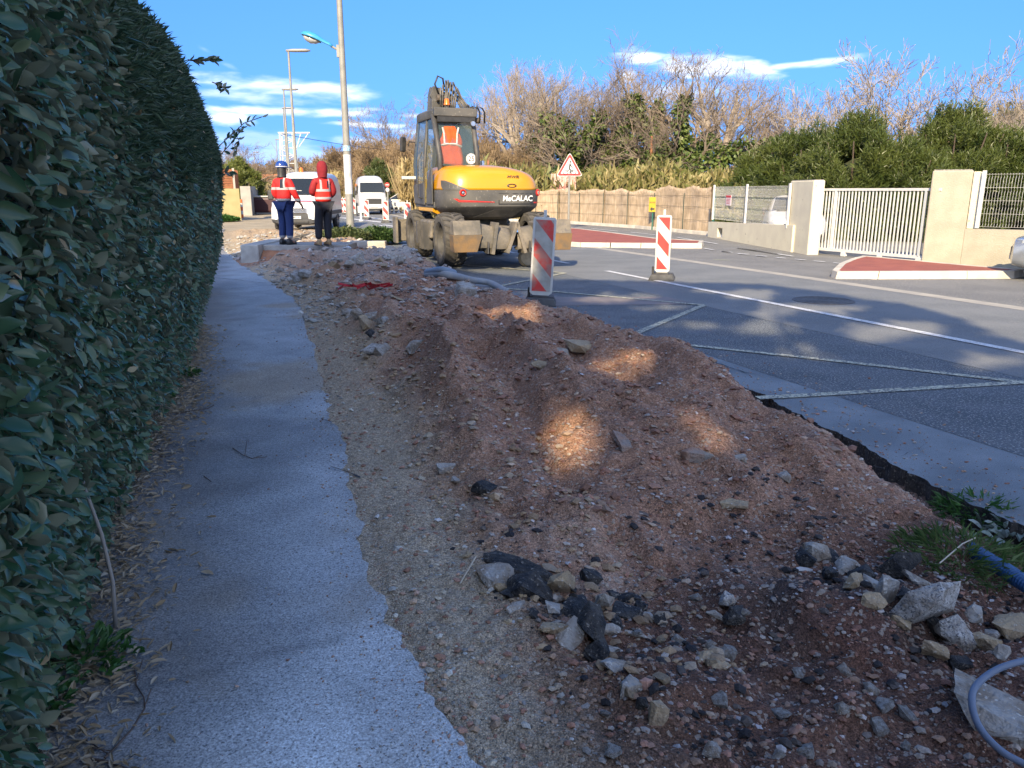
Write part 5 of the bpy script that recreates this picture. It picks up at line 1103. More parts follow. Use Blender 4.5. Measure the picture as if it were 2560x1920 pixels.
    b = MB(); b.box(-.95, -.42, -.35, .2, 1.55, 1.7); b.box(-.93, -.44, -.42, -.28, 1.7, 2.45, tx=.06); b.box(-.85, -.52, -.40, -.3, 2.45, 2.7, tx=.04); b.build('seat', black_pl, ex, bev=.04)
    b = MB(); b.box(-.8, -.5, .8, 1.0, 1.3, 2.05); b.box(-.3, -.2, -.1, .6, 1.5, 2.0); b.build('console', black_pl, ex, bev=.03)
    p = (-.26, cy0-.022, 2.28); b = MB(); b.lathe([(.001, 0), (.115, 0), (.118, .004)], 36, 'y', mi=0); b.lathe([(.102, -.001), (.112, -.001)], 36, 'y', mi=1); b.build('speed_disc', [A('disc_white', (.8, .8, .8)), black_pl], ex, loc=p, rot=(0, 0, 0))
    text('25', .15, black_pl, ex, (p[0], p[1]-.004, p[2]), (math.pi/2, 0, 0), .001)
    MB().lathe([(.001, -.03), (.05, -.03), (.06, 0), (.045, .05), (.001, .06)], 18, 'y').build('work_light', chrome, ex, loc=(-.22, cy0-.05, zt-.2))
    b = MB(); b.tube([(cx0-.02, cy1-.2, 2.7), (cx0-.12, cy1-.05, 2.72), (cx0-.14, cy1, 2.62)], .014, 6); b.build('mirror_arm', black_pl, ex)
    MB().box(-.07, .07, -.04, .04, -.17, .17).build('mirror', black_pl, ex, bev=.03, loc=(cx0-.26, cy1+.02, 2.66)).rotation_euler = (0, .06, .3)
    b = MB(); b.tube([(cx0-.03, .25, 2.45), (cx0-.12, .3, 2.25), (cx0-.13, .32, 1.55), (cx0-.12, .32, 1.45), (cx0-.03, .3, 1.42)], .014, 6); b.build('hand_rail', dark_grey, ex, smooth=True)
    MB().box(cx0-.34, cx0-.03, .4, .48, 1.70, 1.76).build('side_step', white_p, ex, bev=.01) if False else MB().box(cx0-.36, cx0-.03, .9, 1.0, 1.86, 1.93).build('mirror_bar', white_p, ex, bev=.01)
    b = MB(); b.prism([(.30, 1.30), (.95, 1.30), (.62, 1.02), (.2, .92)], lambda a, z, d: (-1.1+d, .1-a+.2, z), 0., .45); 
    b = MB(); b.add([(-1.12, .9, 1.25), (-1.12, -.5, 1.25), (-.7, -.75, .98), (-.5, -.75, 1.0), (-.6, .9, 1.25), (-1.12, .9, 1.14), (-1.12, -.45, 1.14), (-.7, -.7, .90), (-.5, -.7, .9), (-.6, .9, 1.14)], [(0, 1, 2, 3, 4), (5, 9, 8, 7, 6), (0, 5, 6, 1), (1, 6, 7, 2), (2, 7, 8, 3), (3, 8, 9, 4), (4, 9, 5, 0)]); b.build('yellow_underframe', yellow, ex, bev=.015)
    # things beside the cab
    for x, y, z, r, h, m_ in ((.02, -.2, 2.13, .045, .17, chrome), (.12, -.25, 2.12, .05, .12, chrome), (.38, .1, 2.05, .028, .22, A('rusty', (.20, .08, .04), (.30, .13, .07), 12))):
        MB().lathe([(r, 0), (r, h), (r*.8, h+.02), (.001, h+.02)], 16).build('exhaust_pipe' if r < .04 else 'filter_cap', m_, ex, loc=(x, y, z), smooth='auto')
    MB().lathe([(.001, .0), (.05, .0), (.06, .03)], 16, 'y').build('side_light', A('green_lens', (.02, .35, .22), None, rough=.2), ex, loc=(-.04, -.4, 2.28))
    # boom folded behind the cab
    def arm(name, pts, w, h, m_=dust_grey):
        rr = []; k = len(pts)
        for i, (p, hh) in enumerate(zip(pts, h)):
            p = Vector(p); d = (Vector(pts[min(i+1, k-1)])-Vector(pts[max(i-1, 0)])).normalized(); s_ = Vector((1, 0, 0)); u_ = s_.cross(d).normalized()
            rr.append([p-s_*w/2-u_*hh/2, p+s_*w/2-u_*hh/2, p+s_*w/2+u_*hh/2, p-s_*w/2+u_*hh/2])
        return MB().loft(rr).build(name, m_, ex, bev=.02)
    arm('boom', [(.25, .9, 1.6), (.2, 1.25, 2.6), (-.1, 1.5, 3.35), (-.42, 1.6, 3.9)], .42, [.5, .55, .62, .42])
    arm('boom_link', [(-.50, 1.55, 3.3), (-.52, 1.45, 3.8), (-.46, 1.75, 4.12)], .26, [.5, .5, .25])
    arm('dipper_arm', [(-.30, 1.7, 3.95), (-.05, 2.6, 3.3), (.0, 3.4, 2.2), (.0, 3.6, 1.3)], .26, [.4, .45, .36, .25])
    arm('boom_cylinder', [(.05, 1.0, 2.6), (.15, 1.15, 3.45)], .34, [.3, .3], dark_grey)
    b = MB(); b.prism([(-.75, 3.2), (-.1, 3.2), (-.25, 3.7), (-.42, 4.12), (-.6, 4.18), (-.68, 3.95), (-.58, 3.8)], lambda a, z, d: (a, 1.25+d, z), 0, .07); b.build('boom_ear', dust_grey, ex, bev=.01)
    b = MB(); b.tube([(-.22, 1.2, 3.42), (.52, 1.2, 3.42)], .07, 10); b.tube([(-.55, 1.15, 3.9), (-.2, 1.15, 3.9)], .08, 10); b.build('pivot_pin', A('greasy_brown', (.13, .10, .07), (.08, .07, .06), 9), ex)
    hose = A('hose', (.05, .05, .048), (.16, .145, .12), 9, .6)
    rr = random.Random(4)
    for k in range(8):
        x = -.42+.075*k+rr.uniform(-.02, .02); b = MB(); top = 4.15+.14*math.sin(k*.5)+rr.uniform(-.04, .04)
        b.tube([(x*.6-.2, 1.15, 3.55), (x*.7-.18, 1.05, 3.9), (x*.8-.12, 1.1+rr.uniform(-.08, .05), top), (x+.0, 1.2, top-.05-.03*k), (x*.6+.22, 1.15, 3.85-.02*k), (x*.5+.30, 1.1, 3.58), (x*.5+.32, 1.15, 3.4)], .021, 7); b.build('hose', hose, ex, smooth=True)
    for k in range(4):
        x = .12+.12*k; b = MB(); b.tube([(x-.1, 1.1, 3.35), (x-.08, 1.0, 3.62+.04*k), (x+.06, 1.0, 3.74-.02*k), (x+.14, 1.08, 3.6), (x+.14, 1.1, 3.35)], .020, 6); b.build('hose', black_pl, ex, smooth=True)
    b = MB(); b.tube([(-.50, 1.15, 4.0), (-.60, 1.1, 4.2), (-.52, 1.1, 4.38), (-.40, 1.1, 4.33), (-.36, 1.15, 4.15)], .022, 6); b.build('hose', black_pl, ex, smooth=True)
    b = MB(); b.lathe([(.07, 0), (.07, .02), (.06, .04), (.058, .10), (.04, .13), (.001, .135)], 18); b.build('warning_beacon', orange_l, ex, loc=(-.66, -.15, zt+.3), smooth='auto')
    MB().tube([(-.66, -.15, zt+.08), (-.66, -.15, zt+.3)], .02, 8).build('beacon_stem', dark_grey, ex)
    for c_ in child(ex):
        if c_.name.split('.')[0] in ('boom', 'boom_link', 'boom_ear', 'pivot_pin', 'hose', 'dipper_arm', 'boom_cylinder'): c_.location.z -= .17
        if c_.name.split('.')[0] in ('warning_beacon', 'beacon_stem'): c_.location.z -= .08
    # rear blade of two clam halves ---------------------------------------------------
    y = -2.42; z0, z1 = .42, 1.0
    def clam(x0, x1, sg):
        b = MB(); cs = [(0, .05), (.10, .0), (.20, .02), (.24, .16), (.20, .36), (.08, .48), (-.02, .50)]; rings = []
        for i in range(9):
            f = i/8; x = x0+(x1-x0)*f; pinch = .10*math.sin(f*math.pi*1.0); zt_ = -.10*f*f+.06*math.sin(f*9)*.3
            rings.append([Vector((x, y-.12+a*(-1)+.12, z0+.03+c*(1-.12*f)+zt_*.5)) for a, c in cs])
        k = len(cs); vs = [q for r_ in rings for q in r_]; fs = [(i*k+j, i*k+j+1, (i+1)*k+j+1, (i+1)*k+j) for i in range(8) for j in range(k-1)]
        b.add(vs, fs); o = b.build('blade_half', mud_metal, ex, smooth='auto'); md = o.modifiers.new('th', 'SOLIDIFY'); md.thickness = .025
    clam(-.72, -.02, 1); clam(.70, .10, -1)
    for sg in (-1, 1):
        xa, xb = sg*1.27, sg*.70; b = MB(); b.prism([(min(xa, xb)+(.07 if sg > 0 else -.0), .40), (max(xa, xb)-(.07 if sg < 0 else .0)-.02, .40), (max(xa, xb)+.02, .74), (min(xa, xb)-.02, .74)], lambda a, z, d: (a, y-.30+d+.0*z, z), 0, .30); b.build('end_box', clay, ex, bev=.01)
        b = MB(); b.prism([(0, .74), (.34, .74), (.30, 1.0), (.10, 1.02)], lambda a, z, d: (min(xa, xb)+d*abs(xa-xb), y-.30+a, z), 0., 1.); b.build('end_cover', mud_metal, ex, bev=.01)
    for x, tilt in ((-.02, .35), (.16, -.3), (-.40, .15), (.52, -.2)):
        b = MB(); b.box(-.035, .035, -.3, .06, -.34, .30, R=Matrix.Rotation(tilt, 3, 'Y'), c=(x, y+.02, .68)); b.build('gusset', mud_metal, ex, bev=.006)
    for x in (-.55, -.42, .35, .48, .62): MB().box(x-.012, x+.012, y-.27, y-.05, .36, .60).build('tooth', dark_grey, ex)
    b = MB(); b.box(-.95, .95, y+.02, y+.16, .5, .78); b.box(-.3, .3, y+.1, -1.4, .5, .68); b.build('blade_beam', mud_metal, ex, bev=.01)
    for x in (-.5, .5): MB().tube([(x, -1.5, .75), (x, y+.1, .62)], .05, 10).build('blade_cylinder', chrome, ex)
    MB().box(.02, .09, y-.27, y-.26, .78, .84).build('blue_label', A('label_blue', (.1, .25, .6)), ex)
    b = MB(); b.lathe([(.001, -.1), (.18, -.1), (.22, 0), (.18, .10), (.001, .1)], 20, 'y'); o = b.build('pad_foot', A('tan_mud', (.42, .36, .26), (.3, .27, .2), 9), ex, loc=(.60, -1.9, .20), smooth='auto'); o.scale = (1, 1, .95)
    MB().box(-.55, -.15, -1.75, -1.62, .34, .60).build('coupling', black_pl, ex)
    for k in range(5): MB().box(-.52+.08*k, -.49+.08*k, -1.80, -1.75, .34, .58).build('fin', black_pl, ex)
    # front blade end seen beyond the front wheel
    b = MB(); b.box(-1.42, 1.42, 2.3, 2.36, .35, .9); b.box(-1.44, -1.38, 2.1, 2.5, .3, .95); b.box(1.38, 1.44, 2.1, 2.5, .3, .95); b.build('front_blade', mud_metal, ex, bev=.01)
    for x in (-.4, .4): MB().tube([(x, 1.5, .6), (x, 2.3, .6)], .06, 8).build('front_arm', mud_metal, ex)
    # hi-vis vest hung over the seat: a thing of its own
    v = thing('safety_vest', 'orange safety vest hanging over the seat behind the cab rear window', 'vest', ex.matrix_basis @ Vector((-.70, -.50, 2.1)), ROAD-.03)
    vo = A('vest_orange', (.85, .10, .015), (.75, .08, .012), 6, .8, bump=.4, bscale=12); sv = A('reflective', (.55, .55, .53), (.42, .42, .4), 20, .35)
    b = MB(); cols = 9; rows = 12; vs = []
    for r in range(rows+1):
        z = .06+.80*r/rows; w = (.27 if r < 8 else .27-.03*(r-7)); 
        for c in range(cols+1): f = c/cols*2-1; vs.append((f*w+.02*math.sin(r*.9), -.03*math.cos(f*1.4)+.014*math.sin(c*2.1+r*.4)-.03*(r/rows), z-.03*f*(r < 2)))
    b.add(vs, [(r*(cols+1)+c, r*(cols+1)+c+1, (r+1)*(cols+1)+c+1, (r+1)*(cols+1)+c) for r in range(rows) for c in range(cols)]); o = b.build('cloth', vo, v, smooth=True); md = o.modifiers.new('t', 'SOLIDIFY'); md.thickness = .02
    b = MB(); b.tube([(.25, -.05, .44), (.1, -.07, .49), (-.1, -.07, .49), (-.25, -.05, .46)], .024, 4); b.build('waist_band', sv, v)
    for x in (-.14, .14): MB().tube([(x, -.07, .5), (x*1.05, -.075, .7), (x*1.3, -.07, .84)], .022, 4).build('shoulder_band', sv, v)
    return ex
EX = excavator()
# ================================================================== PEOPLE
def skinned(name, joints, edges, radii, m, parent, root=0, sub=2, smooth=True, mats=None):
    me = bpy.data.meshes.new(name); me.from_pydata([tuple(j) for j in joints], edges, []); 
    for q in (mats or [m]): me.materials.append(q)
    o = link(name, me, parent); md = o.modifiers.new('skin', 'SKIN'); md.use_smooth_shade = True; md.branch_smoothing = .6
    sv = me.skin_vertices[0].data
    for i, r in enumerate(radii):
        sv[i].radius = r if isinstance(r, tuple) else (r, r); sv[i].use_root = (i == root)
    s_ = o.modifiers.new('sub', 'SUBSURF'); s_.levels = sub; s_.render_levels = sub
    return o
skin_m = A('skin', (.30, .16, .11), (.34, .19, .13), 20, .55)
def bandmat(name, base, bands, cband=(.36, .37, .38), extra=None, rough=.75):
    """cloth whose sewn-on reflective bands lie at given heights"""
    m = A(name, base, tuple(q*.82 for q in base), 5, rough, bump=.35, bscale=14); N = m.node_tree.nodes; L = m.node_tree.links; b = N['Principled BSDF']; src = b.inputs['Base Color'].links[0].from_socket
    t = N.new('ShaderNodeTexCoord'); s_ = N.new('ShaderNodeSeparateXYZ'); L.new(t.outputs['Object'], s_.inputs[0])
    def mm(op, a, c):
        n = N.new('ShaderNodeMath'); n.operation = op
        for i, q in enumerate((a, c)):
            if isinstance(q, (int, float)): n.inputs[i].default_value = q
            else: L.new(q, n.inputs[i])
        return n.outputs[0]
    for spec in bands:
        ax, c0, w, lim = spec[:4]; col = spec[4] if len(spec) > 4 else cband
        f = mm('LESS_THAN', mm('ABSOLUTE', mm('SUBTRACT', s_.outputs[ax], c0), 0), w)
        if lim:
            for ax2, lo_, hi_ in lim: f = mm('MULTIPLY', f, mm('MULTIPLY', mm('GREATER_THAN', s_.outputs[ax2], lo_), mm('LESS_THAN', s_.outputs[ax2], hi_)))
        x = N.new('ShaderNodeMixRGB'); L.new(f, x.inputs[0]); L.new(src, x.inputs[1]); x.inputs[2].default_value = (*col, 1); src = x.outputs[0]
    L.new(src, b.inputs['Base Color']); return m
def human(label, loc, rz, jacket_m, legs_m, boot_m, arms, head_turn, extras, jr=1.):
    p = thing('person', label, 'person', loc, rz)
    hip = .92; J = {}; pts = []; rad = []; E_ = []
    def a(n, co, r, par=None):
        J[n] = len(pts); pts.append(Vector(co)); rad.append(r)
        if par is not None: E_.append((J[par], J[n]))
    a('pel', (0, 0, .95), (.14, .105)); a('bel', (0, .01, 1.08), (.135, .10), 'pel'); a('che', (0, .0, 1.28), (.155, .11), 'bel'); a('sh', (0, -.01, 1.43), (.10, .085), 'che'); a('nk', (0, 0, 1.52), .055, 'sh'); a('hd0', (0, .015, 1.60), (.075, .085), 'nk'); a('hd1', (0, .02, 1.70), (.080, .095), 'hd0'); a('hd2', (0, .01, 1.765), (.05, .06), 'hd1')
    for sg, tag_ in ((-1, 'L'), (1, 'R')):
        a('hp'+tag_, (sg*.095, 0, .88), .088, 'pel'); k = arms['knee'+tag_]; f = arms['foot'+tag_]
        a('kn'+tag_, k, .060, 'hp'+tag_); a('ca'+tag_, tuple(Vector(k).lerp(Vector(f), .35)), .056, 'kn'+tag_); a('an'+tag_, f, .040, 'ca'+tag_); a('to'+tag_, (f[0]+sg*.03, f[1]+.14, .04), .035, 'an'+tag_)
        a('so'+tag_, (sg*.18, -.01, 1.425), .062, 'sh'); a('el'+tag_, arms['el'+tag_], .044, 'so'+tag_); a('wr'+tag_, arms['wr'+tag_], .029, 'el'+tag_)
        w = Vector(arms['wr'+tag_]); d = (w-Vector(arms['el'+tag_])).normalized(); pm = w+d*.075; a('pa'+tag_, pm, (.034, .018), 'wr'+tag_)
        s_ = Vector((0, 1, 0)) if abs(d.y) < .8 else Vector((1, 0, 0))
        for q in range(4):
            o1 = pm+s_*(-.026+.0175*q)+d*.03; a('f%d%s' % (q, tag_), o1, .010, 'pa'+tag_); a('g%d%s' % (q, tag_), o1+d*(.036-.004*abs(q-1.5))+Vector((-sg*.008, 0, 0)), .0085, 'f%d%s' % (q, tag_)); a('h%d%s' % (q, tag_), o1+d*.055+Vector((-sg*.024, 0, 0)), .0075, 'g%d%s' % (q, tag_))
        a('t0'+tag_, w+d*.03+s_*.035, .0115, 'wr'+tag_); a('t1'+tag_, w+d*.075+s_*.052+Vector((-sg*.01, 0, 0)), .0095, 't0'+tag_)
    R = Matrix.Rotation(head_turn, 3, 'Z')
    for n in ('hd0', 'hd1', 'hd2'): q = pts[J[n]]; z = q.z; q = R @ Vector((q.x, q.y, 0)); pts[J[n]] = Vector((q.x, q.y, z))
    skinned('body', pts, E_, rad, skin_m, p)
    # face on the turned head
    def hp(x, y, z): q = R @ Vector((x, y, 0)); return (q.x, q.y, z)
    b = MB(); b.tube([hp(0, .105, 1.69), hp(0, .128, 1.655), hp(0, .11, 1.645)], [.008, .014, .010], 6); b.build('nose', skin_m, p, smooth=True)
    for x in (-.03, .03): MB().lathe([(.001, .012), (.010, .006), (.012, 0)], 10, 'y').build('eye', A('eye', (.5, .5, .5)), p, loc=hp(x, .100, 1.69), rot=(0, 0, head_turn))
    MB().box(-.025, .025, -.004, .006, -.005, .005).build('mouth', A('lips', (.25, .08, .07)), p, loc=hp(0, .108, 1.622), rot=(0, 0, head_turn))
    # jacket
    def sub_(keys, es, rr, name, m, root=0): ps = [pts[J[k]] if isinstance(k, str) else Vector(k) for k in keys]; return skinned(name, ps, es, rr, m, p, root)
    ks = ['pel', 'bel', 'che', 'sh', 'nk', 'soL', 'elL', 'wrL', 'soR', 'elR', 'wrR']; ps = [pts[J[k]].copy() for k in ks]; ps[0].z = .93; 
    for i in (7, 10): ps[i] = ps[i].lerp(ps[i-1], .06)
    rr = [(.198*jr, .155), (.188*jr, .15), (.205*jr, .155), (.14, .118), .07, .094, .078, .060, .094, .078, .060]; ps[4].z -= .02
    es = [(0, 1), (1, 2), (2, 3), (3, 4), (3, 5), (5, 6), (6, 7), (3, 8), (8, 9), (9, 10)]
    skinned('jacket', ps, es, rr, jacket_m, p)
    ks = ['pel', 'hpL', 'knL', 'anL', 'hpR', 'knR', 'anR']; ps = [pts[J[k]].copy() for k in ks]; ps[0].z = .93
    for i in (3, 6): ps[i].z += .04
    o = skinned('trousers', ps, [(0, 1), (1, 2), (2, 3), (0, 4), (4, 5), (5, 6)], [(.17, .135), .122, .094, .082, .122, .094, .082], legs_m, p)
    for t_ in 'LR':
        f = pts[J['an'+t_]]; b = MB(); rings = []
        for y, w, z0, z1 in ((-.085, .030, .0, .09), (-.07, .042, 0, .135), (-.0, .046, 0, .15), (.05, .045, 0, .115), (.12, .050, 0, .085), (.18, .045, 0, .07), (.215, .025, .005, .045)):
            rings.append([Vector((f.x+w*math.cos(q), f.y+y, (z0+z1)/2+(z1-z0)/2*math.sin(q))) for q in [math.pi*2*j/14 for j in range(14)]])
        for r_ in rings:
            for q in r_: q.z = max(q.z, .0)
        b.loft(rings); o = b.build('boot', boot_m, p, smooth=True); MB().box(f.x-.047, f.x+.047, f.y-.08, f.y+.20, 0, .016).build('sole', black_pl, o, bev=.006)
    extras(p, R, pts, J); return p
navy = A('navy_cloth', (.015, .025, .07), (.02, .035, .10), 6, .85, bump=.3, bscale=20)
redo = (.68, .018, .016)
jl = bandmat('left_jacket', redo, [(2, 1.25, .028, None), (2, 1.00, .026, None), (2, .93, .045, None, (.012, .014, .03)), (0, .045, .05, [(2, 1.26, 1.46), (1, -1, .02)], (.012, .014, .03)), (0, .10, .022, [(2, 1.27, 1.52), (1, -1, .05)]), (2, 1.52, .035, None, (.012, .014, .03))])
jr_ = bandmat('right_jacket', (.30, .012, .015), [])
vest_r = bandmat('right_vest', (.74, .026, .014), [(2, 1.21, .026, None), (2, 1.04, .026, None), (0, -.09, .022, [(2, 1.22, 1.6)]), (0, .115, .022, [(2, 1.22, 1.6)]), (0, .07, .02, [(2, 1.26, 1.42), (1, -1, .0)], (.012, .012, .03))])
legsL = bandmat('left_trousers', (.015, .035, .13), [(2, .17, .03, None)]); legsR = bandmat('right_trousers', (.012, .013, .02), [])
def exL(p, R, pts, J):
    hb = A('helmet_blue', (.01, .04, .22), (.012, .05, .25), 4, .25, coat=.5); b = MB(); b.lathe([(.118, 1.715), (.121, 1.745), (.112, 1.79), (.088, 1.83), (.05, 1.852), (.001, 1.858)], 28); b.lathe([(.118, 1.715), (.135, 1.712), (.135, 1.718), (.118, 1.722)], 28); o = b.build('helmet', hb, p, smooth='auto')
    o.scale = (1, 1.15, 1); MB().box(-.07, .07, .10, .19, 1.706, 1.714).build('peak', hb, o, bev=.003); b = MB(); b.lathe([(.1205, 1.722), (.122, 1.730), (.1215, 1.738)], 28); b.build('helmet_band', white_p, o); o.rotation_euler = (0, 0, -.6)
    b = MB(); b.lathe([(.105, 1.50), (.10, 1.55), (.098, 1.62), (.100, 1.70), (.098, 1.73)], 20); o = b.build('balaclava', black_pl, p, smooth=True); o.scale = (.92, 1.02, 1); o.location = (.0, -.015, 0)
def exR(p, R, pts, J):
    hm = A('hood_red', (.22, .012, .02), (.18, .01, .016), 8, .9, bump=.4, bscale=15); b = MB(); b.lathe([(.10, 1.49), (.108, 1.56), (.118, 1.64), (.118, 1.72), (.10, 1.79), (.06, 1.835), (.001, 1.85)], 22); o = b.build('hood', hm, p, smooth=True); o.scale = (.98, 1.1, 1); o.location = (0, -.02, 0)
    ks = ['pel', 'bel', 'che', 'sh', 'soL', 'soR']; ps = [pts[J[k]].copy() for k in ks]; ps[0].z = .92; ps[4].x *= .80; ps[5].x *= .80
    ps.insert(4, Vector((0, 0, 1.50))); skinned('safety_vest', ps, [(0, 1), (1, 2), (2, 3), (3, 4), (3, 5), (3, 6)], [(.215, .17), (.205, .166), (.218, .17), (.15, .128), .09, .10, .10], vest_r, p)
def wz(u, v, z): P = G(u, v, z); return P
pl = wz(718, 611, .40); pr = wz(815, 613, .40)
human('worker in blue helmet and red jacket with grey bands standing left, back turned', pl, math.radians(-22), jl, legsL, black_pl, dict(kneeL=(-.10, .03, .50), footL=(-.12, .0, .085), kneeR=(.10, .02, .50), footR=(.10, -.02, .085), elL=(-.25, -.02, 1.15), wrL=(-.24, .16, .98), elR=(.27, .02, 1.15), wrR=(.31, .16, .93)), -.7, exL)
human('worker in red hood and orange red safety vest standing right, hands in front', pr, math.radians(38), jr_, legsR, A('tan_boot', (.38, .25, .13), (.3, .2, .1), 9, .8), dict(kneeL=(-.12, .07, .49), footL=(-.15, .03, .085), kneeR=(.08, .02, .50), footR=(.07, .0, .085), elL=(-.25, .04, 1.16), wrL=(-.10, .24, 1.12), elR=(.26, -.02, 1.15), wrR=(.15, .20, 1.02)), .25, exR)
# ================================================================== VEHICLES
grey_pl = A('bumper_grey', (.045, .048, .052), (.06, .062, .065), 6, .6); lens = A('lens', (.45, .5, .53), None, rough=.1, spec=.8)
def ring(y, hw0, hw1, z0, z1, n=24, e=5., sh=.5):
    r = []
    for j in range(n):
        a = 2*math.pi*(j+.5)/n-math.pi/2; ca, sa = math.cos(a), math.sin(a); x = math.copysign(abs(ca)**(2/e), ca); q = math.copysign(abs(sa)**(2/e), sa); f = (q+1)/2
        g = 0 if f < sh else (f-sh)/(1-sh); hw = hw0+(hw1-hw0)*g; r.append(Vector((x*hw, y, z0+(z1-z0)*f)))
    return r
def vehicle(name, label, cat, loc, rz, secs, paint, wheels, wr, panels, extra, group=None, bumper=None):
    """secs: (y, half width low, half width high, z0, z1); nose at y = 0, body runs along +y"""
    t = thing(name, label, cat, loc, rz, group)
    rings = [ring(*s) for s in secs]; b = MB(); b.loft(rings, mf=(lambda c: 1 if bumper and bumper(c) else 0)); b.build('body', [paint, grey_pl], t, smooth='auto')
    for x, y in wheels:
        sg = 1 if x > 0 else -1; w = MB(); w.lathe([(wr*.62, -.09), (wr*.9, -.11), (wr, -.08), (wr, .08), (wr*.9, .11), (wr*.62, .09)], 26, 'x'); tw = w.build('wheel', rubber, t, loc=(x, y, wr))
        w = MB(); w.lathe([(wr*.66, sg*.09), (wr*.6, sg*.05), (wr*.2, sg*.06), (.001, sg*.08)], 20, 'x')
        for k in range(5): a = k*1.2566; w.box(-.012, .012, -.03, .03, wr*.15, wr*.62, R=Matrix.Rotation(a, 3, 'X'), c=(sg*.075, 0, 0))
        w.build('rim', A('rim_grey', (.25, .25, .25), None, rough=.35, metal=.6), tw)
        a2 = MB(); a2.lathe([(wr*1.12, -.01), (wr*1.12, .03), (.001, .03)], 26, 'x'); o = a2.build('wheel_arch', black_pl, t, loc=(x+sg*-.0, y, wr*1.02))
    for nm, pts, m in panels: MB().add(pts, [tuple(range(len(pts)))]).build(nm, m, t)
    extra(t); return t
def bx(t, nm, m, x0, x1, y0, y1, z0, z1, bev=.01, **k): return MB().box(x0, x1, y0, y1, z0, z1, **k).build(nm, m, t, bev=bev)
def plate(t, s, y, z, x=0): 
    o = bx(t, 'number_plate', white_p, x-.26, x+.26, y-.012, y, z-.055, z+.055, 0); 
    if s: text(s, .10, black_pl, o, (x, y-.014, z), (math.pi/2, 0, 0), .001)
def bump_f(c): return c.z < .62 and c.y < 1.0 or c.z < .42
master = [(0, .55, .50, .42, .80), (.03, .82, .78, .32, 1.0), (.14, .94, .90, .28, 1.10), (.40, .99, .96, .27, 1.20), (.90, 1.0, .97, .27, 1.33), (1.10, 1.0, .95, .27, 1.42), (1.75, 1.0, .90, .27, 2.18), (2.05, 1.0, .88, .27, 2.33), (2.6, 1.0, .87, .27, 2.38), (5.5, 1.0, .87, .27, 2.38), (5.6, .97, .84, .3, 2.3)]
def master_x(t):
    for s_ in (-1, 1):
        b = MB(); b.prism([(s_*.55, .78), (s_*.80, .80), (s_*.90, .95), (s_*.92, 1.16), (s_*.78, 1.10)], lambda a, z, d: (a, .03+abs(a)**4*.25+(z-.8)*.35+d, z), -.02, .06); b.build('headlight', lens, t, bev=.008)
        b = MB(); b.tube([(s_*1.0, 1.25, 1.35), (s_*1.14, 1.2, 1.45)], .03, 6); b.build('mirror_arm', black_pl, t)
        bx(t, 'mirror', black_pl, s_*1.17-.11, s_*1.17+.11, 1.14, 1.26, 1.25, 1.62, .04)
        bx(t, 'fog_light', lens, s_*.72-.06, s_*.72+.06, -.02, .08, .48, .58, .02)
        bx(t, 'side_window', glass_dark, s_*.99-.012, s_*.99+.012, 1.7, 2.5, 1.35, 1.95, 0, tx=0)
        bx(t, 'rub_strip', grey_pl, s_*1.005-.012, s_*1.005+.012, 1.3, 5.3, .62, .78, .005)
    bx(t, 'grille_frame', chrome, -.50, .50, -.025, .06, .72, .96, .02)
    for k in range(5): bx(t, 'grille_slat', black_pl, -.46, .46, -.035, -.02, .735+.045*k, .765+.045*k, 0)
    bx(t, 'lower_intake', black_pl, -.55, .55, -.02, .05, .36, .46, .02)
    plate(t, 'GS-481-A', -.03, .58)
    MB().prism([(-.08, 0), (0, .09), (.08, 0), (0, -.09)], lambda a, z, d: (a, .02+d, 1.02+z), -.01, .02).build('badge', chrome, t)
    b = MB(); b.add([(-.8, .52, 1.262), (-.1, .36, 1.232), (.8, .52, 1.262), (.8, .60, 1.285), (-.1, .44, 1.25), (-.8, .58, 1.28)], [(0, 1, 2, 3, 4, 5)]); 
    bx(t, 'blue_stripe', A('stripe_blue', (.03, .05, .35)), -.80, .60, .39, .43, 1.203, 1.218, 0); bx(t, 'red_line', red_paint, -.55, .80, .33, .36, 1.185, 1.200, 0)
    b = MB(); b.lathe([(.09, 0), (.09, .03), (.075, .05), (.07, .14), (.05, .17), (.001, .175)], 18); b.build('warning_beacon', orange_l, t, loc=(-.15, 2.5, 2.37), smooth='auto')
    for s_ in (-.3, .35): MB().tube([(s_, 1.08, 1.43), (s_-.4, 1.22, 1.6)], .01, 4).build('wiper', black_pl, t)
    bx(t, 'dashboard_papers', A('paper', (.65, .66, .6), (.4, .42, .35), 9), -.35, .1, 1.22, 1.42, 1.52, 1.62, .02); bx(t, 'red_cloth', red_paint, .08, .4, 1.26, 1.42, 1.56, 1.66, .03)
wsM = [(-.84, 1.12, 1.425), (.84, 1.12, 1.425), (.78, 1.68, 2.07), (-.78, 1.68, 2.07)]
off = lambda P, dy=-.035, dz=.02: [(x, y+dy, z+dz) for x, y, z in P]
pM = G(739, 581, 0); 
vehicle('white_van', 'big white panel van with amber roof beacon parked behind the two workers', 'van', pM, math.radians(3.), master, white_p, [(-.86, 1.0), (.86, 1.0), (-.86, 4.4), (.86, 4.4)], .34, [('windscreen', off(wsM), glass_dark)], master_x, bumper=bump_f)
def bump_t(c): return c.z < .60 and c.y < .9 or c.z < .36
transit = [(0, .6, .52, .42, .85), (.04, .84, .8, .32, 1.0), (.2, .94, .90, .28, 1.12), (.6, .98, .95, .27, 1.25), (1.0, 1.0, .96, .27, 1.38), (1.15, 1.0, .95, .27, 1.48), (1.85, 1.0, .86, .27, 2.28), (2.3, 1.0, .84, .27, 2.58), (2.9, 1.0, .83, .27, 2.64), (5.8, 1.0, .83, .27, 2.64), (5.9, .97, .8, .3, 2.55)]
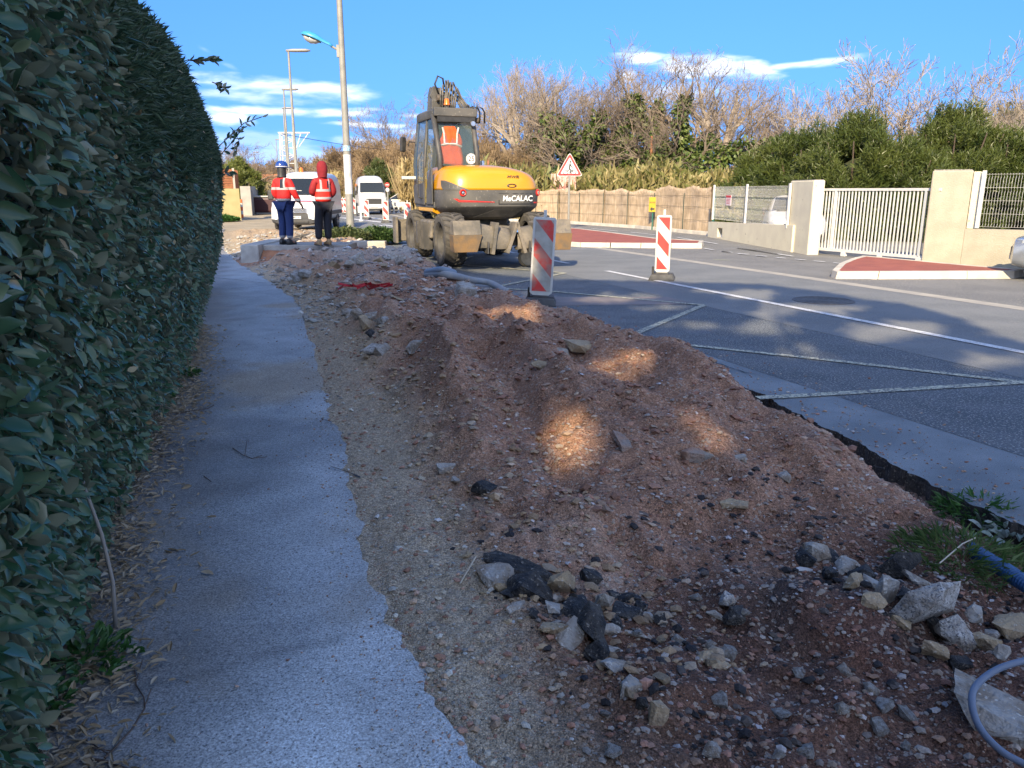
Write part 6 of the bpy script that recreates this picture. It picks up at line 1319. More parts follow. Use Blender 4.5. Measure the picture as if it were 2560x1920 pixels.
def transit_x(t):
    for s_ in (-1, 1):
        b = MB(); b.prism([(s_*.58, .92), (s_*.82, .92), (s_*.92, 1.18), (s_*.74, 1.14)], lambda a, z, d: (a, .02+abs(a)**4*.3+(z-.9)*.5+d, z), -.02, .06); b.build('headlight', lens, t, bev=.008)
        bx(t, 'mirror', black_pl, s_*1.16-.1, s_*1.16+.1, 1.2, 1.32, 1.3, 1.62, .04); bx(t, 'rub_strip', grey_pl, s_*1.005-.012, s_*1.005+.012, 1.4, 5.6, .6, .76, .005); bx(t, 'side_window', glass_dark, s_*.985-.015, s_*.985+.015, 1.8, 2.6, 1.4, 2.0, 0)
    bx(t, 'grille', black_pl, -.52, .52, -.03, .08, .72, 1.08, .03)
    for k in range(3): bx(t, 'grille_slat', grey_pl, -.48, .48, -.045, -.03, .78+.1*k, .81+.1*k, 0)
    plate(t, '', -.04, .56); bx(t, 'side_decal', A('orange_decal', (.7, .25, .05)), -1.003, -.99, 2.6, 4.6, 1.9, 2.1, 0)  # flat orange decal along the van side
wsT = [(-.84, 1.17, 1.49), (.84, 1.17, 1.49), (.78, 1.76, 2.14), (-.78, 1.76, 2.14)]
vehicle('white_van', 'distant high roofed white van driving up beyond the striped posts', 'van', G(936, 537, 0), math.radians(14), transit, white_p, [(-.86, 1.05), (.86, 1.05), (-.86, 4.6), (.86, 4.6)], .34, [('windscreen', off(wsT), glass_dark)], transit_x, bumper=bump_t)
car = [(0, .5, .45, .34, .62), (.05, .76, .70, .24, .74), (.25, .86, .82, .20, .80), (.9, .88, .84, .19, .93), (1.15, .89, .84, .19, .98), (1.8, .89, .66, .19, 1.38), (2.3, .89, .62, .19, 1.46), (3.1, .89, .62, .19, 1.43), (3.8, .88, .66, .2, 1.08), (4.1, .84, .7, .24, .98), (4.2, .7, .6, .34, .8)]
def car_x(t, dark=True):
    for s_ in (-1, 1):
        b = MB(); b.prism([(s_*.5, .62), (s_*.74, .60), (s_*.80, .74), (s_*.62, .74)], lambda a, z, d: (a, .02+abs(a)**4*.45+d, z), -.02, .06); b.build('headlight', lens, t, bev=.008)
        b = MB(); b.add([(s_*.885, 1.25, .98), (s_*.885, 3.55, .98), (s_*.70, 3.15, 1.36), (s_*.69, 2.0, 1.37)], [(0, 1, 2, 3)]); b.build('side_windows', glass_dark, t); bx(t, 'mirror', black_pl, s_*.98-.08, s_*.98+.08, 1.2, 1.32, .95, 1.07, .03)
    bx(t, 'grille', black_pl, -.45, .45, -.015, .05, .42, .6, .02); bx(t, 'bonnet_edge', black_pl, -.6, .6, 1.02, 1.1, .965, .985, 0); plate(t, '', -.02, .40)
    bx(t, 'tail_light', red_pl, -.82, -.6, 4.13, 4.22, .75, .9, .01); bx(t, 'tail_light', red_pl, .6, .82, 4.13, 4.22, .75, .9, .01)
wsC = [(-.74, 1.16, .985), (.74, 1.16, .985), (.6, 1.82, 1.38), (-.6, 1.82, 1.38)]
silver = A('silver_paint', (.36, .38, .40), (.32, .34, .36), 3, .25, metal=.55, coat=.5)
cw = [(-.80, .85), (.80, .85), (-.80, 3.35), (.80, 3.35)]
def a_car(label, loc, rz, paint, name='car', secs=car): return vehicle(name, label, 'car', loc, rz, secs, paint, cw, .31, [('windscreen', off(wsC, -.02, .02), glass_dark)], car_x)
a_car('silver car whose nose just enters the picture at the right edge', Vector((9.60, 14.92, 0)), math.radians(-126), silver)
pc = G(994, 529, 0); a_car('small white hatchback crossing beside the distant van', pc+Vector((-1.9, .3, 0)), math.radians(-84), white_p)
a_car('white car far down the road left of the white van', G(668, 508, 0), math.radians(8), white_p)
a_car('pale grey car parked behind the mesh fence at the right edge', Vector((14.6, 20.5, 0)), math.radians(-80), silver)
a_car('white car with its bonnet just showing behind the left mesh fence', Vector((8.95, 24.5, 0)), math.radians(-14), white_p)
a_car('white car behind the striped posts near the tall lamp', G(820, 520, 0), math.radians(12), white_p)
# ================================================================== LAMP POSTS, PYLON, SIGNS
galv = A('galvanised', (.27, .265, .235), (.22, .22, .20), 6, .6, metal=.1, bump=.1, bscale=60)
def main_lamp():
    p = G(878, 583, .18); p = Vector(p); k = 25.2/p.y; p = GD(877, 576, 25.2); p.z = -.05
    t = thing('street_lamp', 'tall grey lamp post with blue topped lantern on a short arm', 'street lamp', p); 
    b = MB(); b.lathe([(.125, 0), (.125, 1.0), (.118, 1.9), (.098, 4.6), (.078, 9.5), (.001, 9.5)], 24); b.build('pole', galv, t, smooth='auto')
    b = MB(); b.lathe([(.1215, 1.55), (.1205, 2.75)], 24); b.build('white_wrap', A('poster_white', (.62, .62, .60), (.42, .42, .40), 4, .8), t); b = MB(); b.lathe([(.1195, 2.86), (.119, 3.02)], 24); b.build('sticker', A('sticker_blue', (.12, .35, .5), (.5, .55, .55), 18), t)
    MB().box(-.05, .05, -.12, -.105, .35, .75).build('access_door', galv, t, bev=.005)
    b = MB(); b.tube([(0, 0, 5.75), (-.32, 0, 5.92)], .035, 8); b.box(-.15, -.07, -.06, .06, 5.6, 5.95); b.build('arm', galv, t)
    blue = A('lantern_blue', (.04, .27, .48), (.05, .30, .52), 5, .4); R = Matrix.Rotation(math.radians(22), 3, 'Y')
    def q(x, y, z): return tuple(R @ Vector((x, y, z))+Vector((-.28, 0, 5.9)))
    rr = [];
    for x, w, h, dz_ in ((0, .045, .05, 0), (-.12, .075, .08, .01), (-.3, .085, .085, .015), (-.42, .13, .11, .02), (-.55, .18, .14, .02), (-.75, .19, .15, .015), (-.92, .14, .11, 0), (-1.0, .05, .05, -.01)):
        rr.append([q(x, w*math.cos(a), max(-.0, h*math.sin(a))+dz_-(.012 if math.sin(a) < 0 else 0)) for a in [2*math.pi*j/16 for j in range(16)]])
    MB().loft([[Vector(v) for v in r] for r in rr]).build('lantern_cover', blue, t, smooth=True)
    rr = []
    for x, w, h in ((-.42, .11, .03), (-.5, .155, .10), (-.65, .17, .15), (-.82, .15, .12), (-.94, .06, .03)): rr.append([Vector(q(x, w*math.cos(a), -.015+min(0, h*math.sin(a)))) for a in [2*math.pi*j/16 for j in range(16)]])
    MB().loft(rr).build('lamp_glass', A('lamp_bowl', (.42, .42, .40), None, rough=.15, spec=.8), t, smooth=True)
    rr = [[Vector(q(x, w*math.cos(a), -.02+.016*math.sin(a))) for a in [2*math.pi*j/16 for j in range(16)]] for x, w in ((-.38, .12), (-.55, .185), (-.75, .195), (-.95, .12))]; MB().loft(rr).build('lantern_rim', dark_grey, t)
main_lamp()
def lamp(label, ub, dist, H, arm=.9, sgn=1):
    p = GD(ub, 477, dist); p.z = 0; t = thing('street_lamp', label, 'street lamp', p, 0, 'lamp posts along the road'); b = MB(); b.lathe([(.085, 0), (.08, 1.2), (.045, H-.1), (.04, H)], 12); b.build('pole', galv, t, smooth='auto')
    b = MB(); b.tube([(-.08*sgn, 0, H), (arm*.35*sgn, 0, H+.02)], .05, 8); b.loft([[Vector((x*sgn, w*math.cos(a), H+.02+h*math.sin(a))) for a in [2*math.pi*j/10 for j in range(10)]] for x, w, h in ((-.1, .06, .04), (.2, .14, .07), (arm*.8, .15, .07), (arm, .05, .03))]); b.build('lantern', A('lantern_grey', (.3, .29, .27), None, rough=.5), t, smooth=True)
lamp('nearest of the slim lamp posts in a row, its head highest after the blue lantern', 744, 36, 7.5, .95); lamp('second slim lamp post in the row, crossed by an overhead wire', 726, 50, 7.6, .9); lamp('third slim lamp post in the row, left of the second', 722, 65, 8, .9)
lamp('small distant lamp post with short head left of the row', 699, 104, 8, .95); lamp('tiny far lamp post nearest the hedge by the yellow green bush', 642, 116, 7, .8); lamp('lamp post in the trees with dark flat head above the reeds', 1640, 56, 6.2, .6)
def pole(label, u, dist, H, r, m, cat='pole'): p = GD(u, 477, dist); p.z = 0; o = MB().tube([(0, 0, 0), (0, 0, H)], [r, r*.8], 8).build('utility_pole', m, loc=p); tag(o, label, cat)
pole('rusty orange pole standing in the reeds behind the yellow sign', 1624, 50, 4.9, .09, A('rust_pole', (.36, .15, .06), (.28, .12, .05), 4))
def pylon():
    d = 92.; c = GD(727, 477, d); c.z = 0; t = thing('lattice_pylon', 'white lattice mast with crossbar far beyond the workers', 'pylon', c); H = 8.0; b = MB(); w = .95
    wp = A('pylon_white', (.66, .67, .67))
    for x in (-w, w):
        for y in (-.6, .6): MB().tube([(x, y, 0), (x*.75, y*.7, H)], .07, 4).build('leg', wp, t)
    for k in range(9):
        z = H*(k+.5)/9.5; f = 1-.25*z/H; b.tube([(-w*f, -.6*f, z), (w*f, -.6*f, z)], .045, 4); b.tube([(-w*f, -.6*f, z), (w*f, -.6*f, z+.8)], .035, 4) if k % 2 else b.tube([(w*f, -.6*f, z), (-w*f, -.6*f, z+.8)], .035, 4)
    b.build('bracing', wp, t); b = MB(); b.tube([(-1.0, 0, H), (2.6, 0, H)], .09, 4); b.tube([(1.6, 0, H), (.8, 0, H-2.2)], .06, 4); b.tube([(2.4, 0, H-.1), (1.3, 0, H-1.5)], .05, 4); b.build('crossbar', wp, t)
pylon()
def wire():
    a = GD(705, 335, 50); c = GD(880, 353, 60); e = GD(1100, 372, 95); P = []
    for i in range(13): f = i/12; q = a.lerp(e, f); q.z -= .5*math.sin(f*math.pi)*1.0; P.append(q)
    o = MB().tube([p-P[0] for p in P], .018, 4).build('overhead_wire', black_pl, loc=P[0]); tag(o, 'thin overhead wire crossing the sky from the lamp posts', 'wire')
wire()
def cyc_sign():
    base = G(1421, 575, 0); d = base.y; k = d/FPX*1.0; t = thing('warning_sign', 'red edged triangular cyclist warning sign on a grey post', 'road sign', base)
    H = EYE+(477-406)/FPX*d*1.01; w = 30.5/FPX*d; hgt = w*2*.88; zb_ = EYE+(477-442)/FPX*d
    MB().tube([(0, 0, 0), (0, 0, zb_+.5)], .045, 10).build('post', galv, t)
    def tri(s, y0, y1, m, nm, rnd=.12):
        c = [(-w*s, 0), (w*s, 0), (0, w*s*1.74)]; cx = (0, w*.58*s); pts = []
        cc = (0, w*.58)
        pts_ = [(x, z-w*s*.58+w*.58) for x, z in c]; out = []
        for i in range(3):
            p0, p1, p2 = Vector(pts_[i-1]), Vector(pts_[i]), Vector(pts_[(i+1) % 3]); a = p1.lerp(p0, rnd); b2 = p1.lerp(p2, rnd); m_ = (a+b2)/2*.35+p1*.65
            m_ = (a+b2+p1*2)/4; out += [tuple(a), tuple(m_), tuple(b2)]
        MB().prism(out, lambda a, z, dd: (a, dd, zb_+z), y0, y1).build(nm, m, t)
    tri(1.05, -.065, -.045, white_p, 'white_edge', .1); tri(.98, -.070, -.0655, red_paint, 'red_border', .1); tri(.72, -.075, -.0705, white_p, 'white_field', .06)
    b = MB(); y = -.079
    for x in (-.19*w*1.6, .19*w*1.6): 
        n = 18; r = .15*w*1.15; b.tube([(x+r*math.cos(2*math.pi*i/n), y, zb_+.24*w+r*math.sin(2*math.pi*i/n)) for i in range(n+1)], .012*w*1.6, 4, cap=False)
    L = lambda pts, r: b.tube([(x*w, y, zb_+z*w) for x, z in pts], r*w, 5)
    L([(-.30, .24), (-.12, .46), (.14, .44), (.30, .24)], .018); L([(-.12, .46), (.02, .24), (.14, .44)], .018); L([(.30, .24), (.20, .52), (.26, .56)], .018); L([(-.02, .56), (.04, .95)], .06); L([(-.03, .56), (.1, .42), (.04, .2)], .045); L([(.03, .88), (.22, .60)], .03)
    b.build('cyclist_symbol', black_pl, t); MB().lathe([(.001, 0), (.07*w, 0)], 14, 'y').build('head_symbol', black_pl, t, loc=(.05*w, y, zb_+1.06*w))
    for z in (.25, .75): MB().box(-.07, .07, -.05, .04, zb_+z-.03, zb_+z+.03).build('clamp', galv, t)
cyc_sign()
def rest_sign():
    p = G(1382, 552, 0); d = p.y; t = thing('hanging_board', 'rusty faded restaurant board on a dark post beside the triangle sign', 'sign', p); k = d/FPX
    z1 = EYE+(477-437)*k; z0 = EYE+(477-480)*k; x0 = (1376-1382)*k; x1 = (1437-1382)*k
    m = A('rusty_board', (.60, .50, .42), (.36, .17, .13), 3.2, .9, speck=(.25, .09, .06), sscale=14, sth=.58, coord='Object')
    N = m.node_tree.nodes; mp = N.new('ShaderNodeMapping'); mp.inputs['Scale'].default_value = (6, 1, .6); tc_ = N.new('ShaderNodeTexCoord'); m.node_tree.links.new(tc_.outputs['Object'], mp.inputs[0])
    for n in N:
        if n.type == 'TEX_NOISE' and abs(n.inputs['Scale'].default_value-3.2) < .01: m.node_tree.links.new(mp.outputs[0], n.inputs['Vector'])
    MB().box(x0, x1, -.03, 0, z0, z1).build('board', m, t); text('Restaurant', .30, A('faded_red', (.22, .05, .05)), t, ((x0+x1)/2-.05, -.034, z0+.28), (math.pi/2, 0, 0), .002, sx=.95)
    MB().tube([(.08, .02, 0), (.08, .02, z0+.1)], .035, 6).build('post', black_pl, t); MB().box(.0, .35, -.05, -.0, z0-.12, z0+.0).build('bracket', black_pl, t)
rest_sign()
def ped_sign():
    p = GD(1632, 477, G(1637, 573).y-.55); p.z = 0; d = p.y; k = d/FPX; t = thing('direction_sign', 'yellow pedestrian detour sign with black left arrow on the reed fence', 'sign', p); z1 = EYE+(477-492)*k; z0 = EYE+(477-527)*k; w = 8*k; ym = A('sign_yellow', (.50, .33, .02), (.44, .29, .02), 8)
    MB().box(-w, w, -.03, 0, z0, z1).build('board', ym, t); MB().tube([(.04, .03, 0), (.04, .03, z1)], .03, 6).build('post', green_m, t); text('PIETONS', .085, black_pl, t, (0, -.034, z1-.22), (math.pi/2, 0, 0), .002, sx=.72)
    z = (z0+z1)/2-.18; MB().prism([(-.10, 0), (0, .09), (0, .035), (.10, .035), (.10, -.035), (0, -.035), (0, -.09)], lambda a, b_, dd: (a, dd, z+b_), -.036, -.030).build('arrow', black_pl, t)
ped_sign()
def noentry():
    p = GD(969, 477, 54); p.z = 0; d = p.y; k = d/FPX; t = thing('no_entry_sign', 'small round red sign on a post left of the excavator', 'road sign', p); z = EYE+(477-463)*k; r = 5.6*k
    MB().tube([(0, 0, 0), (0, 0, z)], .05, 8).build('post', galv, t); MB().lathe([(.001, -.08), (r, -.08), (r, -.05)], 20, 'y').build('red_disc', red_paint, t, loc=(0, 0, z)); MB().box(-r*.7, r*.7, -.1, -.085, z-r*.16, z+r*.16).build('white_bar', white_p, t)
    MB().lathe([(.001, -.08), (r*.8, -.08), (r*.8, -.05)], 16, 'y').build('lower_disc', white_p, t, loc=(0, 0, z-r*2.1))
noentry()
# ---------------- striped beacons
red_r = A('beacon_red', (.62, .035, .03), (.50, .05, .04), 6, .45); bw = A('beacon_white', (.58, .58, .55), (.50, .50, .46), 5, .55); worn_w = A('beacon_dirty_white', (.42, .42, .38), (.32, .31, .27), 7, .7); worn_r = A('beacon_worn_red', (.60, .05, .04), (.38, .16, .13), 5, .6, hi=.58, lo=.45)
def beacon(label, loc, rz, H=1.08, w=.30, base=True, worn=False, z0=.13, group=None, tilt=0.):
    t = thing('striped_beacon', label, 'traffic beacon', loc, rz, group); t.rotation_euler = (0, tilt, rz); Wm, Rm = (worn_w, worn_r) if worn else (bw, red_r); hw = w/2
    b = MB(); out = [(-hw, z0+.04), (-hw*.7, z0), (hw*.7, z0), (hw, z0+.04), (hw, z0+H-.03), (hw*.88, z0+H), (-hw*.88, z0+H), (-hw, z0+H-.03)]
    b.prism(out, lambda a, z, d: (a, d, z), -.025, .025); b.build('panel', bw, t, bev=.006)
    b = MB(); iw = hw-.03; za, zb_ = z0+.06, z0+H-.035; b.prism([(-iw, za), (iw, za), (iw, zb_), (-iw, zb_)], lambda a, z, d: (a, d, z), -.0275, -.0262); b.build('face', Wm, t)
    hh = zb_-za; sl = iw*2*1.16   # stripes fall to the right
    def clip(poly):
        for ax, lim, sg in ((1, za, 1), (1, zb_, -1)):
            o = []; n = len(poly)
            for i in range(n):
                p, q = poly[i], poly[(i+1) % n]; dp, dq = sg*(p[ax]-lim), sg*(q[ax]-lim)
                if dp >= 0: o.append(p)
                if dp*dq < 0: f = dp/(dp-dq); o.append((p[0]+(q[0]-p[0])*f, p[1]+(q[1]-p[1])*f))
            poly = o
            if len(poly) < 3: return None
        return poly
    for k in range(-1, 4):
        top = zb_+.25*hh-k*.5*hh; th = .25*hh
        poly = clip([(-iw, top), (iw, top-sl), (iw, top-sl-th), (-iw, top-th)])
        if poly: MB().prism(poly, lambda a, z, d: (a, d, z), -.0295, -.0277).build('red_stripe', Rm, t)
    b = MB(); b.box(-.022, .022, -.02, .02, z0+H, z0+H+.10); b.build('handle', bw, t, bev=.006)
    if base:
        rb = A('base_rubber', (.05, .05, .052), (.09, .09, .088), 6, .85, bump=.3, bscale=30); 
        for x0, x1 in ((-.24, .24),):
            b = MB(); b.box(x0, x1, -.20, -.035, .0, .11, tx=.05, ty=.03); b.box(x0, x1, .035, .36, .0, .11, tx=.05, ty=.03); b.box(-.12, .12, -.04, .04, 0, .14); b.build('rubber_base', rb, t, bev=.012)
            for y in (-.22, .34): 
                for x in (-.2, .14): MB().box(x, x+.09, y, y+.03, 0, .035).build('lug', rb, t)
        MB().box(-.19, -.15, .04, .08, .1, .24).build('carry_peg', black_pl, t)
    return t
beacon('dirty worn red and white striped beacon nearest the camera beside the dirt heap', G(1350, 762, .0), math.radians(-3), 1.10, .325, True, True, .14, 'striped beacons near the camera', tilt=.05)
beacon('clean red and white striped beacon standing on the centre line', G(1654, 700, .0), math.radians(-14), 1.03, .27, True, False, .14, 'striped beacons near the camera')
FB = 'far striped beacons closing the lane'
for u, v, lab in ((1020, 570, 'far striped beacon just left of the excavator wheels'), (965, 557, 'far striped beacon second from the excavator'), (917, 549, 'far striped beacon in front of the distant van'), (885, 540, 'far striped beacon directly right of the lamp post'), (858, 536, 'left one of two touching far striped beacons by the white van'), (865, 537, 'right one of two touching far striped beacons by the white van')):
    beacon(lab, G(u, v, 0), math.radians(-2), .98, .30, True, False, .12, FB)
def wall_post():
    p = G(606, 545, 0); t = thing('warning_post', 'orange and white banded post against the end of the yellow wall', 'post', p)
    for k in range(5): MB().tube([(0, 0, k*.22), (0, 0, k*.22+.22)], .08, 10).build('band', (A('post_orange', (.7, .15, .05)) if k % 2 == 0 else white_p), t)
wall_post()
for k, (u, v) in enumerate(((975, 533), (985, 534), (997, 533), (1008, 532), (903, 553))):
    p = G(u, v, 0); t = thing('lane_marker', ['white plastic lane marker leftmost in front of the hatchback', 'white plastic lane marker second before the hatchback', 'white plastic lane marker third before the hatchback', 'white plastic lane marker rightmost before the hatchback', 'white plastic marker standing beside the lamp post'][k], 'marker', p, 0, 'white lane markers'); MB().lathe([(.13, 0), (.13, .05), (.06, .1), (.05, .8), (.001, .82)], 12).build('post', white_p, t); MB().box(-.16, .16, -.02, .02, .45, .8).build('blade', white_p, t, bev=.01)
# ---------------- far left walls
def left_buildings():
    yw = A('yellow_render', (.50, .41, .20), (.44, .36, .17), 2, .9, bump=.2); a = G(520, 552, 0); c = G(604, 550, 0); L, an = frame2(a, c); t = thing('garden_wall', 'sunlit yellow rendered wall at the end of the hedge', 'wall', a, an)
    MB().box(-2.5, L, 0, .2, -.3, 1.72).build('wall_front', yw, t, bev=.01); d = 7.; MB().box(L-.2, L, .21, d, -.3, 1.70).build('wall_side', yw, t)
    wf = thing('wooden_fence', 'orange brown slatted wooden fence above the yellow wall', 'fence', a+Vector((0, 0, 1.72)), an); wd = A('fence_wood', (.36, .14, .06), (.26, .10, .045), 5, .7, bump=.2)
    for k in range(8): MB().box(-2.5, L-.3, .05, .09, .02+.13*k, .13+.13*k).build('slat', wd, wf)
    for k in range(10): MB().box(L-.28+.16*k, L-.15+.16*k, .22+.35*k, .25+.35*k+.1, .0, 1.02+.02*(k % 3)).build('board', wd, wf)
    for x in (-1, L-.28): MB().box(x, x+.09, .0, .1, 0, 1.1).build('post', A('fence_post', (.5, .45, .38)), wf)
    gw_ = A('grey_render', (.38, .36, .32), (.30, .29, .26), 2, .9)
    for k, (u, v, h, w) in enumerate(((625, 538, 1.9, .5), (632, 533, 1.8, .5), (640, 527, 1.9, .6), (648, 520, 1.8, .7))):
        p = G(u, v, 0); t = thing('roadside_wall', ['pale roadside wall with door right after the yellow wall', 'second pale roadside wall going away', 'third pale roadside wall going away', 'last pale roadside wall beside the dark skip'][k], 'wall', p, math.radians(14), 'walls receding on the left'); MB().box(-w, w*.3, 0, 5, -.2, h).build('wall_body', gw_, t); MB().box(w*.3-.01, w*.3+.02, .5, 1.6, 0, h*.85).build('door', A('door_grey', (.2, .2, .19)), t)
    p = G(606, 543, 0); 
    p = G(660, 536, 0); t = thing('dark_container', 'dark maroon rounded container beside the far walls', 'container', p+Vector((0, .5, 0))); MB().box(-1.1, 1.1, 0, 1.4, .1, 1.15, tx=.1).build('tub', A('maroon', (.05, .02, .025), None, rough=.4), t, bev=.15); MB().box(-1.05, 1.05, -.02, 1.42, 1.16, 1.26).build('lid', A('lid_grey', (.45, .44, .42)), t, bev=.03)
    for k, (u, v) in enumerate(((647, 525), (657, 524), (667, 524))):
        p = G(u, v, 0); t = thing('barrier', ['red and white plastic barrier leftmost behind the dark container', 'middle red and white plastic barrier behind the dark container', 'red and white plastic barrier nearest the van'][k], 'barrier', p, 0, 'far plastic barriers'); MB().box(-.5, .5, -.1, .1, 0, .45).build('base', red_paint, t); MB().box(-.5, .5, -.06, .06, .46, 1.0).build('top', white_p, t)
        for j in range(3): MB().box(-.45+.33*j, -.27+.33*j, -.08, -.061, .5, .95).build('stripe', red_paint, t)
    t = thing('tiled_house', 'small roof with orange tiles far behind the left walls', 'house', GD(648, 477, 92)+Vector((0, 0, -1.6))); MB().box(-2.6, 1.4, 0, 5, 0, 2.5).build('wall', gw_, t); MB().add([(-2.9, -.3, 2.5), (1.7, -.3, 2.5), (1.7, 5.3, 2.5), (-2.9, 5.3, 2.5), (-2.9, 2.5, 3.5), (1.7, 2.5, 3.5)], [(0, 1, 5, 4), (2, 3, 4, 5), (1, 2, 5), (3, 0, 4)]).build('roof', A('roof_tile', (.50, .20, .07), (.40, .15, .06), 20), t)
left_buildings()
# ================================================================== SLAB, KERB STONES, PIPES, RUBBLE
conc2 = A('old_concrete', (.42, .39, .34), (.30, .28, .25), 4, .9, bump=.5, bscale=30, speck=(.2, .19, .17), sscale=50, sth=.62)
def slab():
    a = G(611, 612, .40); c = G(868, 612, .40); L, an = frame2(a, c); d = 1.15
    t = thing('concrete_slab', 'raised pale concrete slab under the feet of the two workers', 'slab', a+Vector((0, 0, -.40)), an)
    MB().box(.42, L, 0, d, .26, .395).build('top_slab', conc2, t, bev=.015)
    b = G(612, 648, .05); MB().box(.0, .41, -.30, 2.6, -.05, .42).build('kerb_block', A('pale_block', (.50, .47, .41), (.34, .32, .28), 3, .9, bump=.4, bscale=30), t, bev=.02)
    m = A('earth_face', (.40, .19, .10), (.32, .15, .085), 6, .95, bump=1., bscale=25)
    rng = random.Random(2); bb = MB(); n = 40; rows = 5; vs = []
    for i in range(n+1):
        for j in range(rows+1):
            x = .42+(L-.42)*i/n*1.15; z = .27*(1-j/rows)-.0; vs.append((x, -.02-.42*(j/rows)**1.2+rng.uniform(-.03, .03), z+rng.uniform(-.015, .015)-(.1 if j == rows else 0)))
    bb.add(vs, [(i*(rows+1)+j, (i+1)*(rows+1)+j, (i+1)*(rows+1)+j+1, i*(rows+1)+j+1) for i in range(n) for j in range(rows)]); o = bb.build('earth_bank', m, t, smooth=True)
    p = G(917, 622, .16); kt = thing('loose_kerb_stone', 'long pale kerb stone lying at the right end of the slab', 'kerb stone', p, math.radians(-5)); MB().box(-.52, .52, -.1, .15, 0, .20, tx=.02, ty=.02).build('stone', A('pale_block', ()), kt, bev=.02)
    p = G(1040, 617+10, .02); 
slab()
def chunk_mesh(seed, dims, flat=True, npt=17):
    rng = random.Random(seed); bm = bmesh.new()
    for i in range(npt):
        v = Vector((rng.gauss(0, 1), rng.gauss(0, 1), rng.gauss(0, 1))).normalized(); m = max(abs(v.x), abs(v.y), abs(v.z)); v = v/(m**.95)*rng.uniform(.82, 1.04); bm.verts.new((v.x*dims[0]/2, v.y*dims[1]/2, v.z*dims[2]/2))
    r = bmesh.ops.convex_hull(bm, input=bm.verts); bmesh.ops.delete(bm, geom=[g for g in set(r['geom_interior']+r['geom_unused']) if isinstance(g, bmesh.types.BMVert)], context='VERTS')
    bmesh.ops.dissolve_limit(bm, angle_limit=.16, verts=bm.verts, edges=bm.edges); bmesh.ops.triangulate(bm, faces=bm.faces)
    bmesh.ops.subdivide_edges(bm, edges=[e for e in bm.edges], cuts=2, use_grid_fill=True)
    for v in bm.verts:
        p = v.co; s_ = 7/max(dims); k = float(vnoise(p.x*s_*1.7+seed, p.y*s_*1.7+p.z*s_*1.3, seed))*.6+.4*float(vnoise(p.x*s_*4+seed, p.y*s_*4+p.z*s_*3, seed+1)); v.co = p*(1+.075*k)
    me = bpy.data.meshes.new('chunk'); bm.to_mesh(me); bm.free(); return me
asp_c = A('asphalt_chunk', (.02, .022, .026), (.075, .07, .062), 14, .85, bump=1., bscale=90, speck=(.22, .20, .17), sscale=60, sth=.63)
con_c = A('concrete_chunk', (.40, .385, .35), (.27, .22, .165), 14, .9, bump=.8, bscale=60, speck=(.55, .53, .48), sscale=45, sth=.62)
gra_c = A('granular_chunk', (.56, .545, .51), (.30, .26, .21), 16, .9, bump=1., bscale=80, speck=(.16, .16, .16), sscale=110, sth=.57)
tan_c = A('tan_chunk', (.44, .34, .21), (.34, .26, .17), 12, .95, bump=.9, bscale=60, speck=(.5, .44, .34), sscale=70)
bri_c = A('reddish_stone', (.50, .28, .20), (.40, .22, .16), 12, .9, bump=.5, bscale=50)
def chunk(name, label, u, v, w, l, h, rot, m, seed, lift=.25, cat=None, group=None):
    p = on_dirt(u, v); me = chunk_mesh(seed, (w, l, h)); me.materials.append(m); o = link(name, me, None, p+Vector((0, 0, h*(lift-.13))), rot); tag(o, label, cat or 'rubble', group); return o
